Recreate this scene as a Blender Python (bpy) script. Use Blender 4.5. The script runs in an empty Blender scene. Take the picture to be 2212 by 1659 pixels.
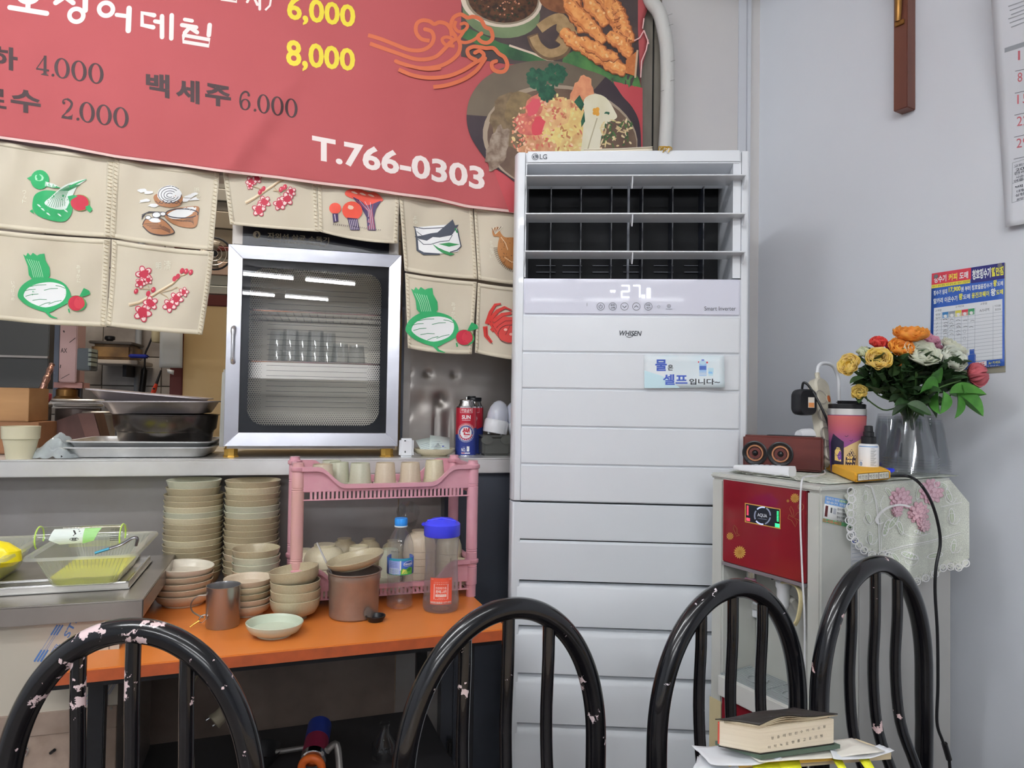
import bpy, bmesh, math, random
from mathutils import Vector, Matrix, noise
rnd = random.Random(7)
PI = math.pi
C = bpy.context.scene.collection
# ---------------------------------------------------------------- camera (frame taken as 2212 x 1659)
FPX = 1530.0; EYE = 1.20
pitch = math.atan(38.5/FPX); roll = 0.0157
_F = Vector((0, math.cos(pitch), math.sin(pitch))); _U0 = Vector((0, -math.sin(pitch), math.cos(pitch))); _R0 = Vector((1, 0, 0))
_R = math.cos(roll)*_R0 + math.sin(roll)*_U0; _U = -math.sin(roll)*_R0 + math.cos(roll)*_U0
CAMP = Vector((0, 0, EYE))
cam = bpy.data.cameras.new('camera'); cam.sensor_width = 36; cam.lens = FPX/2212*36; cam.clip_start = 0.02
camo = bpy.data.objects.new('camera', cam); C.objects.link(camo)
camo.matrix_world = Matrix(((_R.x, _U.x, -_F.x, 0), (_R.y, _U.y, -_F.y, 0), (_R.z, _U.z, -_F.z, EYE), (0, 0, 0, 1)))
sc = bpy.context.scene; sc.camera = camo
sc.view_settings.view_transform = 'Standard'; sc.view_settings.look = 'None'; sc.view_settings.gamma = 1
sc.view_settings.use_curve_mapping = False; sc.view_settings.exposure = 0.30; sc.cycles.transparent_max_bounces = 32
w = bpy.data.worlds.new('world'); sc.world = w; w.use_nodes = True
w.node_tree.nodes['Background'].inputs[0].default_value = (0.75, 0.85, 1, 1); w.node_tree.nodes['Background'].inputs[1].default_value = 0.3
CEIL = 2.62
def tube_light(x, y, rot, power, length=1.15, wid=0.07, col=(0.97, 0.98, 1.0), z=None):
    l = bpy.data.lights.new('tube_light', 'AREA'); l.shape = 'RECTANGLE'; l.size = length; l.size_y = wid; l.energy = power; l.color = col
    o = bpy.data.objects.new('tube_light', l); C.objects.link(o); o.location = (x, y, (CEIL-0.085) if z is None else z); o.rotation_euler = (0, 0, rot)
    return o
LAMPS = [(-1.15, 0.35, 0.25, 34), (0.05, 0.25, 0.25, 12), (-0.9, -1.6, 0.05, 24), (0.45, -1.6, 0.05, 24), (-0.45, -4.1, 0.0, 10), (0.25, -4.1, 0.0, 10), (0.95, -4.1, 0.0, 10), (-0.4, -5.6, 0.0, 10), (0.3, -5.6, 0.0, 10), (1.0, -5.6, 0.0, 10)]
def fluorescent(x, y, rot, power, length):
    "ceiling batten: white housing and one glowing glass tube below it"
    o = bpy.data.objects.new('ceiling_light', None); C.objects.link(o); o.location = (x, y, CEIL); o.rotation_euler = (0, 0, rot)
    o['label'] = 'white fluorescent ceiling light behind the camera'; o['category'] = 'ceiling light'; o['group'] = 'fluorescent ceiling lights'
    m = bpy.data.materials.new('tube_glow'); m.use_nodes = True; b = m.node_tree.nodes['Principled BSDF']; r = 0.019
    b.inputs['Emission Color'].default_value = (0.955, 0.975, 1.0, 1); b.inputs['Emission Strength'].default_value = power/(PI*2*PI*r*length)
    hm = bpy.data.materials.new('lamp_housing'); hm.use_nodes = True; hm.node_tree.nodes['Principled BSDF'].inputs['Base Color'].default_value = (0.8, 0.8, 0.8, 1)
    for nm, mt, vs, fs in (('housing', hm, [(sx*length/2, sy*0.045, z) for z in (-0.045, -0.003) for sx, sy in ((-1, -1), (1, -1), (1, 1), (-1, 1))], [(0, 3, 2, 1), (4, 5, 6, 7), (0, 1, 5, 4), (1, 2, 6, 5), (2, 3, 7, 6), (3, 0, 4, 7)]),
                           ('tube', m, [(sx*length/2, r*math.cos(k*PI/5), -0.075+r*math.sin(k*PI/5)) for sx in (-1, 1) for k in range(10)], [(k, (k+1) % 10, 10+(k+1) % 10, 10+k) for k in range(10)])):
        me = bpy.data.meshes.new(nm); me.from_pydata(vs, [], fs); me.materials.append(mt); c = bpy.data.objects.new(nm, me); C.objects.link(c); c.parent = o
for lx, ly, lr, lp in LAMPS: fluorescent(lx, ly, lr, lp, 1.15 if ly > -3 else 0.56)
def rayd(x, y): return _F + _R*((x-1106)/FPX) + _U*(-(y-829.5)/FPX)
def hz(x, y, z):
    "world point on the level z that pixel x, y of the photograph looks at"
    d = rayd(x, y); return CAMP + d*((z-EYE)/d.z)
def proj(p):
    q = Vector(p)-CAMP; f = q.dot(_F); return (1106+FPX*q.dot(_R)/f, 829.5-FPX*q.dot(_U)/f)
class Fr:
    "upright frame: a runs to the right, n faces the room, z up"
    def __init__(s, o, ang=None, u=None):
        s.o = Vector((o[0], o[1], 0)); s.u = Vector((math.cos(ang), math.sin(ang), 0)) if u is None else Vector((u[0], u[1], 0)).normalized()
        s.n = Vector((s.u.y, -s.u.x, 0))
    def p(s, a, d, z): return s.o + s.u*a + s.n*d + Vector((0, 0, z))
    def px(s, x, y, off=0.0):
        r = rayd(x, y); t = (s.o + s.n*off - CAMP).dot(s.n)/r.dot(s.n); return CAMP + r*t
    def loc(s, x, y, off=0.0):
        q = s.px(x, y, off) - s.o; return (q.dot(s.u), q.z)
    def mat(s, a=0, d=0, z=0):
        q = s.p(a, d, z); return Matrix(((s.u.x, -s.n.x, 0, q.x), (s.u.y, -s.n.y, 0, q.y), (0, 0, 1, q.z), (0, 0, 0, 1)))
K = Fr((0, 2.10), ang=math.atan(0.25))
A = Fr((0, 1.836), ang=-math.radians(3.5))
PC = Vector((0.620, 1.42, 0)); PF = Vector((-0.477, 0.879, 0)); PS = Vector((0.877, 0.480, 0))
PFr = Fr((PC.x, PC.y), u=(0.477, -0.879)); PSd = Fr((PC.x, PC.y), u=(0.877, 0.480))
RW = Fr((0.777, 2.334), u=(0.5075, -0.862))
T = Fr((0.0, 1.575), ang=math.radians(19.4)); TZ = 0.70
PZ = EYE - 172*1.42/FPX
CZ = 1.034
# ---------------------------------------------------------------- materials
def lin(c): return c/12.92 if c <= 0.04045 else ((c+0.055)/1.055)**2.4
def hexc(h, k=0.72):
    h = h.lstrip('#'); return tuple(min(0.92, lin(int(h[i:i+2], 16)/255)/k) for i in (0, 2, 4)) + (1,)
_m = {}
def mat(name, col='#808080', rough=0.5, metal=0.0, k=0.72, var=None, bump=None, alpha=1.0, trans=0.0, emis=None, coat=0.0, aniso=0.0, ior=1.45, chips=None, spec=0.5, sub=0.0, tint2=None, stretch=None):
    """var=(scale, hex2, amount[, contrast]) colour variation, bump=(scale, strength), chips=(scale, hex, threshold) flaked paint"""
    if name in _m: return _m[name]
    m = bpy.data.materials.new(name); m.use_nodes = True; nt = m.node_tree; N = nt.nodes; L = nt.links; b = N['Principled BSDF']
    base = hexc(col, k); b.inputs['Base Color'].default_value = base; b.inputs['Roughness'].default_value = rough; b.inputs['Metallic'].default_value = metal
    b.inputs['Alpha'].default_value = alpha; b.inputs['Transmission Weight'].default_value = trans; b.inputs['Coat Weight'].default_value = coat; b.inputs['IOR'].default_value = ior
    b.inputs['Specular IOR Level'].default_value = spec
    if sub: b.inputs['Subsurface Weight'].default_value = sub; b.inputs['Subsurface Radius'].default_value = (0.01, 0.008, 0.006)
    tc = N.new('ShaderNodeTexCoord'); src = tc.outputs['Object']
    if stretch:
        mp = N.new('ShaderNodeMapping'); mp.inputs['Scale'].default_value = stretch; L.new(src, mp.inputs[0]); src = mp.outputs[0]
    cur = None
    if var:
        tx = N.new('ShaderNodeTexNoise'); tx.inputs['Scale'].default_value = var[0]; tx.inputs['Detail'].default_value = 5; L.new(src, tx.inputs['Vector'])
        cr = N.new('ShaderNodeMapRange'); c = var[3] if len(var) > 3 else 1.0
        cr.inputs[1].default_value = 0.5-0.2/c; cr.inputs[2].default_value = 0.5+0.2/c; cr.inputs[3].default_value = 0; cr.inputs[4].default_value = var[2]; L.new(tx.outputs[0], cr.inputs[0])
        mx = N.new('ShaderNodeMix'); mx.data_type = 'RGBA'; mx.inputs[6].default_value = base; mx.inputs[7].default_value = hexc(var[1], k); L.new(cr.outputs[0], mx.inputs[0])
        L.new(mx.outputs[2], b.inputs['Base Color']); cur = mx.outputs[2]
    if chips:
        tx = N.new('ShaderNodeTexNoise'); tx.inputs['Scale'].default_value = chips[0]; tx.inputs['Detail'].default_value = 7; tx.inputs['Roughness'].default_value = 0.62; L.new(tc.outputs['Object'], tx.inputs['Vector'])
        big = N.new('ShaderNodeTexNoise'); big.inputs['Scale'].default_value = chips[0]*0.22; L.new(tc.outputs['Object'], big.inputs['Vector'])
        ad = N.new('ShaderNodeMath'); ad.operation = 'MULTIPLY_ADD'; ad.inputs[1].default_value = 0.8; L.new(big.outputs[0], ad.inputs[0]); L.new(tx.outputs[0], ad.inputs[2])
        if len(chips) > 3:   # worn most along the top: object height adds to the wear
            sx = N.new('ShaderNodeSeparateXYZ'); L.new(tc.outputs['Object'], sx.inputs[0])
            mr = N.new('ShaderNodeMapRange'); mr.inputs[1].default_value = chips[3]; mr.inputs[2].default_value = chips[4]; mr.inputs[3].default_value = 0; mr.inputs[4].default_value = chips[5]; L.new(sx.outputs[2], mr.inputs[0])
            a2 = N.new('ShaderNodeMath'); a2.operation = 'ADD'; L.new(ad.outputs[0], a2.inputs[0]); L.new(mr.outputs[0], a2.inputs[1]); ad = a2
        gt = N.new('ShaderNodeMath'); gt.operation = 'GREATER_THAN'; gt.inputs[1].default_value = chips[2]; L.new(ad.outputs[0], gt.inputs[0])
        mx = N.new('ShaderNodeMix'); mx.data_type = 'RGBA'; mx.inputs[7].default_value = hexc(chips[1], k); L.new(gt.outputs[0], mx.inputs[0])
        if cur: L.new(cur, mx.inputs[6])
        else: mx.inputs[6].default_value = base
        L.new(mx.outputs[2], b.inputs['Base Color'])
        bp = N.new('ShaderNodeBump'); bp.inputs['Strength'].default_value = 0.4; bp.inputs['Distance'].default_value = 0.0008; bp.invert = True; L.new(gt.outputs[0], bp.inputs['Height']); L.new(bp.outputs[0], b.inputs['Normal'])
    if bump:
        tx = N.new('ShaderNodeTexNoise'); tx.inputs['Scale'].default_value = bump[0]; tx.inputs['Detail'].default_value = 4; L.new(src, tx.inputs['Vector'])
        bp = N.new('ShaderNodeBump'); bp.inputs['Strength'].default_value = bump[1]; bp.inputs['Distance'].default_value = bump[2] if len(bump) > 2 else 0.002; L.new(tx.outputs[0], bp.inputs['Height']); L.new(bp.outputs[0], b.inputs['Normal'])
    if emis: b.inputs['Emission Color'].default_value = hexc(emis[0], 1.0); b.inputs['Emission Strength'].default_value = emis[1]
    m.diffuse_color = base; _m[name] = m; return m
def pm(h, k=0.72): return mat('print_'+h.strip('#'), h, 0.55, k=k)
# ---------------------------------------------------------------- mesh builder
class MB:
    def __init__(s): s.v = []; s.f = []
    def add(s, vs, fs):
        n = len(s.v); s.v += [Vector(v) for v in vs]; s.f += [tuple(i+n for i in f) for f in fs]; return s
    def box(s, fr, a, d, z):
        P = [fr.p(x, y, q) for q in z for y in d for x in a]
        return s.add(P, [(0, 1, 3, 2), (4, 6, 7, 5), (0, 4, 5, 1), (2, 3, 7, 6), (0, 2, 6, 4), (1, 5, 7, 3)])
    def wbox(s, M, sx, sy, sz):
        "box centred on x, y and rising from 0 to sz in the space of M"
        P = [M @ Vector((x, y, q)) for q in (0, sz) for y in (-sy/2, sy/2) for x in (-sx/2, sx/2)]
        return s.add(P, [(0, 2, 3, 1), (4, 5, 7, 6), (0, 1, 5, 4), (2, 6, 7, 3), (0, 4, 6, 2), (1, 3, 7, 5)])
    def lathe(s, M, prof, n=28, cap=True, sx=1, sy=1):
        vs = []; fs = []
        for r, z in prof:
            for i in range(n):
                t = 2*PI*i/n; vs.append(M @ Vector((r*math.cos(t)*sx, r*math.sin(t)*sy, z)))
        for j in range(len(prof)-1):
            for i in range(n): k = (i+1) % n; fs.append((j*n+i, j*n+k, (j+1)*n+k, (j+1)*n+i))
        if cap:
            if prof[0][0] > 1e-5: fs.append(tuple(range(n-1, -1, -1)))
            if prof[-1][0] > 1e-5: fs.append(tuple((len(prof)-1)*n+i for i in range(n)))
        return s.add(vs, fs)
    def tube(s, pts, r, n=10, closed=False, cap=True, flat=1.0):
        pts = [Vector(p) for p in pts]; m = len(pts); rs = r if isinstance(r, (list, tuple)) else [r]*m
        tg = []
        for i in range(m):
            a = pts[(i-1) % m] if (closed or i > 0) else pts[0]; b = pts[(i+1) % m] if (closed or i < m-1) else pts[-1]; tg.append((b-a).normalized())
        up = Vector((0, 0, 1)) if abs(tg[0].z) < 0.9 else Vector((1, 0, 0)); x = tg[0].cross(up).normalized(); vs = []; fs = []
        for i in range(m):
            x = (x - tg[i]*x.dot(tg[i])).normalized(); y = tg[i].cross(x)
            for k in range(n): t = 2*PI*k/n; vs.append(pts[i] + (x*math.cos(t) + y*math.sin(t)*flat)*rs[i])
        for i in range(m if closed else m-1):
            for k in range(n): l = (k+1) % n; j = (i+1) % m; fs.append((i*n+k, i*n+l, j*n+l, j*n+k))
        if cap and not closed: fs.append(tuple(range(n-1, -1, -1))); fs.append(tuple((m-1)*n+k for k in range(n)))
        return s.add(vs, fs)
    def grid(s, fn, nu, nv, wrap=False):
        vs = [fn(i/nu, j/nv) for j in range(nv+1) for i in range(nu+1)]
        return s.add(vs, [(j*(nu+1)+i, j*(nu+1)+i+1, (j+1)*(nu+1)+i+1, (j+1)*(nu+1)+i) for j in range(nv) for i in range(nu)])
    def prism(s, f0, f1):
        "two matching outlines joined and capped"
        n = len(f0); return s.add(list(f0)+list(f1), [tuple(range(n-1, -1, -1)), tuple(range(n, 2*n))] + [(i, (i+1) % n, n+(i+1) % n, n+i) for i in range(n)])
    def build(s, name, m, parent=None, bevel=0, seg=2, smooth=True, solid=0, ang=40, fix=True):
        inv = world(parent).inverted() if parent else Matrix.Identity(4)
        me = bpy.data.meshes.new(name); me.from_pydata([inv @ v for v in s.v], [], s.f)
        if bevel or fix:
            bm = bmesh.new(); bm.from_mesh(me)
            if fix: bmesh.ops.recalc_face_normals(bm, faces=bm.faces)
            if bevel:
                es = [e for e in bm.edges if len(e.link_faces) == 2 and e.calc_face_angle(0) > 0.5]
                bmesh.ops.bevel(bm, geom=es, offset=bevel, segments=seg, affect='EDGES', clamp_overlap=True)
            bm.to_mesh(me); bm.free()
        if smooth:
            me.polygons.foreach_set('use_smooth', [True]*len(me.polygons)); me.set_sharp_from_angle(angle=math.radians(ang))
        ms = m if isinstance(m, (list, tuple)) else [m]
        for q in ms: me.materials.append(q)
        o = bpy.data.objects.new(name, me); C.objects.link(o)
        if parent: o.parent = parent
        if solid:
            md = o.modifiers.new('thickness', 'SOLIDIFY'); md.thickness = solid; md.offset = 0
        return o
_w = {}
def world(o):
    if o is None: return Matrix.Identity(4)
    return world(o.parent) @ o.matrix_basis
def tag(o, label=None, cat=None, group=None, kind=None):
    if label: o['label'] = label
    if cat: o['category'] = cat
    if group: o['group'] = group
    if kind: o['kind'] = kind
    return o
def thing(name, label, cat, M, group=None):
    o = bpy.data.objects.new(name, None); o.empty_display_size = 0.02; C.objects.link(o)
    if not isinstance(M, Matrix): M = Matrix.Translation(Vector(M))
    o.matrix_basis = M; return tag(o, label, cat, group)
def dup(o, M, label=None, parent=None, mats=None):
    c = o.copy(); C.objects.link(c)
    if parent is None: c.matrix_basis = M
    else: c.parent = parent
    if label: c['label'] = label
    for ch in o.children: dup(ch, None, None, c)
    return c
def TR(x, y=None, z=None, rz=0, rx=0, ry=0):
    v = Vector(x) if y is None else Vector((x, y, z)); return Matrix.Translation(v) @ Matrix.Rotation(rz, 4, 'Z') @ Matrix.Rotation(ry, 4, 'Y') @ Matrix.Rotation(rx, 4, 'X')
# ---------------------------------------------------------------- flat print: shapes and lettering laid on a surface
_gl = {}
def glyphs(body, bold=0.0):
    key = (body, bold)
    if key not in _gl:
        cu = bpy.data.curves.new('t', 'FONT'); cu.body = body; cu.offset = bold; cu.resolution_u = 3
        ob = bpy.data.objects.new('t', cu); C.objects.link(ob); dg = bpy.context.evaluated_depsgraph_get(); dg.update()
        me = bpy.data.meshes.new_from_object(ob.evaluated_get(dg), depsgraph=dg)
        vs = [(v.co.x, v.co.y) for v in me.vertices]; fs = [tuple(p.vertices) for p in me.polygons]
        bpy.data.objects.remove(ob); bpy.data.curves.remove(cu); bpy.data.meshes.remove(me)
        xs = [v[0] for v in vs] or [0, 1]; ys = [v[1] for v in vs] or [0, 1]; x0, x1, y0, y1 = min(xs), max(xs), min(ys), max(ys)
        _gl[key] = ([((x-x0)/max(1e-6, x1-x0), (y1-y)/max(1e-6, y1-y0)) for x, y in vs], fs)
    return _gl[key]
class Decal:
    def __init__(s, mp, base=0.0006, step=0.00003): s.mp = mp; s.items = []; s.base = base; s.step = step
    def raw(s, vs, fs, col): s.items.append((vs, fs, col)); return s
    def poly(s, pts, col): return s.raw(list(pts), [tuple(range(len(pts)))], col)
    def quad(s, q, col): return s.poly(q, col)
    def rect(s, x0, y0, x1, y1, col): return s.poly([(x0, y0), (x1, y0), (x1, y1), (x0, y1)], col)
    def ell(s, cx, cy, rx, ry, col, rot=0, n=20, jit=0, seed=0):
        r = random.Random(seed); c, q = math.cos(rot), math.sin(rot); P = []
        for i in range(n):
            t = 2*PI*i/n; j = 1+jit*(r.random()-0.5)*2; x, y = rx*j*math.cos(t), ry*j*math.sin(t); P.append((cx+x*c-y*q, cy+x*q+y*c))
        return s.poly(P, col)
    def stroke(s, pts, wd, col, closed=False):
        n = len(pts); ws = wd if isinstance(wd, (list, tuple)) else [wd]*n; vs = []; fs = []
        for i in range(n):
            a = pts[(i-1) % n] if (closed or i) else pts[0]; b = pts[(i+1) % n] if (closed or i < n-1) else pts[-1]
            dx, dy = b[0]-a[0], b[1]-a[1]; l = math.hypot(dx, dy) or 1; nx, ny = -dy/l*ws[i]/2, dx/l*ws[i]/2
            vs += [(pts[i][0]+nx, pts[i][1]+ny), (pts[i][0]-nx, pts[i][1]-ny)]
        for i in range(n if closed else n-1): j = (i+1) % n; fs.append((2*i, 2*i+1, 2*j+1, 2*j))
        return s.raw(vs, fs, col)
    def ring(s, cx, cy, rx, ry, wd, col, n=28, a0=0, a1=2*PI):
        full = abs(a1-a0-2*PI) < 1e-3; P = [(cx+rx*math.cos(a0+(a1-a0)*i/n), cy+ry*math.sin(a0+(a1-a0)*i/n)) for i in range(n if full else n+1)]
        return s.stroke(P, wd, col, full)
    def text(s, body, quad, col, bold=0.0):
        "quad: top left, top right, bottom right, bottom left of the inked box"
        vs, fs = glyphs(body, bold); TL, TR_, BR, BL = quad; out = []
        for u, v in vs: out.append(tuple(TL[i]*(1-u)*(1-v)+TR_[i]*u*(1-v)+BR[i]*u*v+BL[i]*(1-u)*v for i in (0, 1)))
        return s.raw(out, fs, col)
    def tbox(s, body, x, y, wd, h, col, bold=0.0): return s.text(body, [(x, y), (x+wd, y), (x+wd, y+h), (x, y+h)], col, bold)
    def build(s, name, parent, sub=0, label=None, k=0.72):
        bm = bmesh.new(); cols = []; bbs = []; lv = []
        for vs, fs, col in s.items:      # each shape lies just above those it overlaps
            xs = [v[0] for v in vs]; ys = [v[1] for v in vs]; b = (min(xs), min(ys), max(xs), max(ys))
            l = 0
            for c, q in zip(bbs, lv):
                if q >= l and c[0] < b[2] and c[2] > b[0] and c[1] < b[3] and c[3] > b[1]: l = q+1
            bbs.append(b); lv.append(l)
        for i, (vs, fs, col) in enumerate(s.items):
            i = lv[i]
            if col not in cols: cols.append(col)
            mi = cols.index(col); b2 = bmesh.new(); V = [b2.verts.new((x, y, 0)) for x, y in vs]
            for f in fs:
                try: b2.faces.new([V[j] for j in f])
                except ValueError: pass
            bmesh.ops.triangulate(b2, faces=[f for f in b2.faces if len(f.verts) > 3])
            if sub:
                for _ in range(5):
                    es = [e for e in b2.edges if e.calc_length() > sub]
                    if not es: break
                    bmesh.ops.subdivide_edges(b2, edges=es, cuts=1); bmesh.ops.triangulate(b2, faces=[f for f in b2.faces if len(f.verts) > 3])
            off = s.base + s.step*i; nv = {}
            for v in b2.verts: nv[v] = bm.verts.new(s.mp(v.co.x, v.co.y, off))
            for f in b2.faces:
                try: q = bm.faces.new([nv[v] for v in f.verts]); q.material_index = mi
                except ValueError: pass
            b2.free()
        inv = world(parent).inverted(); bm.transform(inv)
        me = bpy.data.meshes.new(name); bm.to_mesh(me); bm.free()
        for c in cols: me.materials.append(c if not isinstance(c, str) else pm(c, k))
        o = bpy.data.objects.new(name, me); C.objects.link(o); o.parent = parent
        if label: o['label'] = label
        return o
def plane_map(fr, d=0.0): return lambda x, y, off: fr.px(x, y, d+off)
# ---------------------------------------------------------------- setting
def cr(P, n=5, closed=False):
    "smooth curve through points (any dimension)"
    P = [Vector(p) for p in P]; m = len(P); out = []
    for i in range(m if closed else m-1):
        g = lambda j: P[j % m] if closed else P[max(0, min(m-1, j))]
        a, b, c, d = g(i-1), g(i), g(i+1), g(i+2)
        for k in range(n):
            t = k/n; out.append(0.5*((2*b)+(c-a)*t+(2*a-5*b+4*c-d)*t*t+(3*b-a-3*c+d)*t**3))
    if not closed: out.append(P[-1])
    return out
Wd = Fr((0, 0), ang=0.0)   # world frame: a = x, d = -y
def struct(name, mb, m, **k): o = mb.build(name, m, None, **k); o['kind'] = 'structure'; return o
M_white = mat('wall_paint_white', '#c0c4ca', 0.55, k=.68, var=(1.3, '#b6b9bf', 0.6), bump=(60, 0.12, 0.001))
M_white2 = mat('wall_paint_grey_white', '#b0aeac', 0.6, k=.62, var=(3, '#a8a6a8', 0.7), bump=(50, 0.1, 0.001))
M_ceil = mat('ceiling_paint', '#c8c8c6', 0.8)
M_floor = mat('floor_tile', '#8a8078', 0.35, var=(4, '#756c66', 0.8))
M_dark = mat('dark_cavity', '#0c0e12', 0.7)
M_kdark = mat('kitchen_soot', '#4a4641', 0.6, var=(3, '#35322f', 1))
XL, YB = -2.6, -6.6
struct('floor', MB().box(Wd, (XL-0.1, 6.2), (-5.0, -YB+0.1), (-0.1, 0.0)), M_floor)
struct('ceiling', MB().box(Wd, (XL-0.1, 6.2), (-5.0, -YB+0.1), (CEIL, CEIL+0.1)), M_ceil)
struct('wall_left', MB().box(Wd, (XL-0.1, XL), (-1.52, -YB), (0, CEIL)), M_white)
struct('wall_rear', MB().box(Wd, (XL-0.1, 6.2), (-YB, -YB+0.1), (0, CEIL)), M_white)
struct('wall_right', MB().box(RW, (-0.1, 10.6), (-0.1, 0), (0, CEIL)), M_white)
aR = 0.80                                        # where the kitchen wall meets the right wall
HZ = 1.80
aP0 = K.loc(872, 800)[0]; aP1 = K.loc(1135, 800)[0]
struct('wall_front', MB().box(K, (-2.85, aP1+0.02), (-0.08, 0), (HZ, CEIL)).box(K, (aP1+0.02, 0.86), (-0.08, 0), (0, CEIL)), M_white2)
# corner moulding strips on the wall behind the cooler
a0, _ = K.loc(1594, 150); a1, _ = K.loc(1616, 150)
struct('trim_1', MB().box(K, (a0, a1-0.009), (0.0, 0.006), (1.2, CEIL)).box(K, (a1-0.008, a1+0.004), (0.0, 0.012), (1.2, CEIL)), mat('trim_white', '#b9bcc2', 0.4), bevel=0.001)
# kitchen shell behind the opening
KD = 1.75
struct('wall_kitchen_far', MB().box(K, (-3.4, 1.3), (-KD-0.1, -KD), (0, CEIL)), mat('grout', '#55504b', 0.8))
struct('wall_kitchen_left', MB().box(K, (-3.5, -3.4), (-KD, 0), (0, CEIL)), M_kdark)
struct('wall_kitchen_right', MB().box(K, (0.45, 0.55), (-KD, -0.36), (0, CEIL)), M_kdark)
# wall tiles of the far kitchen wall
wk = bpy.data.objects['wall_kitchen_far']; tmat = [mat('tile_a', '#aca7a2', 0.25, var=(6, '#6e6863', 0.8)), mat('tile_b', '#a09a95', 0.3, var=(5, '#5c5550', 0.9)), mat('tile_c', '#b3afab', 0.25, var=(6, '#7a7571', 0.8))]
tw, th = 0.262, 0.142; ax0, _ = K.loc(222, 780, -KD); zt = K.loc(300, 834, -KD)[1]
tme = []
for q in tmat:
    o = MB().box(Wd, (0.002, tw-0.002), (0, 0.006), (0.002, th-0.002)).build('tile', q, None, bevel=0.0015, seg=1); tme.append(o.data); bpy.data.objects.remove(o)
for i in range(-4, 6):
    for j in range(-3, 7):
        o = bpy.data.objects.new('tile', tme[rnd.randrange(3)]); C.objects.link(o); o.parent = wk; o.matrix_basis = K.mat(ax0+i*tw, -KD+0.0005, zt+j*th)
# tan door with dark red frame, louvred window above it
M_red = mat('dark_red_paint', '#5a2624', 0.5); M_tan = mat('tan_board', '#b09670', 0.55, var=(3, '#a08660', 0.6), k=0.42)
DD = -0.95
d0, _ = K.loc(394, 850, DD); zt1 = K.loc(470, 662, DD)[1]
dr = thing('door_1', None, None, K.mat(d0, DD, 0)); dr['kind'] = 'structure'
MB().box(K, (d0, d0+1.0), (DD-0.03, DD), (0.0, zt1)).build('panel', M_tan, dr)
MB().box(K, (d0-0.045, d0), (DD-0.05, DD+0.01), (0.0, zt1+0.05)).box(K, (d0, d0+1.0), (DD-0.05, DD+0.01), (zt1, zt1+0.045)).build('frame', M_red, dr, bevel=0.003)
wn = thing('window_1', None, None, K.mat(d0, DD, zt1)); wn['kind'] = 'structure'
z = zt1+0.05
for i, (h, c) in enumerate([(0.035, '#8d918c'), (0.042, '#8d918c'), (0.055, '#b09a8c'), (0.04, '#9a9d98'), (0.02, '#5a2624'), (0.07, '#7d766a'), (0.07, '#7d766a'), (0.04, '#6c6a66'), (0.05, '#8a8984'), (0.05, '#777672'), (0.05, '#8a8984'), (0.09, '#a39680'), (0.09, '#a39680'), (0.09, '#a39680')]):
    MB().box(K, (d0-0.045, d0+1.0), (DD-0.03, DD-0.004*(i % 2)), (z, z+h-0.004)).build('slat', mat('slat_'+c[1:], c, 0.5, k=0.6), wn, bevel=0.002, seg=1); z += h
# round extractor fan in the window
c = K.px(463, 548, DD+0.04); F_ = K.mat(); rot = F_.to_3x3().to_4x4() @ Matrix.Rotation(PI/2, 4, 'X')
fan = thing('exhaust_fan', 'round wire guarded fan at the kitchen window behind the cloth curtain', 'fan', Matrix.Translation(c) @ rot)
fm = MB(); 
ringp = lambda r, zz=0, n=24: [Matrix.Translation(c) @ rot @ Vector((r*math.cos(2*PI*i/n), r*math.sin(2*PI*i/n), zz)) for i in range(n)]
M_dm = mat('dark_metal', '#3a3a3c', 0.35, 0.7); M_dark2 = mat('dark_navy_plastic', '#22262e', 0.5)
MB().tube(ringp(0.062), 0.004, 8, closed=True).build('guard_ring', M_dark2, fan)
for r in (0.045, 0.028, 0.014): MB().tube(ringp(r, 0.004), 0.0012, 6, closed=True).build('wire', mat('chrome', '#d8d8da', 0.15, 1.0), fan)
fb = MB()
for k in range(4):
    t = k*PI/2; M = Matrix.Translation(c) @ rot @ Matrix.Rotation(t, 4, 'Z'); fb.add([M @ Vector(p) for p in [(0.008, -0.006, -0.01), (0.052, -0.018, -0.016), (0.054, 0.016, -0.008), (0.008, 0.006, -0.006)]], [(0, 1, 2, 3)])
fb.build('blades', mat('fan_blade', '#8a8378', 0.4), fan, solid=0.002, fix=False)
MB().lathe(Matrix.Translation(c) @ rot, [(0.012, -0.03), (0.012, 0.003), (0, 0.006)], 14).build('hub', M_dark2, fan)
# ---------------------------------------------------------------- standing air conditioner
M_ac = mat('ac_white', '#c9ccd0', 0.22, coat=0.3, var=(2, '#c4c7cb', 0.5)); M_ac2 = mat('ac_lower_grey', '#b9bdc1', 0.35, k=.64); M_slot = mat('ac_slot_shade', '#15181d', 0.6)
aL = A.loc(1105, 690)[0]; aR2 = A.loc(1623, 690)[0]; aT = A.loc(1360, 324)[1]
def az(y, x=1130): return A.loc(x, y)[1]
ac = thing('air_conditioner', 'tall white standing air conditioner with three open louvres in the corner', 'air conditioner', A.mat((aL+aR2)/2, -0.12, 0))
iL = A.loc(1134, 480)[0]; iR = A.loc(1601, 480)[0]; zo0, zo1 = az(598), az(354); DP = 0.20
cas = MB()
cas.box(A, (aL+0.012, aR2-0.012), (-DP, -0.03), (0.0, zo0-0.004)); cas.build('casing', M_ac, ac, bevel=0.004)
MB().box(A, (iL-0.004, iR+0.002), (-0.031, -0.004), (az(1083)+0.002, zo0-0.004)).build('front_frame', M_ac, ac)
MB().box(A, (iL-0.006, iR+0.002), (-0.031, -0.021), (0.02, az(1083)-0.003)).build('slot_shade', M_slot, ac)  # near-black backing added to stand for the shade in the slat gaps
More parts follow.
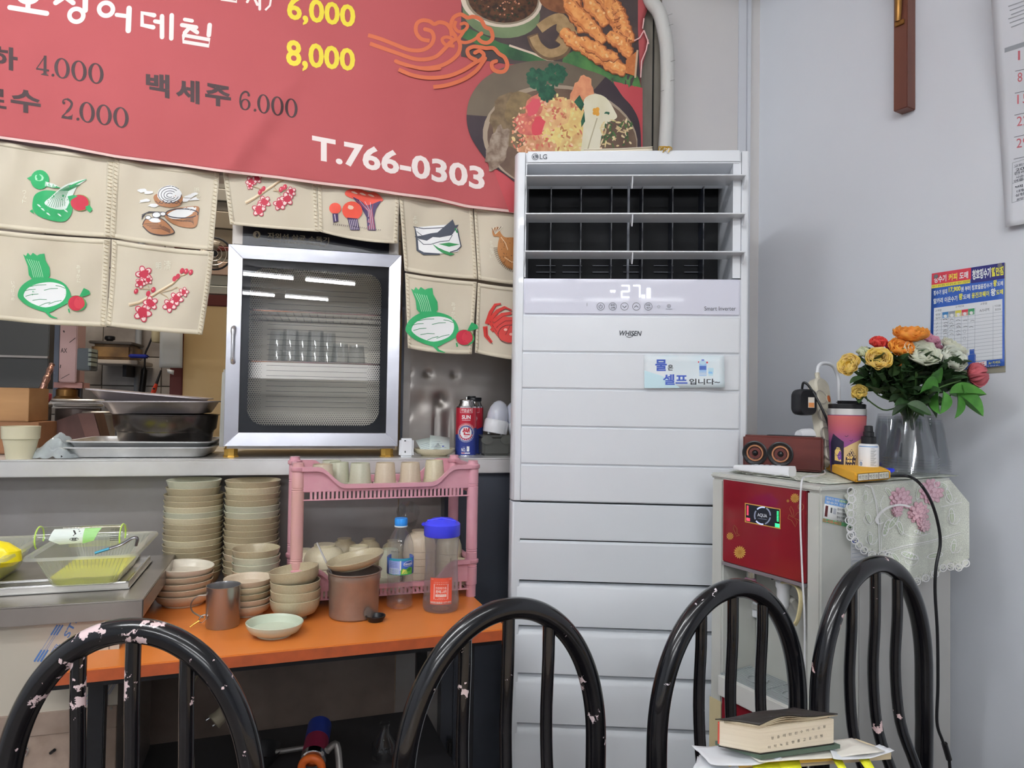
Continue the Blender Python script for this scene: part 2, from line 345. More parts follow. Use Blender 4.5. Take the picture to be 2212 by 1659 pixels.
MB().box(A, (aL+0.012, aR2-0.012), (-DP, -0.015), (zo1+0.004, aT-0.001)).box(A, (aL+0.012, aR2-0.012), (-DP, -DP+0.02), (zo0-0.01, zo1+0.01)).build('casing_top', M_ac, ac, bevel=0.003)
MB().box(A, (iL, iR), (-0.185, -0.17), (zo0, zo1)).build('duct_back', M_dark, ac)
for nm, x0, x1 in (('side_stile', aL, iL-0.001), ('side_stile', iR+0.001, aR2)):
    n = 10; mb = MB(); prof = []
    left = nm == 'side_stile' and x0 == aL
    wdt = x1-x0
    for i in range(n+1):
        t = i/n; aa = x0+wdt*t; e = (t if left else 1-t); prof.append((aa, -0.03*(1-min(1, e*2.2))**2))
    prof += [(x1, -DP), (x0, -DP)]
    zs = az(1083)
    mb.prism([A.p(a, d, zs+0.002) for a, d in prof], [A.p(a, d, aT-0.004) for a, d in prof]); mb.build(nm, M_ac, ac, bevel=0.0015, seg=1)
    MB().prism([A.p(a, d-0.002, 0.03) for a, d in prof], [A.p(a, d-0.002, zs-0.002) for a, d in prof]).build('lower_stile', M_ac2, ac, bevel=0.001, seg=1)
MB().box(A, (iL+0.001, iR-0.001), (-0.02, 0.002), (zo1, aT-0.0015)).build('top_panel', M_ac, ac, bevel=0.004, seg=3)
# inner sides of the outlet, sloping roof of the outlet
for e_ in ((iR-0.02, iR), (iL, iL+0.003)): MB().box(A, e_, (-0.2, -0.004), (zo0, zo1)).build('outlet_side', M_ac, ac)
MB().add([A.p(iL, -0.004, zo1), A.p(iR, -0.004, zo1), A.p(iR, -0.12, zo1-0.03), A.p(iL, -0.12, zo1-0.03), A.p(iL, -0.004, zo1+0.004), A.p(iR, -0.004, zo1+0.004), A.p(iR, -0.14, zo1+0.004), A.p(iL, -0.14, zo1+0.004)], [(0, 1, 2, 3), (4, 5, 6, 7), (0, 1, 5, 4), (2, 3, 7, 6), (0, 3, 7, 4), (1, 2, 6, 5)]).build('outlet_roof', M_ac, ac)
for x in (1190, 1255, 1321, 1388, 1453, 1520):
    a_ = A.loc(x, 480, -0.1)[0]; MB().box(A, (a_-0.0015, a_+0.0015), (-0.165, -0.1), (zo0, zo1-0.03)).build('vertical_vane', mat('vane_dark', '#1b1e26', 0.35), ac)
a_ = A.loc(1357, 480, -0.1)[0]; MB().box(A, (a_-0.003, a_+0.003), (-0.1, -0.092), (zo0, zo1-0.03)).build('vane_rod', mat('vane_grey', '#55585f', 0.4), ac)
for yv in (569, 582, 595):
    pass
g = MB()
for yv in (574, 588):
    for x in (1178, 1235, 1300, 1366, 1432, 1498):
        p0 = A.loc(x-20, yv, -0.165); g.box(A, (p0[0], A.loc(x+22, yv, -0.165)[0]), (-0.166, -0.162), (p0[1]-0.0008, p0[1]+0.0008))
g.build('inner_grille', mat('vane_grey2', '#6a6d75', 0.4), ac)['kind'] = 'stuff'
for yl in (376.5, 458.5, 540):
    zl = A.loc(1135, yl, 0.035)[1]; e0, e1 = iL+0.001, iR+0.004
    lv = MB().prism([A.p(e0, d, z_) for d, z_ in ((0.03, zl), (0.03, zl-0.0035), (-0.045, zl-0.0065), (-0.05, zl-0.001))], [A.p(e1, d, z_) for d, z_ in ((0.03, zl), (0.03, zl-0.0035), (-0.045, zl-0.0065), (-0.05, zl-0.001))]).build('louvre', M_ac, ac, bevel=0.0008, seg=1)
    for aa, w_ in ((e0+0.001, 0.0015), ((A.loc(1367, yl, 0.03)[0]), 0.0015), (e1-0.001, 0.0015)):
        o = [(0.028, zl-0.003), (0.024, zl-0.02), (0.014, zl-0.031), (0.0, zl-0.026), (-0.03, zl-0.005)]
        MB().prism([A.p(aa-w_, d, q) for d, q in o], [A.p(aa+w_, d, q) for d, q in o]).build('louvre_bracket', M_ac, lv)
zp0, zp1 = az(679.5), az(600.5)
dp = MB().box(A, (iL, iR-0.001), (-0.02, 0.001), (zp0+0.001, zp1-0.001)).build('display_panel', mat('display_silver', '#bfc0cc', 0.42, coat=0.1), ac, bevel=0.003, seg=3)
ys = [680.5, 760, 839, 920.5, 1002, 1082.5]
for i in range(5):
    MB().box(A, (iL-0.002, iR-0.001), (-0.02, 0.001), (az(ys[i+1])+0.0015, az(ys[i])-0.0015)).build('front_panel', M_ac, ac, bevel=0.0025, seg=3)
MB().box(A, (iL-0.004, iR), (-0.02, -0.001), (az(1165)+0.001, az(1083)-0.003)).build('lower_panel', M_ac2, ac, bevel=0.002)
ys2 = [(1165, 1172), (1253, 1269), (1351, 1373), (1454, 1476), (1562, 1587)]
for i, (y0, y1) in enumerate(ys2):
    zb = az(ys2[i+1][0])+0.001 if i < 4 else az(1680); zt_ = az(y1); zu = az(y0)
    prof = [(-0.001, zb), (-0.001, zt_), (-0.007, zt_+0.004+0.25*(zu-zt_)), (-0.02, zu-0.006), (-0.02, zb)]
    MB().prism([A.p(iL-0.006, d, q) for d, q in prof], [A.p(iR+0.002, d, q) for d, q in prof]).build('intake_slat', M_ac2, ac)
z = az(1680)-0.004
while z > 0.16:
    z0 = z-0.075; prof = [(-0.001, z0), (-0.001, z-0.022), (-0.007, z-0.015), (-0.02, z-0.006), (-0.02, z0)]
    MB().prism([A.p(iL-0.006, d, q) for d, q in prof], [A.p(iR+0.002, d, q) for d, q in prof]).build('intake_slat', M_ac2, ac); z = z0-0.003
MB().box(A, (aL+0.01, aR2-0.01), (-0.011, -0.002), (0.0, 0.14)).build('foot_panel', M_ac2, ac, bevel=0.003)
# marks on the cooler
D = Decal(plane_map(A, 0.0024)); G = '#4f5258'
D.ell(1156, 338.5, 7.4, 7.4, '#50545b'); D.ring(1156, 338.5, 5.6, 5.6, 1.0, '#c6c9cd', 20, 0.5, 5.6); D.rect(1154.6, 334, 1156, 342, '#c6c9cd'); D.rect(1155, 341, 1159, 342, '#c6c9cd'); D.ell(1152.8, 336, 0.9, 0.9, '#c6c9cd')
D.tbox('LG', 1166, 333, 15.6, 10.8, G, 0.012)
D.build('logo_print', ac)
D = Decal(plane_map(A, 0.0014)); e = mat('led_white', '#ffffff', 0.5, emis=('#ffffff', 2.2))
def seg7(D, x, y, w_, h, segs, t, m, sl=0):
    S = {'a': (0, 0, 1, 0), 'b': (1, 0, 1, .5), 'c': (1, .5, 1, 1), 'd': (0, 1, 1, 1), 'e': (0, .5, 0, 1), 'f': (0, 0, 0, .5), 'g': (0, .5, 1, .5)}
    for q in segs:
        x0, y0, x1, y1 = S[q]; D.stroke([(x+w_*x0, y+h*y0), (x+w_*x1, y+h*y1)], t, m)
seg7(D, 1343, 617, 16, 25, 'abged', 2.3, e); seg7(D, 1368, 617, 14, 25, 'abc', 2.3, e)
D.rect(1386, 637, 1393, 643.5, e); D.rect(1397.5, 622.5, 1405, 644, e); D.rect(1318.5, 627, 1329, 630, e); D.ell(1321, 630, 1.7, 1.8, e); D.ell(1326.5, 630, 1.7, 1.8, e)
for x in (1297.5, 1323.5, 1349, 1374.5, 1400.5): D.ring(x, 662, 8.1, 8.1, 0.9, G, 26)
D.ring(1297.5, 662.5, 3.6, 3.6, 1.1, G, 20, -1.0, PI+1.0); D.rect(1297, 657, 1298.1, 662, G)
D.tbox('운전', 1319, 657, 9, 4.2, G, 0.02); D.tbox('선택', 1319, 663, 9, 4.2, G, 0.02); D.tbox('바람', 1396, 657, 9, 4.2, G, 0.02); D.tbox('세기', 1396, 663, 9, 4.2, G, 0.02)
D.stroke([(1344.5, 660.5), (1349, 664.5), (1353.5, 660.5)], 1.4, G); D.stroke([(1370, 664), (1374.5, 660), (1379, 664)], 1.4, G)
for k in range(8): t = k*PI/4; D.stroke([(1423+1.5*math.cos(t), 662.5+1.5*math.sin(t)), (1423+4*math.cos(t), 662.5+4*math.sin(t))], 0.7, '#85888f')
D.ring(1445, 661, 3.6, 3.2, 0.9, G, 18); D.ell(1445, 661, 1.2, 1.2, G); D.rect(1438, 667, 1452, 668, '#85888f')
D.tbox('Smart Inverter', 1521.5, 662, 68, 9, G, 0.0); D.ell(1268, 658, 0.9, 4, '#9a9da5')
D.build('display_print', dp)
D = Decal(plane_map(A, 0.0014)); q = [(1338, 714), (1386.5, 715), (1384, 726), (1335.5, 725)]
D.text('WHISEN', q, '#45484e', 0.025); D.stroke([(1353, 727), (1360, 729), (1366, 727), (1370, 721)], 1.3, '#45484e'); D.build('brand_print', ac)
# paper notice on the cooler
def wav1(x, y): return 0.003 + 0.012*max(0, (x-1480)/90)**2 + 0.004*max(0, (y-800)/40)
nm_ = lambda x, y, off: A.px(x, y, 0.002+wav1(x, y)+off)
nt_ = thing('paper_notice', 'small blue and white paper notice with Korean words stuck on the tall white air conditioner', 'sign', A.mat(*[A.loc(1478, 838)[0], 0.002, A.loc(1478, 838)[1]]))
qd = [(1391, 767), (1564, 767.5), (1566, 837), (1391, 839)]
def bil(q, u, v): return tuple(q[0][i]*(1-u)*(1-v)+q[1][i]*u*(1-v)+q[2][i]*u*v+q[3][i]*(1-u)*v for i in (0, 1))
MB().grid(lambda u, v: nm_(*bil(qd, u, v), 0), 14, 5).build('sheet', mat('notice_paper', '#cfd2e2', 0.5, var=(9, '#b9cdea', 0.9)), nt_, solid=0.0004, fix=False)
D = Decal(nm_, 0.0006); NB = '#3c55a8'; ND = '#26272d'
D.poly([(1392, 800), (1430, 812), (1470, 838), (1392, 838.5)], '#b3cdec')
D.tbox('물', 1415.5, 776.5, 25, 25, NB, 0.03); D.tbox('은', 1442.5, 788, 11.5, 12.5, ND, 0.02); D.tbox('셀프', 1432, 808.5, 53, 23, NB, 0.03); D.tbox('입니다~', 1489, 818, 66, 13, ND, 0.022)
D.rect(1510.5, 783, 1526, 812, '#8fb2e0'); D.ell(1518.3, 783, 7.5, 5, '#a9c5ea'); D.rect(1515.5, 776, 1521, 780, '#7a86c0'); D.rect(1511, 790.5, 1525.7, 801, '#4a66b0')
for y in (803, 806, 809): D.rect(1511, y, 1525.7, y+1.2, '#d6e6f6')
D.poly([(1529.5, 795), (1541.5, 795), (1540, 811.5), (1530.5, 811.5)], '#a9c8e8'); D.rect(1530, 800, 1541, 807, '#7fb0dd'); D.ring(1543, 803, 3.5, 4.5, 1.2, '#c6d6ea', 14); D.ell(1509, 782, 1.5, 1.8, '#c03a4a'); D.ell(1527.5, 783, 2, 2, '#c03a4a')
D.build('print', nt_, sub=12)
# papers lying on top of the cooler
p = A.p(A.loc(1345, 324)[0], -0.06, aT)
en = thing('envelope', 'cream envelope lying flat on top of the air conditioner', 'envelope', p)
e0, e1 = A.loc(1262, 322)[0], A.loc(1412, 322)[0]
MB().grid(lambda u, v: A.p(e0+(e1-e0)*u, -0.02-0.1*v, aT+0.004+0.004*u*u+0.002*v), 8, 3).build('body', mat('cream_paper', '#cfc6b4', 0.6), en, solid=0.006, fix=False)
MB().grid(lambda u, v: A.p(e0+(e1-e0)*u, -0.018-0.06*v, aT+0.009+0.006*u*u+0.003*v), 8, 3).build('flap', mat('cream_paper', '#cfc6b4', 0.6), en, solid=0.0015, fix=False)
og = thing('gold_ornament', 'small gold ribbon ornament hanging over the top edge of the air conditioner', 'ornament', A.p(A.loc(1432, 324)[0], 0.0, aT))
a_ = A.loc(1425, 322)[0]; go = MB()
for k in range(5): go.tube(cr([A.p(a_+0.004*k, -0.02, aT+0.004), A.p(a_+0.004*k+0.006*math.sin(k*2), -0.005, aT+0.010), A.p(a_+0.005*k+0.01, 0.004, aT+0.003), A.p(a_+0.005*k+0.002*k, 0.006, aT-0.006+0.003*math.cos(k*3))]), 0.0013, 6)
go.build('ribbon', mat('gold', '#c9a440', 0.3, 0.8), og)
a_ = A.loc(1442, 330)[0]; MB().prism([A.p(a_-0.01, 0.004, aT+0.002), A.p(a_+0.006, 0.004, aT+0.002), A.p(a_+0.0, 0.005, aT-0.012)], [A.p(a_-0.01, 0.0055, aT+0.002), A.p(a_+0.006, 0.0055, aT+0.002), A.p(a_, 0.0065, aT-0.012)]).build('paper_tip', mat('grey_tissue', '#b5b2b0', 0.5), og)
# insulated pipe and torn post
pts = [(1395, -40, 0.05), (1405, 0, 0.05), (1424, 28, 0.05), (1436, 75, 0.05), (1441, 120, 0.05), (1442, 200, 0.05), (1440, 270, 0.05), (1437, 330, 0.05), (1437, 400, 0.05)]
pp = thing('insulated_pipe', 'white tape wrapped pipe running down behind the air conditioner', 'pipe', K.px(1437, 400, 0.05))
MB().tube(cr([K.px(*q) for q in pts], 6), 0.0215, 14).build('wrapped_pipe', mat('pipe_tape', '#b5b5b2', 0.55, bump=(70, 0.5, 0.002), stretch=(1, 1, 0.35)), pp)
for (x, y) in ((1452, 30), (1454, 52), (1458, 130), (1457, 172), (1434, 195)):
    MB().tube([K.px(x-9, y+3, 0.072), K.px(x-3, y+1, 0.071), K.px(x, y, 0.066)], 0.0007, 5).build('tape_edge', mat('tape_seam', '#7a7874', 0.6), pp)
b0, b1 = K.loc(1384, 200)[0], K.loc(1422, 200)[0]
po = thing('wooden_post', 'weathered grey wooden frame post with cracked edge between the banner and the white pipe', 'post', K.mat(b0, 0, 1.2))
MB().box(K, (b0-0.02, (b0+b1)/2+0.004), (0.001, 0.012), (1.2, CEIL-0.01)).build('board', mat('old_wood', '#7f7a70', 0.7, var=(20, '#5d574f', 0.9), stretch=(1, 1, 0.15), bump=(40, 0.4, 0.002)), po, bevel=0.001)
MB().box(K, ((b0+b1)/2+0.012, b1+0.006), (0.001, 0.009), (1.2, CEIL-0.01)).build('board', mat('old_wood', '#7f7a70'), po, bevel=0.001)
MB().box(K, ((b0+b1)/2+0.003, (b0+b1)/2+0.013), (0.0005, 0.002), (1.2, CEIL-0.01)).build('crack', M_dark, po)
# ---------------------------------------------------------------- red banner with prices
def wb(x, y):
    c = 0
    for (x0, y0, x1, y1, wd_, am) in ((490, 365, 670, 120, 26, 0.012), (690, 390, 560, 300, 20, 0.006), (300, 330, 240, 60, 60, 0.006), (820, 400, 800, 90, 60, 0.008), (905, 430, 930, 210, 40, 0.007), (1380, -40, 1340, 330, 30, 0.008)):
        dx, dy = x1-x0, y1-y0; L_ = math.hypot(dx, dy); t = ((x-x0)*dx+(y-y0)*dy)/L_/L_; d = abs((x-x0)*dy-(y-y0)*dx)/L_
        c += am*math.exp(-(d/wd_)**2)*max(0, min(1, 1.4-t*1.1) if t > 0 else 1+t*2)
    return c + 0.006*noise.noise(Vector((x*0.006, y*0.004, 3)))
BNm = lambda x, y, off: K.px(x, y, 0.030+wb(x, y)+off)
bot = [(-420, 243), (-60, 289), (0, 299), (130, 317), (250, 340), (380, 357), (478, 371), (600, 385), (686, 397), (780, 408), (860, 421), (940, 431), (1010, 448), (1110, 459), (1200, 470), (1300, 480), (1383, 486)]
rgt = [(1398, -80), (1402, 10), (1390, 45), (1388, 62), (1399, 84), (1396, 112), (1388, 142), (1384, 170), (1386, 235), (1388, 330), (1386, 486)]
def botY(x):
    for (x0, y0), (x1, y1) in zip(bot, bot[1:]):
        if x <= x1: return y0+(y1-y0)*(x-x0)/(x1-x0)
    return bot[-1][1]
def rgtX(y):
    for (x0, y0), (x1, y1) in zip(rgt, rgt[1:]):
        if y <= y1: return x0+(x1-x0)*(y-y0)/(y1-y0)
    return rgt[-1][0]
def bnp(u, v):
    x = -420+u*1820; y = -78+v*(botY(min(x, 1383))+78)
    xr = rgtX(y); x = -420+u*(xr+420); return BNm(x, y, 0)
bn = thing('menu_banner', 'large red cloth banner with white, yellow and black Korean menu prices and food pictures', 'banner', K.mat(-0.4, 0.03, HZ))
M_ban = mat('banner_red', '#ba5a5d', 0.8, k=0.98, var=(2.2, '#b25457', 0.6), bump=(900, 0.15, 0.0005))
MB().grid(bnp, 190, 44).build('cloth', M_ban, bn, solid=0.0006, fix=False)
D = Decal(BNm, 0.0010, 0.00005); WH = '#e9dcd8'; YE = '#e2cf3c'; BK = '#371d20'; OR = '#cc6a45'
D.stroke([(x, botY(x)-2.2) for x in range(-410, 1380, 14)], 5.5, '#d9b9b2')
# white letters, drawn in round strokes
def st(P, wd_=13, col=WH): D.stroke(P, wd_, col); D.ell(P[0][0], P[0][1], wd_/2, wd_/2, col, n=10); D.ell(P[-1][0], P[-1][1], wd_/2, wd_/2, col, n=10)
def rg(cx, cy, rx, ry, wd_=12, col=WH): D.ring(cx, cy, rx, ry, wd_, col)
rg(61, -14, 22, 18); st([(61, 4), (60, 20)], 11); st([(21, 16), (101, 29)], 11)
st([(120, 6), (140, -6), (158, 6)], 11); st([(185, -30), (184, 22)], 12); rg(165, 33, 15, 14, 10)
rg(229, 20, 15, 14, 10); st([(252, 32), (275, 35)], 9); st([(279, 18), (277, 66)], 12)
st([(333, 33), (307, 28), (307, 54), (331, 59)], 10); st([(335, 46), (347, 48)], 9); st([(350, 35), (350, 80)], 10); st([(371, 33), (370, 83)], 10)
st([(399, 42), (415, 45)], 8); st([(393, 54), (424, 59)], 9); st([(411, 58), (399, 71)], 9); st([(411, 60), (426, 70)], 9); st([(453, 54), (451, 76)], 10)
st([(397, 76), (453, 86), (451, 99), (396, 90), (397, 76)], 8)
st([(478, -18), (511, -13), (511, 4), (478, -1), (478, -18)], 5); st([(534, 4), (545, -12), (556, 10)], 6); st([(561, -20), (561, 20)], 6); st([(552, -4), (560, -3)], 5); D.stroke([(578, -20), (586, -6), (583, 12), (573, 22)], 4.5, WH)
# yellow prices
D.text('6,000', [(620, -12), (768, 11), (767, 68), (620, 50)], YE, 0.028)
D.text('8,000', [(618, 84), (767, 106), (767, 162), (618, 151)], YE, 0.028)
# black serif writing
def ser0(cx, cy, rx, ry, sl=0.15, col=BK):
    P = []; Q = []; n = 26
    for i in range(n):
        t = 2*PI*i/n; P.append((cx+rx*math.cos(t), cy+ry*math.sin(t)+sl*rx*math.cos(t))); Q.append((cx+rx*0.55*math.cos(t), cy+ry*0.88*math.sin(t)+sl*rx*0.55*math.cos(t)))
    D.raw(P+Q, [(i, (i+1) % n, n+(i+1) % n, n+i) for i in range(n)], col)
def serrow(first, x, y, s, n0, step):
    "x, y: foot of the first figure; s: figure height"
    sl = 0.15; X = lambda a, b: (x+a*s, y-b*s+sl*a*s)
    if first == '4':
        D.poly([X(.36, .98), X(.5, 1), X(.5, 0.1), X(.6, .03), X(.6, 0), X(.22, 0), X(.22, .03), X(.34, .1), X(.36, .84)], BK); D.stroke([X(.0, .28), X(.42, .95)], s*.05, BK); D.stroke([X(-.02, .27), X(.62, .27)], s*.09, BK)
    elif first == '2':
        D.stroke(cr([X(.06, .78), X(.1, .92), X(.3, .99), X(.5, .85), X(.46, .62), X(.22, .3), X(.02, .08)], 4), [s*.07]*8+[s*.12]*8+[s*.13]*4+[s*.07]*5, BK); D.ell(*X(.11, .78), s*.07, s*.07, BK); D.poly([X(-.02, 0), X(.04, .14), X(.3, .12), X(.5, .2), X(.56, .3), X(.53, 0)], BK)
    else:
        D.stroke(cr([X(.5, .84), X(.42, .97), X(.26, .98), X(.09, .8), X(.02, .5), X(.04, .25)], 4), s*.1, BK); D.ell(*X(.48, .83), s*.07, s*.07, BK)
        P = []; n = 22; c_ = X(.29, .3); Q = []
        for i in range(n): t = 2*PI*i/n; P.append((c_[0]+.29*s*math.cos(t), c_[1]+.31*s*math.sin(t))); Q.append((c_[0]+.16*s*math.cos(t), c_[1]+.25*s*math.sin(t)))
        D.raw(P+Q, [(i, (i+1) % n, n+(i+1) % n, n+i) for i in range(n)], BK)
    D.ell(*X(.82, .07), s*.075, s*.075, BK)
    for k in range(3): c_ = X(1.28+k*step, .48); ser0(c_[0], c_[1], n0*s, s*.52, sl)
serrow('4', 79, 160, 43, 0.39, 0.85); serrow('2', 133, 255, 43, 0.39, 0.85); serrow('6', 518, 236, 40, 0.34, 0.75)
D.text('하', [(-22, 97), (38, 104), (38, 155), (-22, 143)], BK, 0.03)
D.text('료', [(-40, 186), (14, 194), (14, 236), (-40, 228)], BK, 0.02); D.text('수', [(23, 189), (88, 200), (88, 248), (23, 239)], BK, 0.03)
D.text('백', [(315, 157), (366, 162), (366, 213), (315, 203)], BK, 0.035); D.text('세', [(380, 168), (431, 176), (431, 226), (380, 216)], BK, 0.035); D.text('주', [(443, 178), (499, 188), (499, 233), (443, 226)], BK, 0.035)
D.text('T.766-0303', [(674, 291), (1047, 361), (1047, 412), (674, 345)], WH, 0.03)
# food photograph, upper
fd = lambda n, a, b, s=28, amt=1.0: mat('food_'+n, a, 0.6, k=0.80, var=(s, b, amt, 1.6))
D.poly([(997, -76), (1378, -76), (1378, 60), (1384, 198), (1340, 178), (1250, 150), (1180, 140), (1090, 138), (996, 122)], fd('bg', '#4f4240', '#3c3436', 8))
D.poly([(996, 62), (1010, 60), (1080, 92), (1150, 112), (1210, 138), (1110, 130), (1040, 100), (996, 80)], fd('leafd', '#3f6a40', '#2c4a34', 14))
D.poly(cr([(1215, 134), (1225, 118), (1255, 108), (1285, 138), (1330, 162), (1370, 160), (1382, 178), (1380, 196), (1330, 184), (1280, 164), (1235, 150)], 4, True), fd('leafl', '#4f7d45', '#33573a', 16))
D.stroke([(1100, 98), (1150, 115), (1190, 132), (1225, 142)], 4.5, '#cdb9a6'); D.ell(1083, 28, 84, 54, fd('bowlg', '#6f7f5c', '#59684d', 9), 0.12, 30)
D.ell(1083, 0, 88, 59, '#cfc0ae', 0.1, 34); D.ell(1085, -2, 80, 55, '#8d7f6c', 0.1, 34); D.ell(1086, -4, 76, 53, fd('sauce', '#33261f', '#5a3a26', 60), 0.1, 30)
r = random.Random(3)
for i in range(150):
    t = r.random()*2*PI; q = math.sqrt(r.random()); x, y = 1086+66*q*math.cos(t), -2+46*q*math.sin(t)
    if y > -40: D.ell(x, y, 1.3+2*r.random(), 1+1.2*r.random(), ('#b5785c', '#c98f72', '#2c3a26', '#40201a')[r.randrange(4)] if q < .75 else '#2a3324', r.random()*3, 7)
D.ell(1210, 4, 46, 24, fd('batter_d', '#8a5a3c', '#6d452f'), 0.2, 20)
def finger(x0, y0, x1, y1, wd_, seed, pal=0):
    r = random.Random(seed); n = 7; P = [(x0+(x1-x0)*i/n+r.uniform(-3, 3), y0+(y1-y0)*i/n+r.uniform(-3, 3)) for i in range(n+1)]; P = [tuple(q) for q in cr(P, 3)]
    m = len(P); W_ = lambda s: [wd_*s*(0.55+0.45*math.sin(PI*min(1, max(0, (i+1)/(m+1)))**0.8))*(1+0.12*math.sin(i*1.9+seed)) for i in range(m)]
    D.stroke(P, W_(1.0), fd('b0', '#93532f', '#7a452c')); D.stroke([(a-wd_*.05, b-wd_*.04) for a, b in P], W_(.88), fd('b1', '#cd8450', '#b66c3d', 40)); D.stroke([(a-wd_*.08, b-wd_*.1) for a, b in P], W_(.6), fd('b2', '#dc9d60', '#cf854a', 50))
    for i in range(16): j = r.randrange(2, m-2); D.ell(P[j][0]+r.uniform(-.25, .2)*wd_, P[j][1]+r.uniform(-.3, .1)*wd_, 2+2.5*r.random(), 1.6+1.5*r.random(), ('#e8bd85', '#dfa96c', '#c27a48')[r.randrange(3)], r.random()*3, 9, 0.2, i)
fd_ring = fd('ring', '#a08560', '#8d7350', 40)
D.stroke([tuple(q) for q in cr([(1150, 75), (1160, 100), (1185, 118), (1215, 112), (1222, 92), (1205, 78)], 4)], 25, fd('ringd', '#6f5740', '#5d4836')); D.stroke([tuple(q) for q in cr([(1152, 78), (1163, 100), (1186, 115), (1213, 108), (1220, 92), (1206, 80)], 4)], 19, fd_ring)
D.stroke([tuple(q) for q in cr([(1165, 62), (1190, 45), (1212, 40), (1225, 60), (1240, 78)], 4)], 22, fd_ring); D.ell(1222, 62, 22, 17, fd_ring, 0.5, 16, 0.08)
finger(1225, -20, 1262, 70, 40, 1); finger(1225, 5, 1305, 90, 36, 2); finger(1258, -25, 1310, 58, 34, 3); finger(1290, -30, 1350, 55, 38, 4); finger(1215, 66, 1275, 118, 33, 5); finger(1310, -10, 1355, 100, 32, 6); finger(1330, 12, 1368, 95, 30, 7); finger(1318, 72, 1368, 122, 34, 8); finger(1275, 105, 1352, 158, 40, 9); finger(1255, 88, 1330, 130, 30, 10)
D.poly([(1352, 130), (1376, 110), (1374, 165), (1352, 158)], fd('b1', '#cd8450', '#b66c3d')); D.stroke([(1377, 108), (1372, 168)], 4, '#c9ad90')
# lower bowl
D.poly([(1388, 190), (1388, 482), (1100, 458), (1060, 350), (1300, 170)], '#b94a50')
BW = cr([(1008, 248), (1016, 210), (1040, 175), (1075, 152), (1110, 139), (1160, 131), (1215, 134), (1255, 147), (1300, 162), (1325, 180), (1345, 208), (1366, 232), (1381, 265), (1385, 320), (1384, 400), (1300, 470), (1180, 462), (1110, 392), (1060, 355), (1030, 318), (1013, 285)], 4, True)
D.poly([tuple(q) for q in BW], fd('bowl_dark', '#40363a', '#352c32', 6)); D.poly([tuple(q) for q in BW if q[0]*0.05+q[1] < 300 and q[0] < 1312]+[(1285, 192), (1200, 262), (1010, 238)], fd('bowl_brown', '#6b5f50', '#5f5447', 6))
D.ell(1210, 300, 168, 116, '#a08f7c', 0.12, 40); D.ell(1214, 304, 162, 112, fd('broth', '#6e5a4a', '#5a463c', 10), 0.12, 40)
for i, (x, y, rx, ry, c_, s_) in enumerate([(1110, 262, 50, 58, '#7d6a50', '#66543f'), (1075, 320, 22, 50, '#9a8a7a', '#6a5648'), (1130, 240, 40, 40, '#84704e', '#6f5c42'), (1190, 300, 75, 55, '#cf9c74', '#b97a58'), (1165, 235, 34, 28, '#cb7a66', '#b96655'), (1150, 265, 26, 38, '#c86f60', '#b45a52'), (1255, 215, 52, 24, '#d2926c', '#c47d5c'), (1225, 285, 55, 62, '#d9c77e', '#cfae70'), (1200, 245, 42, 30, '#d7b57c', '#c9966c'), (1245, 330, 50, 40, '#d3bf80', '#c79b68'), (1160, 325, 40, 25, '#cfa07a', '#b8815c')]):
    D.ell(x, y, rx, ry, fd('f%d' % i, c_, s_, 38), 0.3*i, 26, 0.13, i)
for i in range(300):
    t = r.random()*2*PI; q = math.sqrt(r.random()); x, y = 1205+105*q*math.cos(t), 285+80*q*math.sin(t)
    if y < 352: D.ell(x, y, 2+4.5*r.random(), 1.2+2.2*r.random(), ['#e0c58e', '#d98f70', '#e2b896', '#c86a58', '#dcd08c', '#b4764e', '#e6c8a6'][min(6, int((x-1100)/40+r.random()*3)) if x > 1100 else 5], r.random()*3, 8, .25, i)
D.ell(1152, 232, 14, 20, '#d05560', 0.6, 16, .2, 3); D.ell(1163, 272, 13, 24, '#d04a55', 0.1, 16, .2, 4)
GR = fd('parsley', '#2f5e46', '#234a3a', 60)
for (cx, cy, sc_) in ((1160, 170, 1.0), (1200, 160, 1.0), (1180, 200, .8)):
    for k in range(9): t = k*0.7; D.ell(cx+14*sc_*math.cos(t), cy+14*sc_*math.sin(t), 11*sc_, 8*sc_, GR, t, 12, .3, k)
D.stroke([(1165, 180), (1183, 205), (1192, 212)], 5, GR); D.stroke([(1200, 170), (1190, 200)], 5, GR)
D.poly([tuple(q) for q in cr([(1262, 215), (1285, 203), (1310, 212), (1328, 240), (1332, 255), (1310, 268), (1298, 300), (1290, 350), (1255, 352), (1258, 300), (1262, 250)], 4, True)], fd('clam', '#d8d2bc', '#cfc8aa', 10)); D.stroke([(1290, 255), (1276, 300), (1262, 350)], 2.5, '#b3a888')
for k in range(5): t = k*1.257; D.ell(1289+5*math.cos(t), 241+5*math.sin(t), 5, 4.5, '#d89a3c', t, 9)
D.poly([(1305, 245), (1315, 232), (1317, 245), (1310, 255)], GR); D.poly([(1240, 220), (1252, 205), (1262, 225), (1256, 240)], GR); D.poly([(1255, 262), (1262, 240), (1264, 262), (1256, 275)], GR)
for i in range(70): D.ell(1330+r.uniform(-32, 34), 285+r.uniform(-26, 30), 6*r.random()+3, 1.3+r.random(), ('#d9c690', '#4a6a3a', '#cdb58a', '#3a5a38', '#e0cfa6')[i % 5], r.random()*3, 8)
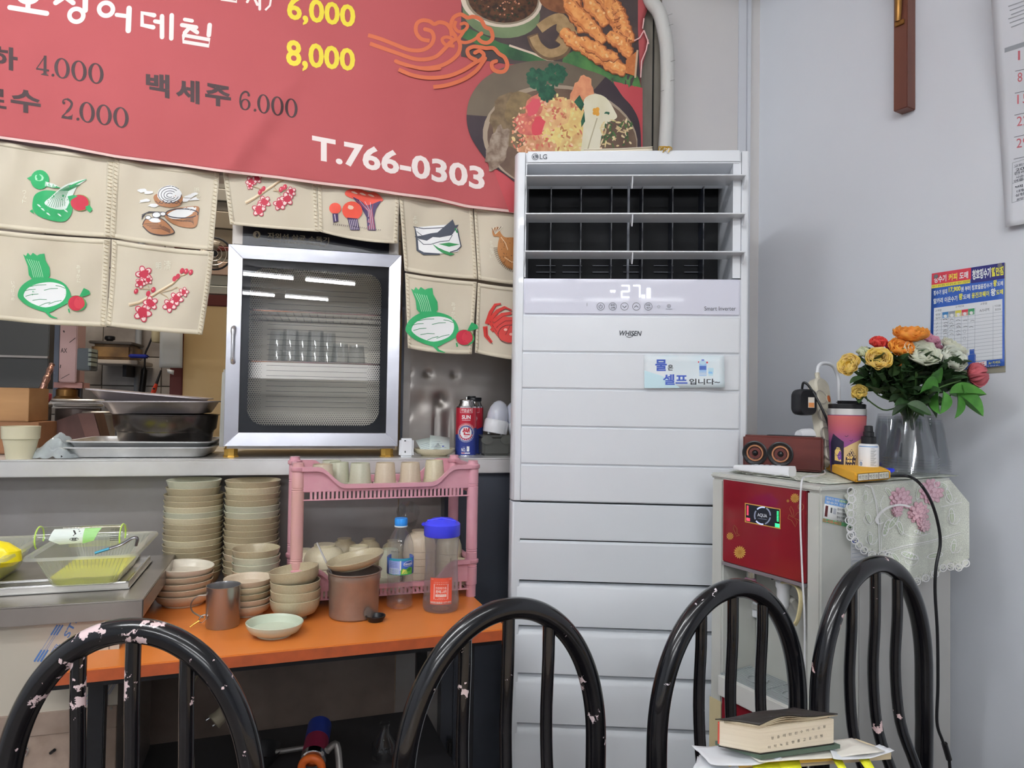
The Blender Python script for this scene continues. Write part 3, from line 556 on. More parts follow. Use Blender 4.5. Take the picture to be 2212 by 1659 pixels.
# orange cloud swirls
def sw(P, wd_=8.5): P = [tuple(q) for q in cr(P, 5)]; D.stroke(P, wd_, OR); [D.ell(q[0], q[1], wd_/2, wd_/2, OR, n=8) for q in (P[-1],)]
sw([(795, 76), (822, 84), (855, 97), (885, 108), (912, 108), (930, 98), (937, 82), (932, 68), (918, 63)]); sw([(928, 88), (910, 84), (899, 70), (900, 52), (912, 44), (928, 46), (938, 52), (950, 48), (966, 53), (978, 70), (984, 78)])
sw([(799, 94), (850, 112), (900, 128), (938, 124), (960, 106), (972, 92), (985, 84)]); sw([(982, 100), (962, 96), (955, 85), (964, 80), (976, 84), (976, 93)], 7)
sw([(976, 78), (974, 55), (980, 38), (995, 31), (1010, 38), (1022, 36), (1038, 42), (1048, 58), (1060, 64), (1064, 82), (1054, 92), (1040, 90), (1032, 80), (1040, 72)]); sw([(985, 45), (982, 58), (990, 68), (1003, 66), (1010, 56), (1004, 50), (996, 52)], 7); sw([(1003, 66), (995, 78), (988, 85)], 7)
sw([(990, 84), (994, 100), (988, 118), (968, 135), (940, 145), (905, 147), (870, 138), (855, 132)]); sw([(988, 88), (1004, 92), (1020, 88), (1032, 80)], 7)
sw([(861, 150), (890, 162), (925, 168), (965, 165), (1000, 152), (1025, 136), (1040, 128), (1045, 118), (1036, 110), (1026, 114)]); sw([(1030, 130), (1014, 122), (1010, 108), (1022, 101), (1038, 102), (1050, 104), (1066, 104), (1078, 116), (1090, 124), (1096, 140), (1090, 153), (1076, 155), (1064, 148), (1063, 136), (1072, 132)])
sw([(936, 188), (965, 184), (1000, 172), (1026, 155), (1040, 138), (1048, 126)]); sw([(880, 142), (920, 150), (950, 148)], 6)
D.build('print', bn, sub=17, k=0.88)
# torn edge of the banner
tn = MB()
for P in ([(1370, 88), (1382, 82), (1391, 66)], [(1391, 66), (1398, 84), (1401, 95)], [(1400, 86), (1396, 108), (1386, 132), (1384, 168)], [(1391, 40), (1388, 62)]): tn.tube([BNm(x, y, 0.004) for x, y in P], 0.0022, 6)
tn.build('torn_hem', mat('torn_thread', '#cfa7a4', 0.8), bn)
# ---------------------------------------------------------------- cloth half curtains
M_cl = mat('linen', '#c0b8a7', 0.85, k=0.74, var=(3, '#b6ab96', 0.7), bump=(1200, 0.2, 0.0004))
M_seam = mat('linen_seam', '#b3a68d', 0.85, k=0.74); M_hem = mat('linen_hem', '#c6bda9', 0.85, k=0.74)
def wn_(x, y):
    return 0.010*noise.noise(Vector((x*0.011, y*0.006, 1.7))) + 0.004*noise.noise(Vector((x*0.022, y*0.013, 5))) + 0.004*math.sin(x*0.05+y*0.02)
def noren_panel(root, q, sag=(0, 0), side=0.0, gs=26, name='curtain_panel', flare=0.0):
    TL, TR_, BR, BL = q
    def f(x, y, off): 
        return K.px(x, y, 0.012+wn_(x, y)+off)
    def g(u, v):
        x, y = bil(q, u, v); b = 4*u*(1-u); y += sag[0]*b*(1-v)+sag[1]*b*v; x += side*4*v*(1-v)
        yt = TL[1]+(TR_[1]-TL[1])*u; pin = 1
        return K.px(x, y, 0.012+wn_(x, y)+flare*v*v)
    o = MB().grid(g, gs, gs).build(name, M_cl, root, solid=0.0012, fix=False)
    hm = MB()   # sewn double hems, slightly proud
    def strip(u0, v0, u1, v1, n=24):
        hm.grid(lambda a, b: (lambda uu, vv: g(uu, vv)+K.n*0.0012)(u0+(u1-u0)*a, v0+(v1-v0)*b), n if abs(u1-u0) > .3 else 1, n if abs(v1-v0) > .3 else 1)
    e = 0.055; strip(0.0, 1-e, 1, 1); strip(0, 0, e, 1); strip(1-e, 0, 1, 1); strip(0, 0, 1, e)
    hm.build('hem', M_hem, o, solid=0.0008, fix=False)
    sm = MB()
    for k in range(int(q[3][1]-q[0][1])//8):
        v = (k+.5)/(int(q[3][1]-q[0][1])//8)
        for uu in (e*0.5, 1-e*0.5): a = g(uu-e*.3, v-.006)+K.n*0.0022; b = g(uu+e*.3, v+.006)+K.n*0.0022; sm.tube([a, (a+b)/2+K.n*0.0008, b], 0.0011, 5)
    st_ = sm.build('stitching', M_seam, o); st_['kind'] = 'stuff'
    return f, o
def hd(x, y, off): return K.px(x, y, 0.0145+wn_(x, y)+off)
GN = '#2a9a5c'; GD = '#1c7a48'; RD = '#b5263c'; CW = '#d9dbdd'; LJ = '#e2dccb'
def leafy(D, ox, oy):
    D.poly([(ox+a-95, oy+b-637) for a, b in [(50, 549), (56, 553), (60, 546), (66, 552), (71, 546), (80, 552), (89, 575), (87, 560), (86, 549), (96, 548), (98, 562), (107, 578), (108, 594), (101, 606), (88, 609), (72, 606), (62, 594), (60, 575), (55, 562)]], GN)
    for k in range(6): D.stroke([(ox-37+k*5, oy-78+k), (ox-27+k*4, oy-58), (ox-22+k*4, oy-38)], 0.9, '#b9d8c0')
    D.poly([tuple(q) for q in cr([(ox-57, oy), (ox-48, oy-20), (ox-22, oy-36), (ox+10, oy-37), (ox+42, oy-26), (ox+57, oy-4), (ox+52, oy+16), (ox+28, oy+30), (ox+8, oy+38), (ox-30, oy+26), (ox-50, oy+12)], 4, True)], GN)
    D.poly([tuple(q) for q in cr([(ox-44, oy), (ox-34, oy-15), (ox-10, oy-25), (ox+20, oy-27), (ox+44, oy-18), (ox+47, oy+2), (ox+34, oy+18), (ox+4, oy+27), (ox-22, oy+20), (ox-38, oy+10)], 4, True)], CW)
    for (a, b, c_, d) in [(-44, -8, -18, -12), (-30, -18, 5, -22), (0, -10, 30, -14), (-40, 3, -12, -2), (10, 20, 38, 12), (-25, 12, 6, 10), (25, -20, 46, -14), (-10, 24, 14, 16)]: D.stroke([(ox+a, oy+b), ((ox+a+ox+c_)/2, oy+(b+d)/2-1.5), (ox+c_, oy+d)], 1.3, GD)
    D.stroke([(ox+4, oy+34), (ox+14, oy+46), (ox+26, oy+50), (ox+29, oy+50)], [7, 5, 2, 1], GN)
    D.ell(ox+71, oy+18, 21, 17, GN, 0.2, 20); D.ell(ox+70, oy+18, 18, 16.5, RD, 0.1, 20); D.ell(ox+76, oy+17, 11, 13, '#c23a48', 0.2, 16); D.ring(ox+76, oy+17, 13, 14, 1.2, '#7c8a4a', 18, -1.4, 1.4)
    D.poly([(ox+76, oy+4), (ox+82, oy-8), (ox+86, oy-15), (ox+90, oy-8), (ox+98, oy-9), (ox+100, oy-2), (ox+88, oy+3)], GN); D.stroke([(ox+53, oy+30), (ox+55, oy+38)], 3, GN)
def jot(D, x, y, s, chars, w_=None):
    for i, c_ in enumerate(chars): D.tbox(c_, x+(i % 2)*1.5, y+i*s*1.25, (w_ or s), s, LJ, -0.01)
def onion(D):
    D.poly([tuple(q) for q in cr([(70, 440), (76, 420), (100, 411), (135, 418), (152, 437), (156, 455), (148, 472), (135, 479), (110, 476), (84, 467), (72, 455)], 4, True)], GN); D.poly([(70, 452), (64, 456), (74, 462)], GN)
    D.poly([tuple(q) for q in cr([(96, 438), (110, 425), (124, 412), (140, 400), (165, 391), (187, 387), (172, 398), (150, 410), (138, 425), (145, 448), (130, 453), (108, 448)], 4, True)], '#cfe0d2')
    for k in range(9): D.stroke([(100+k*5, 449-abs(k-4)), (110+k*3.6, 430), (128+k*2.4, 412), (150+k*3, 399)], 1.0, GD)
    D.stroke([(150, 404), (170, 394), (187, 387)], [5, 3, 1], GN); D.ell(86, 388, 20, 21, GN, 0, 20); D.ell(84, 384, 9, 8, '#9fd0ae', 0, 10, .3); D.ell(84, 384, 6, 6, GN, 0, 10); D.poly([(58, 385), (68, 380), (68, 392)], GN); D.poly([(98, 392), (118, 398), (132, 406), (115, 406), (97, 402)], '#cfe0d2')
    for k in range(4): D.stroke([(98, 394+k*2.5), (115, 399+k*2), (130, 406)], 1.2, GN)
    D.ell(173, 438, 21, 18, '#7c8a4a', 0.1, 20); D.ell(172, 438, 19.5, 17, RD, 0.1, 20); D.poly([(184, 446), (193, 443), (200, 452), (194, 459), (186, 452)], GN); D.poly([(146, 424), (160, 421), (168, 424), (156, 430), (150, 437)], GN)
    for (x, y) in ((92, 452), (104, 462), (128, 464), (142, 455), (84, 444)): D.ell(x, y, 5, 1.6, '#cfe0d2', 0.6, 8, .3)
def shells(D):
    BR = '#a06f4c'; DK = '#35343c'
    for (x, y) in ((308, 412), (320, 416), (408, 424), (418, 420), (400, 432), (312, 434), (330, 444), (420, 430)): D.ell(x, y, 11, 3.5, CW, -0.1, 10, .4, int(x))
    D.poly([tuple(q) for q in cr([(332, 424), (345, 418), (390, 420), (392, 440), (372, 448), (345, 444), (335, 436)], 4, True)], BR); D.ell(366, 420, 26, 19, CW, 0, 22, .04)
    for k in range(4): D.ring(367, 420+k*0.6, 25-6*k, 18-4.5*k, 1.3, DK, 20, 0.3*k, 5.6)
    for k in range(7): D.stroke([(336+k*8, 434+(k % 2)*4), (342+k*8, 440), (347+k*8, 434)], 1.3, DK)
    D.poly([tuple(q) for q in cr([(355, 466), (372, 452), (400, 447), (428, 446), (429, 460), (424, 488), (405, 492), (375, 484)], 4, True)], BR); D.poly([tuple(q) for q in cr([(362, 464), (375, 455), (402, 448), (424, 448), (415, 462), (392, 472), (370, 472)], 4, True)], CW); D.ring(393, 461, 35, 10, 2.2, DK, 24, 0, 6.28)
    for k in range(6): D.stroke([(372+k*9, 474+k), (392+k*5, 478), (418, 470+k*3)], 1.1, '#5a4438')
    D.poly([tuple(q) for q in cr([(308, 486), (314, 474), (330, 470), (352, 474), (374, 496), (374, 504), (352, 508), (325, 503)], 4, True)], BR); D.stroke([tuple(q) for q in cr([(308, 486), (314, 474), (330, 471), (352, 474), (374, 496), (374, 504), (352, 508), (325, 503), (308, 488)], 4)], 1.8, DK); D.ell(334, 476, 12, 5, CW, 0.1, 12, .2)
    for k in range(4): D.stroke([(312+k*5, 484+k*3), (340+k*3, 482+k*4), (368, 497+k*2)], 1.1, '#4a3a34')
    for (x, y, r_) in ((338, 464, 9), (320, 470, 6), (352, 462, 6)): D.ell(x, y, r_, r_*.7, CW, 0, 14, .15); D.ring(x, y, r_, r_*.7, 1.2, DK, 14)
    for k in range(6): D.stroke([(306, 474-k*2), (312+k*2, 462-k), (322+k*6, 458)], 1.1, DK)
def bloom(D, x, y, r_, rot=0):
    for k in range(5): t = rot+k*2*PI/5; D.ell(x+r_*.62*math.cos(t), y+r_*.62*math.sin(t), r_*.52, r_*.4, '#b0344a', t, 10)
    for k in range(5): t = rot+k*2*PI/5; D.ell(x+r_*.62*math.cos(t), y+r_*.62*math.sin(t), r_*.38, r_*.27, '#d9c2bd', t, 9)
    D.ell(x, y, r_*.62, r_*.6, '#b0263e', rot, 10, .25, int(x))
def branch(D, T_, fl, buds, stem, twigs):
    D.stroke([T_(p) for p in stem], [7, 6, 6, 5, 4, 3][:len(stem)], '#d8cbb2')
    D.stroke([(T_(p)[0]+1, T_(p)[1]+1.5) for p in stem], 2.2, '#a98a66')
    for tw_ in twigs: D.stroke([T_(p) for p in tw_], 1.6, '#b39a78')
    for x, y, r_ in fl: p = T_((x, y)); bloom(D, p[0], p[1], r_, x)
    for x, y in buds: p = T_((x, y)); D.ell(p[0], p[1], 4.5, 6.5, '#b0263e', 0.4, 10); D.ell(p[0]-1, p[1]-1, 1.5, 2.5, '#d98a90', 0, 6)
root1 = thing('half_curtain', 'beige linen half curtain printed with onion, shells, turnip and red blossom, left of the sterilizer', 'curtain', K.mat(K.loc(240, 500)[0], 0.01, HZ), 'linen half curtains under the banner')
N1 = [noren_panel(root1, [(-42, 297), (248, 340), (240, 513), (-42, 488)], (3, 3))[1], noren_panel(root1, [(246, 340), (475, 371), (460, 541), (238, 513)], (4, 3))[1]]
N1 += [noren_panel(root1, [(-42, 493), (239, 517), (230, 706), (-42, 686)], (3, 4), 0)[1], noren_panel(root1, [(242, 517), (462, 543), (437, 723), (229, 704)], (4, 2), 2)[1]]
nd = lambda: Decal(hd, 0.0009, 0.00005)
pb = lambda D, o: D.build('print', o, sub=9, k=0.76)
D = nd(); onion(D); jot(D, 48, 411, 8, 'つんト'); pb(D, N1[0]); D = nd(); shells(D); D.tbox('浜', 419, 405, 12, 9, LJ, -.01); D.tbox('め', 424, 417, 8, 9, LJ, -.01); pb(D, N1[1])
D = nd(); leafy(D, 95, 637); jot(D, 165, 572, 8, 'あすかに'); jot(D, 24, 607, 7, 'いろはなめ'); pb(D, N1[2]); D = nd()
branch(D, lambda p: p, [(311, 592, 17), (303, 612, 11), (320, 605, 9), (308, 676, 18), (325, 655, 15), (381, 645, 14), (366, 660, 14), (397, 631, 10)], [(320, 634), (331, 626), (377, 602), (384, 597), (393, 585), (402, 586), (412, 588), (294, 629)], [(278, 658), (300, 653), (325, 640), (350, 625), (372, 612), (386, 598)], [[(300, 623), (315, 624), (325, 625)], [(315, 610), (322, 622)], [(345, 632), (360, 640), (366, 650)], [(345, 632), (370, 626), (382, 620), (395, 630)], [(386, 598), (405, 590)], [(388, 597), (402, 592)]])
D.tbox('明', 337, 567, 11, 15, LJ, -0.01); D.tbox('濤', 354, 563, 15, 20, LJ, -0.01); pb(D, N1[3])
root2 = thing('half_curtain', 'short linen half curtain printed with red blossom and red mushrooms, hanging over the sterilizer', 'curtain', K.mat(K.loc(685, 450)[0], 0.01, HZ), 'linen half curtains under the banner')
N2 = [noren_panel(root2, [(481, 366), (684, 391), (689, 501), (497, 485)], (2, 1))[1], noren_panel(root2, [(685, 391), (863, 419), (859, 526), (689, 500)], (1, 6))[1]]
D = Decal(hd, 0.0009, 0.00005)
branch(D, lambda p: p, [(542, 392, 11), (555, 386, 10), (571, 436, 13), (559, 453, 14), (604, 441, 13), (619, 430, 14), (629, 414, 10), (540, 402, 7)], [(569, 408), (562, 415), (615, 404), (607, 409)], [(530, 438), (550, 427), (572, 412), (590, 400), (600, 392), (612, 388)], [[(540, 400), (555, 405), (568, 410)], [(592, 404), (600, 414), (606, 420)], [(590, 412), (605, 412), (620, 410)]])
pb(D, N2[0]); D = nd(); OM = '#d8503e'; PU = '#3c2c55'
D.poly([tuple(q) for q in cr([(745, 417), (752, 410), (775, 408), (795, 415), (812, 416), (827, 430), (822, 436), (805, 440), (796, 448), (788, 442), (770, 432), (750, 424)], 4, True)], OM); D.poly([(760, 424), (776, 432), (792, 444), (806, 440), (824, 433), (812, 452), (808, 470), (812, 498), (794, 497), (792, 470), (780, 448)], PU)
for k in range(7): D.stroke([(770+k*6, 432+k), (794+k*1.6, 455), (796+k*2.2, 496)], 0.9, '#c9bcc8' if k % 2 else '#c24a50')
for k in range(3): D.ell(765+k*18, 416+k*3, 7, 2, '#e9b8a6', .3, 8, .3)
D.ell(761, 455, 22, 20, OM, 0.2, 20); D.ell(757, 448, 6, 5, '#eab9a6', 0, 9, .3); D.poly([(750, 470), (772, 472), (777, 497), (757, 497)], PU)
for k in range(5): D.stroke([(754+k*4, 474), (759+k*3.6, 496)], 1.1, '#d9cfd8')
D.ell(724, 450, 13, 12, OM, 0, 18); D.poly([(718, 461), (730, 461), (731, 478), (720, 481)], PU); D.stroke([(723, 463), (725, 478)], 1.5, '#d9cfd8')
for k in range(24): D.stroke([(720+k*4.4, 486+k*.5), (721+k*4.4, 482+k*.6)], 1.1, '#4a3840')
pb(D, N2[1])
root3 = thing('half_curtain', 'beige linen half curtain printed with fish, flatfish, turnip and crab, right of the sterilizer', 'curtain', K.mat(K.loc(1000, 600)[0], 0.01, HZ), 'linen half curtains under the banner')
N3 = [noren_panel(root3, *q_)[1] for q_ in (([(862, 419), (1021, 444), (1031, 603), (874, 585)], (0, 3)), ([(1023, 444), (1150, 463), (1155, 618), (1033, 604)], (3, 2)), ([(875, 590), (1030, 609), (1019, 765), (881, 752)], (2, 4)), ([(1032, 611), (1150, 624), (1150, 782), (1026, 762)], (2, 2)))]
D = Decal(hd, 0.0009, 0.00005); DN = '#3c414d'
D.poly([(896, 491), (972, 490), (980, 484), (990, 500), (995, 530), (990, 543), (965, 547), (912, 549), (903, 540), (900, 515)], '#dcdfe2'); D.stroke([(893, 490), (915, 494), (970, 491)], 1.8, DN); D.stroke([(896, 491), (900, 512), (902, 540), (915, 548), (950, 549)], [1.5, 4, 5, 6, 3], DN)
D.poly([(895, 511), (910, 509), (930, 504), (945, 502), (958, 506), (972, 497), (978, 474), (983, 487), (991, 485), (985, 495), (976, 508), (950, 513), (935, 512), (922, 520), (905, 516)], DN); D.stroke([(902, 516), (915, 528), (930, 528), (950, 522), (970, 520), (977, 508)], 1.6, DN); D.stroke([(988, 494), (991, 510), (996, 532), (988, 540), (972, 545)], 2.4, DN); D.stroke([(900, 500), (920, 515)], 1.2, DN)
D.poly([(947, 527), (970, 524), (993, 528), (970, 533)], '#2c8048'); D.poly([(933, 526), (947, 535), (960, 541), (983, 549), (972, 552), (955, 546), (944, 538)], '#2c8048'); D.stroke([(983, 493), (988, 503)], 3, '#2c8048'); jot(D, 892, 466, 8, 'よゆ')
pb(D, N3[0]); D = nd(); FB = '#a8713f'
D.poly([tuple(q) for q in cr([(1064, 496), (1076, 490), (1080, 500), (1090, 512), (1110, 513), (1150, 520), (1150, 585), (1105, 582), (1085, 568), (1075, 545), (1076, 525), (1078, 512), (1066, 510)], 4, True)], FB)
for k in range(8): D.stroke([(1070, 506), (1062+k*3.4, 492-k*.4)], 1.2, '#e0d6c4' if k % 2 else '#5a4432')
for k in range(26): t = 1.3+k*.075; D.stroke([(1122-48*math.cos(t-1.2), 530+52*math.sin(t-1.2)), (1122-56*math.cos(t-1.2), 530+60*math.sin(t-1.2))], 1.1, '#5a4432')
for k in range(30): D.ell(1080+rnd.random()*26, 515+rnd.random()*55, 1, 1, '#5a3c26', 0, 6)
D.stroke([(1082, 512), (1092, 525), (1097, 540)], 1.6, '#d8c0a0'); D.stroke([(1090, 556), (1105, 566), (1120, 566)], 1.6, '#d8c0a0'); jot(D, 1058, 520, 6, 'かれなうし')
pb(D, N3[1]); D = nd(); leafy(D, 933, 711); jot(D, 975, 653, 8, 'あすかに'); pb(D, N3[2]); D = nd()
CR_ = '#c2362f'
D.ell(1098, 712, 34, 27, CR_, 0.5, 22, .07); 
for P in ([(1052, 700), (1060, 675), (1070, 658), (1082, 656)], [(1060, 690), (1075, 672), (1090, 664), (1105, 670)], [(1065, 695), (1085, 680), (1105, 676)], [(1048, 705), (1050, 725), (1062, 740)], [(1062, 715), (1075, 700), (1090, 690), (1110, 690)], [(1056, 690), (1062, 700), (1075, 720)], [(1090, 720), (1100, 700), (1108, 695)]): D.stroke(P, [10, 9, 6, 3][:len(P)], CR_); D.stroke([(a+2, b+3) for a, b in P], 1.0, '#5a1c20')
D.ring(1100, 722, 24, 20, 1.4, '#5a1c20', 20); D.ell(1092, 712, 4, 3, '#e7a598', 0, 8); D.ell(1104, 722, 4, 3, '#e7a598', 0, 8)
pb(D, N3[3])
# knots that tie the curtains to the banner
for (x, y) in ((283, 344), (481, 369), (499, 373), (684, 396), (877, 426), (1030, 453), (252, 341)):
    pass
# ---------------------------------------------------------------- materials used by many things
def tglass(name, tint=(0.95, 0.97, 0.97), rough=0.03, gain=1.0, add=0.04, milk=0.0, milkcol=(0.8, 0.8, 0.8)):
    "thin clear wall: lets light straight through, mirrors at grazing angles"
    if name in _m: return _m[name]
    m = bpy.data.materials.new(name); m.use_nodes = True; nt = m.node_tree; N = nt.nodes; L = nt.links; N.clear(); out = N.new('ShaderNodeOutputMaterial')
    tr = N.new('ShaderNodeBsdfTransparent'); tr.inputs[0].default_value = tint+(1,); gl = N.new('ShaderNodeBsdfGlossy'); gl.inputs['Roughness'].default_value = rough; gl.inputs[0].default_value = (1, 1, 1, 1)
    fr = N.new('ShaderNodeLayerWeight'); fr.inputs[0].default_value = 0.5; pw = N.new('ShaderNodeMath'); pw.operation = 'POWER'; pw.inputs[1].default_value = 4.5; L.new(fr.outputs['Facing'], pw.inputs[0]); ma = N.new('ShaderNodeMath'); ma.operation = 'MULTIPLY_ADD'; ma.inputs[1].default_value = 0.5*gain; ma.inputs[2].default_value = add; ma.use_clamp = True; L.new(pw.outputs[0], ma.inputs[0])
    a = tr
    if milk:
        df = N.new('ShaderNodeBsdfDiffuse'); df.inputs[0].default_value = milkcol+(1,); tl = N.new('ShaderNodeBsdfTranslucent'); tl.inputs[0].default_value = milkcol+(1,); mm = N.new('ShaderNodeMixShader'); mm.inputs[0].default_value = 0.5; L.new(df.outputs[0], mm.inputs[1]); L.new(tl.outputs[0], mm.inputs[2])
        m2 = N.new('ShaderNodeMixShader'); m2.inputs[0].default_value = milk; L.new(tr.outputs[0], m2.inputs[1]); L.new(mm.outputs[0], m2.inputs[2]); a = m2
    mx = N.new('ShaderNodeMixShader'); L.new(ma.outputs[0], mx.inputs[0]); L.new(a.outputs[0], mx.inputs[1]); L.new(gl.outputs[0], mx.inputs[2]); L.new(mx.outputs[0], out.inputs[0]); _m[name] = m; return m
M_steel = mat('brushed_steel', '#c6c6ca', 0.34, 0.6, k=0.6, var=(4, '#a09d98', 0.8), bump=(12, 0.12, 0.004)); M_steel2 = mat('worn_steel', '#8f8c8a', 0.42, 0.8, k=0.6, var=(5, '#726c66', 0.9), bump=(8, 0.2, 0.005))
M_sheet = mat('steel_sheet_wall', '#989797', 0.42, 0.4, k=0.74, var=(3.0, '#80776f', 0.9), bump=(5, 0.25, 0.01))
M_chrome = mat('chrome', '#d8d8da', 0.15, 1.0); M_alu = mat('aluminium', '#c6c9c8', 0.33, 0.7, k=0.6, var=(9, '#8c8f8e', 0.7), bump=(30, 0.2, 0.001)); M_brass = mat('brass', '#b9954a', 0.3, 0.9)
M_cream = mat('cream_melamine', '#c9c1a6', 0.28, k=0.82, var=(260, '#b8ad8c', 0.45), coat=0.2); M_cream2 = mat('warm_melamine', '#b5ab90', 0.3, k=0.92, var=(260, '#a6946f', 0.45), coat=0.2); M_cream3 = mat('green_melamine', '#bebda9', 0.28, k=0.84, var=(260, '#aab096', 0.4), coat=0.2); M_cream4 = mat('pinkish_melamine', '#c6b8a2', 0.3, k=0.84, var=(240, '#b8a78e', 0.4), coat=0.2)
M_blk = mat('black_plastic', '#16171a', 0.35); M_wht = mat('white_plastic', '#cfd1d4', 0.3); M_pap = mat('white_paper', '#cdd0d4', 0.6)
def scl(p): return (Vector(p)-CAMP).dot(_F)/FPX
def kp(x, d, z=CZ, y=970): q = K.px(x, y, d); return Vector((q.x, q.y, z))
def bowl(R, h, foot, t=0.0025, lip=0.0, kind=0):
    if kind == 0: o = [(foot*0.98, 0), (foot, 0.003), (foot*1.02, 0.004), (R*0.78, h*0.22), (R*0.875, h*0.42), (R*0.905, h*0.58), (R*0.985, h*0.93), (R, h)]
    elif kind == 1: o = [(foot, 0), (foot, 0.006), (foot*1.1, 0.007), (R*0.82, h*0.30), (R*0.95, h*0.58), (R*0.985, h*0.8), (R, h)]
    else: o = [(foot, 0), (foot, 0.003), (R*0.86, h*0.35), (R*0.97, h*0.75), (R, h)]
    return o+[(R-t*0.5, h+0.0008), (R-t, h)]+[(max(r-t, 0.001), max(z+t*0.9, t*1.6)) for r, z in reversed(o[2:-1])]+[(0.0001, t*1.6)]
# ---------------------------------------------------------------- steel pass-through counter
cl0, cl1 = -2.6, K.loc(1135, 985)[0]
ZC2 = K.loc(500, 1027)[1]
ct = thing('steel_counter', 'long stainless steel pass-through counter with a turned-down front edge below the banner', 'counter', K.mat(-0.5, 0, 0))
MB().box(K, (cl0, cl1), (-0.56, 0.0), (CZ-0.006, CZ)).box(K, (cl0, cl1), (-0.012, 0.0), (ZC2, CZ-0.002)).build('worktop', M_steel, ct, bevel=0.0025)
MB().box(K, (cl0, K.loc(860, 1100, -0.10)[0]), (-0.11, -0.10), (0.0, ZC2+0.003)).build('apron', M_sheet, ct)
MB().box(K, (cl0, K.loc(860, 1100, -0.10)[0]), (-0.10, -0.096), (0.0, 0.66)).build('lower_apron_shade', mat('grimy_shaded_sheet', '#7d7068', .5, .3, k=.7, var=(7, '#5f544d', .9)), ct)  # added sheet, dirty brown and darkened to stand for the shade under the table
MB().box(K, (K.loc(860, 1100, -0.10)[0]+0.002, K.loc(958, 1100, -0.03)[0]+.01), (-0.108, -0.098), (0.0, ZC2+0.003)).build('apron', M_sheet, ct, bevel=0.001)
# dark steel cabinet at the right end, with a hinge
cb = thing('steel_cabinet', 'dark steel cabinet with a hinged door at the right end under the counter', 'cabinet', K.mat(K.loc(1040, 1300)[0], -0.2, 0))
c0 = K.loc(960, 1100, -0.03)[0]; M_cab = mat('dark_steel', '#43474f', 0.35, 0.6, k=0.6)
MB().box(K, (c0, cl1), (-0.4, -0.03), (0.0, ZC2+0.002)).build('body', M_cab, cb)
MB().box(K, (c0+0.035, cl1-0.005), (-0.03, -0.016), (0.06, ZC2-0.01)).build('door', M_cab, cb, bevel=0.004)
for y in (1098, 1618):
    h = K.px(985 if y < 1200 else 972, y, -0.012); MB().lathe(TR(h-Vector((0, 0, 0.02))), [(0.0055, 0), (0.0055, 0.04)], 12).build('hinge', M_dm, cb)
    MB().box(K, (K.loc(978 if y < 1200 else 965, y, -0.02)[0], K.loc(988 if y < 1200 else 975, y, -0.02)[0]), (-0.02, -0.012), (h.z-0.022, h.z+0.026)).build('hinge_plate', M_blk, cb)
# dented steel partition behind the gas cans
sp0, sp1 = K.loc(873, 860, -0.26)[0], 0.44
pt_ = thing('steel_partition', 'dented stainless steel sheet wall behind the gas canister and saucer', 'panel', K.mat(sp0, -0.26, CZ))
DENT = [(952, 864, .014, .02), (924, 806, .008, .012), (882, 803, .006, .01), (982, 808, .006, .012), (876, 825, .006, .014), (878, 898, .006, .012), (905, 870, .005, .03)]
dl = [(K.loc(x, y, -0.26), am, r_) for x, y, am, r_ in DENT]
def spf(u, v):
    a = sp0+(sp1-sp0)*u; z = CZ+0.001+(HZ-CZ)*v; d = -0.26
    for (ca, cz), am, r_ in dl: d -= am*math.exp(-((a-ca)**2+(z-cz)**2)/r_**2)
    if K.loc(952, 870, -0.26)[0]-0.02 < a < K.loc(978, 870, -0.26)[0] and z < dl[0][0][1]: d -= 0.006*math.sin((a-dl[0][0][0])*60)**2*min(1, (dl[0][0][1]-z)*12)
    return K.p(a, d+0.003*noise.noise(Vector((a*9, z*9, 0))), z)
MB().grid(spf, 110, 130).build('sheet', mat('steel_dented', '#95928f', 0.36, 0.75, k=0.6, var=(6, '#7e756c', 0.8), bump=(14, 0.12, 0.004)), pt_, solid=0.0015)
MB().box(K, (sp0-0.004, sp0+0.018), (-0.262, -0.25), (CZ, HZ)).build('edge_strip', M_steel2, pt_, bevel=0.001)
MB().box(K, (sp0-0.012, sp0-0.004), (-0.36, -0.25), (CZ, HZ)).build('side_sheet', M_cab, pt_)
# ---------------------------------------------------------------- ultraviolet cup sterilizer
SD = -0.035
a0, a1 = K.loc(488, 740, SD)[0], K.loc(863, 760, SD)[0]; z1 = K.loc(680, 539, SD)[1]; z0 = K.loc(672, 964, SD)[1]
g0, g1 = K.loc(519.5, 745, SD)[0], K.loc(837, 757, SD)[0]; gz1 = K.loc(682, 567.5, SD)[1]; gz0 = K.loc(675, 935, SD)[1]
zt = z1+0.14
stz = thing('cup_sterilizer', 'stainless steel sterilizer cabinet with a glass door full of drinking glasses, standing on the counter', 'sterilizer', K.mat((a0+a1)/2, -0.2, CZ))
BD = -0.36; M_in = mat('steel_inside', '#b5b0a2', 0.45, 0.15, k=0.5)
zb = CZ+0.024
MB().box(K, (a0+0.006, a0+0.012), (BD, SD-0.028), (zb, zt)).build('side_wall', M_steel2, stz)
MB().box(K, (a1-0.012, a1-0.006), (BD, SD-0.028), (zb, zt)).build('side_wall', M_steel2, stz)
MB().box(K, (a0+0.006, a1-0.006), (BD, BD+0.006), (zb, zt)).build('back_wall', M_in, stz)
MB().box(K, (a0+0.006, a1-0.006), (BD, SD-0.028), (zt, zt+0.006)).build('top_cover', M_steel2, stz); MB().box(K, (a0+0.006, a1-0.006), (BD, SD-0.02), (zb, zb+0.012)).build('floor_plate', M_steel2, stz)
MB().box(K, (a0+0.012, a1-0.012), (BD, SD-0.03), (z1-0.012, z1-0.006)).build('chamber_roof', M_in, stz)
hp = MB().box(K, (a0+0.012, a1-0.01), (SD-0.06, SD-0.012), (z1+0.003, zt-0.003)).build('control_head', M_steel2, stz, bevel=0.002)
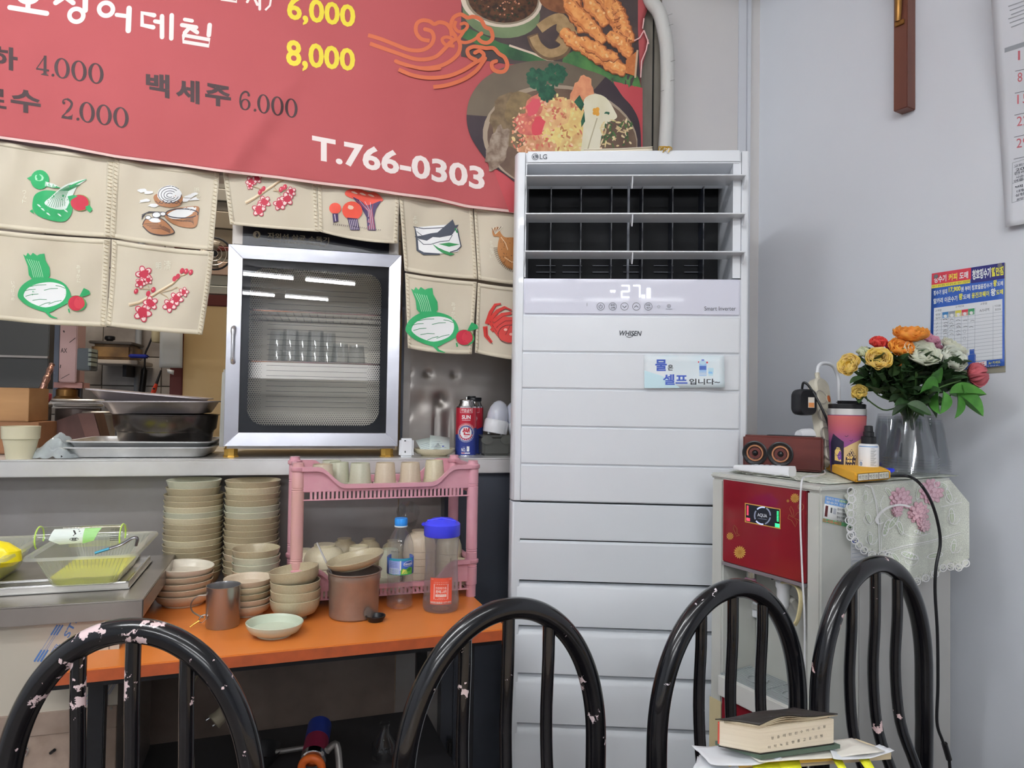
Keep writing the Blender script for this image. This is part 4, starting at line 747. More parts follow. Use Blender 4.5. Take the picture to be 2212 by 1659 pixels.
h0, h1 = K.loc(524, 530, SD-0.012)[0], K.loc(840, 560, SD-0.012)[0]
MB().box(K, (h0, h1), (SD-0.012, SD-0.010), (z1+0.003, zt-0.006)).build('black_panel', mat('navy_black', '#14161f', 0.2), hp)
D = Decal(plane_map(K, SD-0.0098), 0.0004); CP = '#a09a86'
D.ell(554.5, 507, 8, 8, CP); D.poly([(551, 500), (555, 504), (552, 509), (556, 514), (559, 508), (556, 502)], '#20222a')
D.text('자외선 살균 소독기', [(578, 502), (711, 513), (711, 524), (578, 515)], CP, 0.012); D.text('DN-350D ULTRAVIOLET STERILIZER', [(578, 518), (693, 526), (693, 530.5), (578, 522.5)], CP, 0.0); D.stroke([(690, 531), (702, 531), (710, 525), (710, 517)], 0.9, CP)
D.build('lettering', hp, k=1.0)
dr = MB()
def mitre(o, i, d0, d1):
    mb = MB()
    for k in range(4):
        l = (k+1) % 4; mb.add([K.p(o[k][0], d1, o[k][1]), K.p(o[l][0], d1, o[l][1]), K.p(i[l][0], d1-0.004, i[l][1]), K.p(i[k][0], d1-0.004, i[k][1]), K.p(o[k][0], d0, o[k][1]), K.p(o[l][0], d0, o[l][1]), K.p(i[l][0], d0, i[l][1]), K.p(i[k][0], d0, i[k][1])], [(0, 1, 2, 3), (7, 6, 5, 4), (0, 4, 5, 1), (3, 2, 6, 7), (1, 5, 6, 2), (0, 3, 7, 4)])
    return mb
OO = [(a0, z0), (a1, z0), (a1, z1), (a0, z1)]; II = [(g0, gz0), (g1, gz0), (g1, gz1), (g0, gz1)]
for k in range(4):
    l = (k+1) % 4; mb = MB(); o, i = OO, II; d0, d1 = SD-0.026, SD
    mb.add([K.p(o[k][0], d1, o[k][1]), K.p(o[l][0], d1, o[l][1]), K.p(i[l][0], d1-0.003, i[l][1]), K.p(i[k][0], d1-0.003, i[k][1]), K.p(o[k][0], d0, o[k][1]), K.p(o[l][0], d0, o[l][1]), K.p(i[l][0], d0, i[l][1]), K.p(i[k][0], d0, i[k][1])], [(0, 1, 2, 3), (7, 6, 5, 4), (0, 4, 5, 1), (3, 2, 6, 7), (1, 5, 6, 2), (0, 3, 7, 4)])
    mb.build('door_rail', mat('door_steel', '#a8a8ae', 0.22, 0.9, k=0.6, bump=(9, 0.15, 0.006)), stz, bevel=0.0008, seg=1)
MB().box(K, (g0-0.001, g1+0.001), (SD-0.012, SD-0.009), (gz0-0.001, gz1+0.001)).build('door_glass', tglass('door_glass', (0.96, 0.96, 0.97), 0.0, 2.0, 0.03), stz, fix=True)
# black printed border that breaks up into a field of dots towards the middle
def dotmat(w2, h2, rr, band, pitch):
    m = bpy.data.materials.new('dot_print'); m.use_nodes = True; nt = m.node_tree; N = nt.nodes; L = nt.links; b = N['Principled BSDF']; b.inputs['Base Color'].default_value = (0.006, 0.007, 0.01, 1); b.inputs['Roughness'].default_value = 0.6; b.inputs['Specular IOR Level'].default_value = 0.05
    tc = N.new('ShaderNodeTexCoord'); sx = N.new('ShaderNodeSeparateXYZ'); L.new(tc.outputs['Object'], sx.inputs[0])
    def M(op, a, b_=None, c=None):
        n = N.new('ShaderNodeMath'); n.operation = op
        for i, v in enumerate((a, b_, c)):
            if v is None: continue
            if isinstance(v, (int, float)): n.inputs[i].default_value = v
            else: L.new(v, n.inputs[i])
        return n.outputs[0]
    X, Z = sx.outputs[0], sx.outputs[2]
    qx = M('MAXIMUM', M('SUBTRACT', M('ABSOLUTE', X), w2-rr), 0.0); qz = M('MAXIMUM', M('SUBTRACT', M('ABSOLUTE', Z), h2-rr), 0.0)
    sd = M('SUBTRACT', M('SQRT', M('ADD', M('MULTIPLY', qx, qx), M('MULTIPLY', qz, qz))), rr)     # >0 outside
    row = M('FLOOR', M('DIVIDE', Z, pitch*0.87)); sh = M('MULTIPLY', M('MODULO', M('ABSOLUTE', row), 2.0), 0.5)
    fx = M('SUBTRACT', M('FRACT', M('ADD', M('ADD', M('DIVIDE', X, pitch), 50.0), sh)), 0.5); fz = M('SUBTRACT', M('FRACT', M('ADD', M('DIVIDE', Z, pitch*0.87), 50.0)), 0.5)
    dd = M('SQRT', M('ADD', M('MULTIPLY', fx, fx), M('MULTIPLY', fz, fz)))
    rad = M('MULTIPLY', M('MINIMUM', M('MAXIMUM', M('DIVIDE', M('ADD', sd, band), band), 0.0), 1.0), 0.36)   # dot radius: none inside, large at the border
    dot = M('LESS_THAN', dd, M('ADD', rad, 0.0)); small = M('GREATER_THAN', rad, 0.14)
    al = M('MAXIMUM', M('GREATER_THAN', sd, 0.0), M('MULTIPLY', dot, small)); L.new(al, b.inputs['Alpha']); return m
gw, gh = (g1-g0)/2, (gz1-gz0)/2; pc = K.mat((g0+g1)/2, SD-0.014, (gz0+gz1)/2)
me = bpy.data.meshes.new('glass_print'); me.from_pydata([(-gw, 0, -gh), (gw, 0, -gh), (gw, 0, gh), (-gw, 0, gh)], [], [(0, 1, 2, 3)]); me.materials.append(dotmat(gw-0.020, gh-0.020, 0.045, 0.06, 0.0062))
o = bpy.data.objects.new('dotted_border', me); C.objects.link(o); o.parent = stz; o.matrix_basis = world(stz).inverted() @ pc
wi = MB()
for i in range(24):
    zz = gz1-(gz1-gz0)*(0.16+0.03*i); l0, l1 = g0+(g1-g0)*0.17, g1-(g1-g0)*0.14; wi.tube([K.p(l0, SD-0.0135, zz), K.p(l1, SD-0.0135, zz)], 0.00045, 4)
o = wi.build('heating_lines', M_blk, stz); o['kind'] = 'stuff'
for k, (zf, dd) in enumerate(((0.72, 0.0), (0.42, 0.0))):
    zz = gz0+(gz1-gz0)*zf; sh = MB(); 
    for i in range(19): x = g0-0.004+(g1-g0+0.008)*i/18; sh.tube([K.p(x, SD-0.04, zz), K.p(x, BD+0.012, zz)], 0.0012, 5, cap=False)
    for d in (SD-0.04, (SD+BD)/2, BD+0.012): sh.tube([K.p(g0-0.01, d, zz-0.002), K.p(g1+0.01, d, zz-0.002)], 0.0026, 6)
    sh.build('wire_shelf', M_chrome, stz)
zz = gz0+(gz1-gz0)*0.36; MB().box(K, (g0-0.01, g1+0.01), (SD-0.045, SD-0.04), (zz-0.022, zz+0.028)).build('shelf_front', mat('pale_steel', '#c9c6bc', 0.3, 0.3), stz, bevel=0.001)
zz = gz0+(gz1-gz0)*0.42+0.003
# handle and feet
hx, _ = K.loc(503, 740, SD+0.012); hz0, hz1 = K.loc(503, 783, SD+0.012)[1], K.loc(503, 703, SD+0.012)[1]
MB().tube(cr([K.p(hx, SD, hz1-0.004), K.p(hx, SD+0.012, hz1-0.012), K.p(hx, SD+0.016, (hz0+hz1)/2), K.p(hx, SD+0.012, hz0+0.01), K.p(hx, SD, hz0+0.002)], 5), [0.007]*4+[0.0065]*3+[0.0045]*8+[0.006]*4+[0.007]*2, 12).build('handle', mat('satin', '#c6c6ca', 0.25, 0.9), stz)
for x, dd in ((499, SD-0.035), (835, SD-0.035), (499, BD+0.05), (835, BD+0.05)):
    p = kp(x, dd); MB().lathe(TR(p), [(0.021, 0.0), (0.022, 0.004), (0.019, 0.005), (0.019, 0.022), (0.021, 0.0245)], 8).build('foot', M_brass, stz, ang=20)
# drinking glasses inside it
M_gl = tglass('drinking_glass', (0.94, 0.95, 0.95), 0.02, 1.8, 0.08)
def glass_cup(name, p, r, h, label, m=M_gl, inv=True, group=None):
    o = thing(name, label, 'glass', p, group); prof = [(0.001, 0.004), (r*0.78, 0.004), (r, h), (r-0.0018, h), (r*0.76, 0.008), (0.001, 0.008)]
    if inv: prof = [(a, h-b) for a, b in prof]
    MB().lathe(TR(p), prof, 20, cap=False).build('tumbler', m, o); return o
zg = gz0+(gz1-gz0)*0.42+0.002; lay = []
for i, x in enumerate((600, 628, 655, 682, 708, 735, 770)): lay.append((x, SD-0.08 if i % 2 else SD-0.12))
for i, (x, d) in enumerate(lay):
    p = kp(x, d, zg, 750); glass_cup('drinking_glass', p, 0.028, 0.095 if i not in (5, 6) else 0.06, 'upturned drinking glass on the middle wire shelf inside the sterilizer', group='glasses inside the sterilizer')
for i in range(7):
    p = kp(560+i*38, SD-0.075-(i % 2)*0.05, zb+0.012, 930); glass_cup('drinking_glass', p, 0.029, 0.05, 'upturned low glass on the floor inside the sterilizer', group='low glasses on the sterilizer floor')
# ---------------------------------------------------------------- small things on the right part of the counter
q = kp(877, -0.06); sw_ = thing('wall_switch_box', 'small white plastic box with two slots standing beside the sterilizer', 'box', q); s = scl(q); M = K.mat().to_3x3().to_4x4(); M.translation = q
MB().wbox(M, 31*s, 0.035, 40*s).build('body', M_wht, sw_, bevel=0.006, seg=3)
D = Decal(plane_map(K, -0.06+0.018), 0.0004)
D.rect(873.5, 951, 877, 953.5, '#2a2c30'); D.rect(874, 974, 876.5, 978, '#2a2c30'); D.build('slots', sw_)
q = kp(938, -0.09); s = scl(q); R_ = 45*s
sa = thing('saucer', 'cream saucer holding folded notes, standing left of the gas canister', 'saucer', q); MB().lathe(TR(q), bowl(R_, 0.022, R_*0.62, kind=2), 36).build('dish', M_cream, sa)
for k, (dx, ang, tl) in enumerate(((-0.018, 0.3, -0.25), (0.016, -0.15, -0.2))):
    M = TR(q+K.u*dx+Vector((0, 0, 0.034+0.004*k)), rz=ang+math.atan(.25)) @ Matrix.Rotation(0.55+0.1*k, 4, 'X') @ Matrix.Rotation(tl+0.3*k, 4, 'Y')
    nt = thing('folded_note', ['white paper note lying on the left in the cream saucer', 'white paper note lying on the right in the cream saucer'][k], 'paper', M, 'notes in the saucer')
    MB().add([M @ Vector(v) for v in [(-0.03, -0.03, 0), (0.03, -0.03, 0.002), (0.03, 0.03, 0.0), (-0.03, 0.03, 0.003)]], [(0, 1, 2, 3)]).build('sheet', mat('note_paper', '#c3cec9', 0.6), nt, solid=0.0006, fix=False)
    ln = MB()
    for j in range(4): ln.tube([M @ Vector((-0.025, -0.02+0.008*j, 0.0015)), M @ Vector((0.02-0.006*j, -0.02+0.008*j, 0.0025))], 0.0003, 4)
    ln.build('ruled_lines', mat('blue_ink', '#3a4a70', 0.6), nt)
pn = thing('blue_pen_cap', 'short bright blue pen cap lying in the cream saucer', 'pen', q+K.u*0.028+Vector((0, 0, 0.022)))
MB().tube([q+K.u*0.022+K.n*0.01+Vector((0, 0, 0.026)), q+K.u*0.036+K.n*0.012+Vector((0, 0, 0.025)), q+K.u*0.042+K.n*0.01+Vector((0, 0, 0.024))], [0.005, 0.004, 0.003], 10).build('cap', mat('blue_plastic', '#1f33b5', 0.35), pn)
def cyl_map(q, r, ang0=0.0):
    "x: arc length to the right of the face that looks at the room, y: height"
    b = math.atan2(-(CAMP-q).x, (CAMP-q).y)  # direction to the camera side
    d0 = math.atan2((CAMP-q).y, (CAMP-q).x)
    def f(x, y, off): t = d0+ang0+x/r; return Vector((q.x+(r+off)*math.cos(t), q.y+(r+off)*math.sin(t), q.z+y))
    return f
def gas_can(q, r, h, label, cap, front=True):
    o = thing('gas_canister', label, 'canister', q, 'gas canisters on the counter'); M = TR(q)
    body = MB().lathe(M, [(r*0.9, 0.001), (r*0.99, 0.0), (r, 0.003), (r, h-0.003)], 36).build('can', mat('can_red', '#b02838', 0.3, 0.2), o)
    MB().lathe(M, [(r*1.012, 0), (r*1.012, 0.0035), (r, 0.0036)], 36, cap=False).build('bottom_seam', M_chrome, o); MB().lathe(M, [(r*1.012, h-0.004), (r*1.015, h), (r*0.95, h+0.001), (r*0.93, h-0.002), (r*0.72, h+0.014), (r*0.7, h+0.016), (r*0.72, h+0.019), (r*0.66, h+0.021), (r*0.3, h+0.019)], 36).build('shoulder', M_chrome, o)
    if cap: MB().lathe(M, [(r*0.8, h+0.016), (r*0.82, h+0.026), (r*0.78, h+0.028)], 28).lathe(M @ Matrix.Translation((-0.006, 0, 0)), [(r*0.42, h+0.028), (r*0.42, h+0.032)], 20).build('black_cap', M_blk, o)
    else: MB().lathe(M, [(0.003, h+0.018), (0.003, h+0.028), (0.0015, h+0.03)], 10).build('valve', M_chrome, o)
    D = Decal(lambda x, y, off: cyl_map(q, r)(x, y, off), 0.0003, 0.00002); w_ = r*1.45
    D.poly([(-r*PI, 0.0)]+[(r*PI, 0)]+[(x, h*0.5+0.012*math.sin(x*30)) for x in [r*PI-2*PI*r*i/20 for i in range(21)]], '#263478')
    W = '#dcdde2'; D.rect(-0.02, h*0.87, 0.02, h*0.975, W); D.rect(-0.0193, h*0.875, 0.0193, h*0.97, '#b02838'); return o, D
def mir(D):  # map x grows to the left seen from the room: mirror it
    f = D.mp; D.mp = lambda x, y, off: f(x, y, off); return D
q = kp(1006, -0.10); s = scl(q); r = 22.3*s; h = 106*s
o, D = gas_can(q, r, h, 'red and blue gas canister with white lettering, in front of the other one', False)
W = '#dcdde2'; tb = lambda b, x0, x1, y0, y1, c_, bd=0.0: D.text(b, [(x0, y1), (x1, y1), (x1, y0), (x0, y0)], c_, bd)
tb('가열금지', -0.017, 0.017, h*0.885, h*0.955, W, 0.015); tb('SUN', -0.0135, 0.0135, h*0.745, h*0.825, W, 0.03); D.rect(-0.013, h*0.72, 0.013, h*0.728, W)
cy = h*0.47; rr = 0.0225
for k in range(40): t = 2*PI*k/40; D.stroke([(rr*1.05*math.cos(t), cy+rr*1.05*math.sin(t)), (rr*1.2*math.cos(t+.08), cy+rr*1.2*math.sin(t+.08)), (rr*1.32*math.cos(t+.22), cy+rr*1.32*math.sin(t+.22))], [0.0012, 0.0008, 0.0002], W)
D.ell(0, cy, rr*1.04, rr*1.04, W, n=32); D.ell(0, cy, rr, rr, '#263478', n=32); D.poly([(rr*math.cos(t), cy+rr*math.sin(t)) for t in [PI+0.2+(PI-0.4)*i/16 for i in range(17)]], '#b02838'); D.ell(0, cy, rr*0.78, rr*0.78, W, n=30)
for k in range(9): t = PI+0.35+k*0.3; D.ell(rr*.89*math.cos(t), cy+rr*.89*math.sin(t), 0.0012, 0.0012, W, n=6)
for k in range(16): t = 0.3+k*0.165; D.ell(rr*.89*math.cos(t), cy+rr*.89*math.sin(t), 0.0007, 0.001, W, n=5)
tb('썬', -0.0115, 0.0115, cy-0.007, cy+0.0155, '#b02838', 0.05); tb('연료', -0.005, 0.005, cy-0.0135, cy-0.009, '#b02838', 0.02)
tb('부탄가스', -0.009, -0.0005, h*0.178, h*0.19, W); tb('NO.', -0.0135, 0.0, h*0.095, h*0.165, W, 0.01); tb('1', 0.003, 0.011, h*0.095, h*0.2, W, 0.03); D.rect(-0.0135, h*0.05, 0.013, h*0.075, W); D.rect(-0.013, h*0.055, -0.003, h*0.07, '#b02838')
# on a curved wall the arc runs anticlockwise, i.e. to the right as seen from the room
D.build('print', o, sub=0.004)
q2 = kp(1021, -0.165); o, D = gas_can(q2, r, h, 'second gas canister with a black cap, half hidden behind the first', True); 
D.stroke([(0.004, h*.6), (0.012, h*.75), (0.006, h*.85)], 0.003, '#d9b9bd'); D.build('print', o, sub=0.004)
# tub and the two egg-shaped lamps
q = kp(1068, -0.11); s = scl(q); tb_ = thing('plastic_tub', 'cloudy clear plastic tub with clip lugs at the right end of the counter', 'tub', q)
Mt = K.mat().to_3x3().to_4x4(); Mt.translation = q
M_tub = tglass('cloudy_plastic', (0.62, 0.63, 0.60), 0.2, 0.8, 0.03, 0.45, (0.42, 0.43, 0.40))
MB().wbox(Mt, 62*s, 0.07, 42*s).build('tub_body', M_tub, tb_, bevel=0.008, seg=3)
MB().wbox(Mt @ Matrix.Translation((0, 0, 40*s)), 66*s, 0.076, 0.006).build('lid', M_tub, tb_, bevel=0.002)
for x in (-22, 20): MB().lathe(Mt @ Matrix.Translation((x*s, -0.037, 34*s)) @ Matrix.Rotation(PI/2, 4, 'X'), [(0.019, 0), (0.018, 0.004), (0.0, 0.005)], 20, cap=False, sy=0.7).build('clip', M_tub, tb_)
top = q+Vector((0, 0, 40*s+0.0065))
for k, (x, tilt, lab) in enumerate(((1068, -0.17, 'white egg-shaped plastic lamp standing on the cloudy tub'), (1126, 0.30, 'second white egg-shaped lamp, mostly hidden behind the air conditioner'))):
    p = kp(x, -0.11, top.z+0.004); M = TR(p) @ Matrix.Rotation(tilt, 4, Vector(K.n)); lm = thing('egg_lamp', lab, 'lamp', M)
    R_ = 26.5*s; MB().lathe(M, [(R_*0.97, 0.001), (R_, 0.004), (R_, 0.036), (R_*0.9, 0.042)], 30).build('base', M_wht, lm); MB().lathe(M, [(R_*0.88, 0.042), (R_*0.86, 0.06), (R_*0.72, 0.08), (R_*0.5, 0.094), (R_*0.25, 0.101), (0.0, 0.103)], 30).build('dome', mat('opal', '#b9bcc6', 0.2, sub=0.3), lm)
    for t in (2.2, 4.0, 5.6): MB().lathe(M @ Matrix.Translation((R_*.7*math.cos(t), R_*.7*math.sin(t), -0.005)), [(0.003, 0), (0.0035, 0.006)], 8).build('foot', M_wht, lm)
# ---------------------------------------------------------------- left part of the counter
def rrect(L, W_, r, z, n=5, M=None):
    P = []
    for cx, cy, t0 in ((L/2-r, W_/2-r, 0), (-L/2+r, W_/2-r, PI/2), (-L/2+r, -W_/2+r, PI), (L/2-r, -W_/2+r, 3*PI/2)):
        for i in range(n+1): t = t0+PI/2*i/n; P.append(M @ Vector((cx+r*math.cos(t), cy+r*math.sin(t), z)))
    return P
def loft(mb, loops, cap0=True, cap1=False):
    n = len(loops[0]); vs = [v for l in loops for v in l]; fs = [(j*n+i, j*n+(i+1) % n, (j+1)*n+(i+1) % n, (j+1)*n+i) for j in range(len(loops)-1) for i in range(n)]
    if cap0: fs.append(tuple(range(n-1, -1, -1)))
    if cap1: fs.append(tuple((len(loops)-1)*n+i for i in range(n)))
    return mb.add(vs, fs)
def tray(M, L, W_, h, lip=0.008, r=0.03, flare=0.018, t=0.0015):
    mb = MB(); e = lambda k: (L-2*flare+2*flare*k, W_-2*flare+2*flare*k)
    lo = [rrect(*e(0), r, 0, M=M), rrect(*e(0.15), r, 0.002, M=M), rrect(*e(0.85), r, h-0.003, M=M), rrect(*e(1), r, h, M=M), rrect(e(1)[0]+2*lip, e(1)[1]+2*lip, r+lip, h-0.001, M=M), rrect(e(1)[0]+2*lip, e(1)[1]+2*lip, r+lip, h+0.0025, M=M), rrect(*e(0.97), r, h+0.002, M=M), rrect(*e(0.82), r, h-0.004, M=M), rrect(*e(0.1), r, 0.005, M=M), rrect(*e(0), r, 0.0035, M=M)]
    return loft(mb, lo, True, True)
ka = math.atan(0.25)
def kM(x, d, z, rz=0, rx=0, ry=0): q = kp(x, d, z); return Matrix.Translation(q) @ Matrix.Rotation(ka+rz, 4, 'Z') @ Matrix.Rotation(ry, 4, 'Y') @ Matrix.Rotation(rx, 4, 'X')
trd = -0.16; s = scl(kp(322, trd))
def add_tray(lab, M, L, W_, h, m=M_alu, **k): o = thing('metal_tray', lab, 'tray', M, 'metal trays on the steel counter'); tray(M, L, W_, h, **k).build('tray_body', m, o); return o
add_tray('bottom aluminium tray of the pile, flat on the steel counter', kM(322, trd, CZ+0.002), 268*s, 0.26, 20*s, lip=0.01)
add_tray('second aluminium tray from the bottom, holding the dark steel basin', kM(325, trd, CZ+0.005+7*s, 0, 0, 0.004), 264*s, 0.255, 22*s, lip=0.008)
zz = CZ+0.010+9*s
q = kp(358, trd, zz); bs = thing('steel_basin', 'wide dark steel basin stacked between metal trays on the counter', 'basin', q); R_ = 108*s; hh = 72*s
MB().lathe(TR(q), [(R_*0.83, 0), (R_*0.845, 0.004), (R_*0.9, hh*0.5), (R_*0.95, hh*0.58), (R_*0.98, hh*0.97), (R_*1.005, hh*0.985), (R_*1.005, hh), (R_*0.965, hh), (R_*0.93, hh*0.6), (R_*0.8, 0.01), (0.001, 0.008)], 56, sy=0.9).build('basin_body', mat('blackened_steel', '#4a4644', 0.25, 0.9, k=0.6), bs)
zz += hh
add_tray('dull metal tray lying on the dark steel basin', kM(352, trd, zz+0.002, 0, 0, -0.012), 206*s, 0.24, 25*s, mat('dull_tray', '#8b8586', 0.4, 0.6, k=0.6, bump=(25, .2, .001)), lip=0.012, flare=0.022)
add_tray('topmost tilted metal tray of the pile', kM(326, trd, zz+24*s, 0.02, 0, 0.075), 212*s, 0.22, 18*s, mat('dull_tray2', '#a39c9e', 0.35, 0.6, k=0.6), lip=0.01, flare=0.022)
# upright tray edge left of the sterilizer
q = kp(478, -0.08); s2 = scl(q); o = thing('upright_tray', 'narrow grey metal tray standing on edge against the sterilizer', 'tray', q)
MB().prism([K.p(K.loc(x, 900, -0.08)[0], -0.1-0.2*k, K.loc(x, y, -0.08)[1]) for k in (0,) for x, y in ((472, 966), (484, 966), (486, 797), (478, 797), (478, 803), (475, 803))], [K.p(K.loc(x, 900, -0.08)[0], -0.3, K.loc(x, y, -0.08)[1]) for x, y in ((472, 966), (484, 966), (486, 797), (478, 797), (478, 803), (475, 803))]).build('tray_body', mat('grey_metal', '#8e8d87', 0.4, 0.5), o, bevel=0.001)
# cup, bag, pen
M_cupc = M_cream
def cup(q, r, h, lab, m, group=None, inv=True, name='melamine_cup', M=None):
    M = M or TR(q); o = thing(name, lab, 'cup', M, group); t = 0.0022
    P = [(r*0.70, 0), (r*0.72, 0.002), (r*0.86, h*0.60), (r*0.965, h*0.615), (r, h), (r-t, h), (r*0.92, h*0.64), (r*0.68, 0.004), (0.001, 0.004)]
    if inv: P = [(r*0.76, 0), (r*0.78, 0.0015), (r*0.93, h*0.86), (r*0.985, h*0.87), (r, h), (r-t, h), (r*0.92, h*0.86), (r*0.74, 0.004), (0.001, 0.004)]; P = [(a, h-b) for a, b in P]
    MB().lathe(M, P, 32, cap=not inv).build('cup_body', m, o); return o
q = kp(44, -0.045); s = scl(q); cup(q, 36.5*s, 70*s, 'cream stepped melamine cup standing upright at the left end of the steel counter', mat('pale_yellow_melamine', '#c6c0a6', 0.3, k=0.84), inv=False)
q = kp(125, -0.07); s = scl(q); bg = thing('plastic_bag', 'crumpled see-through plastic bag on the counter beside the cream cup', 'bag', q)
def bagf(u, v):
    x = (u-.5)*104*s; r_ = max(0.0, math.sin(PI*v)); hgt = 46*s*(0.35+0.75*math.exp(-((u-.52)/.28)**2))
    n_ = noise.noise(Vector((u*5, v*6, 4)))*0.012+noise.noise(Vector((u*13, v*13, 2)))*0.005
    y = -math.cos(PI*v*0.98)*0.045*(1-abs(2*u-1)**3*0.7); return q+K.u*(x+n_*.5)-K.n*y*-1+Vector((0, 0, max(0.0015, hgt*r_*(1-abs(2*u-1)**4*.8)+n_)))
MB().grid(bagf, 34, 22).build('bag_film', mat('crumpled_film', '#a5adae', 0.18, k=0.72, var=(18, '#848a8b', 0.9), alpha=0.85), bg, fix=True, ang=25)
p0, p1 = kp(131, -0.03)+Vector((0, 0, 0.006)), kp(166, -0.05)+Vector((0, 0, 0.006)); pn = thing('pen', 'grey and black pen lying on the counter in front of the plastic bag', 'pen', p0)
MB().tube([p0, p0*.6+p1*.4], 0.0045, 10).build('grip', M_blk, pn); MB().tube([p0*.6+p1*.4, p1], 0.0042, 10).build('barrel', mat('pen_grey', '#7f8388', 0.3), pn)
# wooden boxes, knife block
for (x0, x1, y0, y1, d, nm, lab, c1, c2) in ((-22, 61, 837, 912, -0.2, 'wooden_box', 'light brown wooden box stacked on a darker one at the far left of the counter', '#8f6c48', '#7b5937'), (-22, 84, 912, 962, -0.18, 'wooden_box', 'darker wooden box under the light brown box at the far left', '#7a5436', '#5f402a')):
    aa, bb = K.loc(x0, 900, d)[0], K.loc(x1, 900, d)[0]; za = K.loc(x0, y1, d)[1] if y1 < 950 else CZ; zb_ = K.loc(x0+20, y0, d)[1]
    o = thing(nm, lab, 'box', K.mat((aa+bb)/2, d-0.05, za)); m = mat('wood_'+c1[1:], c1, 0.5, k=0.6, var=(14, c2, 0.9), stretch=(0.2, 1, 1.6))
    MB().box(K, (aa, bb), (d-0.14, d), (za+0.001, zb_)).build('carcass', m, o, bevel=0.003); MB().box(K, (bb-0.008, bb+0.001), (d-0.139, d+0.0015), (za+0.002, zb_-0.001)).build('end_panel', m, o, bevel=0.001)
dk = -0.31; o = thing('knife_block', 'slanted dark brown wooden knife block lying behind the plastic bag', 'knife block', kp(160, dk-.04))
kb = [(84, 952), (88, 930), (112, 912), (166, 893), (204, 893), (218, 946), (219, 969), (84, 969)]
MB().prism([K.px(x, y, dk) for x, y in kb], [K.px(x, y, dk)-K.n*0.09 for x, y in kb]).build('block', mat('walnut', '#4c3430', 0.45, k=0.6, var=(30, '#3a2623', .8), stretch=(1, 1, .3)), o, bevel=0.002)
MB().prism([K.px(x, y, dk+.001) for x, y in ((168, 894), (203, 894), (217, 946), (186, 950))], [K.px(x, y, dk+.004) for x, y in ((168, 894), (203, 894), (217, 946), (186, 950))]).build('end_face', mat('walnut2', '#553a34', 0.45, k=0.6), o)
def pot(nm, lab, x, d, y0, y1, wd_, m, cat='pot', lid=None, ear=True, base=CZ):
    q = kp(x, d, base, (y0+y1)/2); s = scl(q); r = wd_/2*s; zt_ = K.loc(x, y0, d)[1]-base; o = thing(nm, lab, cat, q)
    MB().lathe(TR(q), [(r*0.9, 0), (r*0.96, 0.006), (r*0.98, zt_-0.012), (r*1.05, zt_-0.01), (r*1.06, zt_-0.003), (r*0.97, zt_), (r*0.92, zt_-0.008), (r*0.9, 0.006), (0.001, 0.004)], 36).build('pot_body', m, o); return o, q, s, r, zt_
pot('steel_pot', 'rounded stainless steel pot behind the knife block', 212, -0.48, 888, 948, 66, M_steel2)
pot('steel_container', 'straight stainless steel container behind the wooden boxes', 81, -0.42, 871, 985, 50, M_steel2, 'container')
# ---------------------------------------------------------------- in the kitchen beyond
def kbox(nm, lab, cat, x0, x1, y0, y1, d, dep, m, part='housing', bev=0.003):
    aa, bb = K.loc(x0, (y0+y1)/2, d)[0], K.loc(x1, (y0+y1)/2, d)[0]; za, zb_ = K.loc((x0+x1)/2, y1, d)[1], K.loc((x0+x1)/2, y0, d)[1]
    o = thing(nm, lab, cat, K.mat((aa+bb)/2, d-dep/2, za)); MB().box(K, (aa, bb), (d-dep, d), (za, zb_)).build(part, m, o, bevel=bev); return o
# work bench carrying the kitchen machines
st_ = thing('kitchen_bench', 'steel bench in the dim kitchen behind the counter', 'bench', K.mat(-1.3, -0.9, 0))
zs = K.loc(160, 868, -0.72)[1]; ba, bb = -2.3, K.loc(240, 868, -0.72)[0]
MB().box(K, (ba, bb), (-1.1, -0.66), (zs-0.02, zs)).build('worktop', M_steel2, st_, bevel=0.003)
for a_ in (ba+.05, bb-.05):
    for d_ in (-1.05, -0.7): MB().box(K, (a_-.015, a_+.015), (d_-.015, d_+.015), (0, zs-.02)).build('leg', M_steel2, st_)
mc = kbox('machine_column', 'tall pinkish metal housing with black marks over a brass collar in the kitchen', 'machine', 128, 166, 690, 826, -0.78, 0.09, mat('pinkish_metal', '#8a7270', 0.45, 0.2, k=0.5))
D = Decal(plane_map(K, -0.78), 0.0006); D.tbox('AX', 131, 752, 14, 10, '#2c2526', 0.01); D.stroke([(132, 818), (150, 808)], 1.2, '#2c2526'); D.stroke([(137, 714), (139, 718)], 3, '#2c2526'); D.stroke([(150, 740), (163, 730)], 1.5, '#2c2526'); D.stroke([(130, 795), (131, 788)], 2, '#2c2526'); D.build('marks', mc)
q = K.px(144, 868, -0.82); q.z = zs; MB().lathe(TR(q), [(0.04, 0.0), (0.042, 0.012), (0.034, 0.02), (0.034, 0.042), (0.02, 0.05), (0.02, 0.075)], 24).build('brass_collar', mat('dull_brass', '#7a5a32', 0.35, 0.8), mc)
for x in (122, 172): a_ = K.loc(x, 760, -0.84)[0]; MB().box(K, (a_-0.008, a_+0.008), (-0.86, -0.84), (zs, zs+0.42)).build('guide_post', M_cab, mc)
MB().box(K, (K.loc(116, 826, -.8)[0], K.loc(178, 826, -.8)[0]), (-0.88, -0.8), (K.loc(140, 838, -.8)[1], K.loc(140, 826, -.8)[1])).build('cross_plate', mat('dusty_pink', '#8a6763', 0.5, k=0.5), mc)
mo = kbox('motor_box', 'dark grey motor box beside the pinkish machine column', 'motor', 166, 196, 752, 800, -0.74, 0.08, mat('slate', '#3c4246', 0.5, k=0.5)); a_ = K.loc(190, 770, -.74)[0]
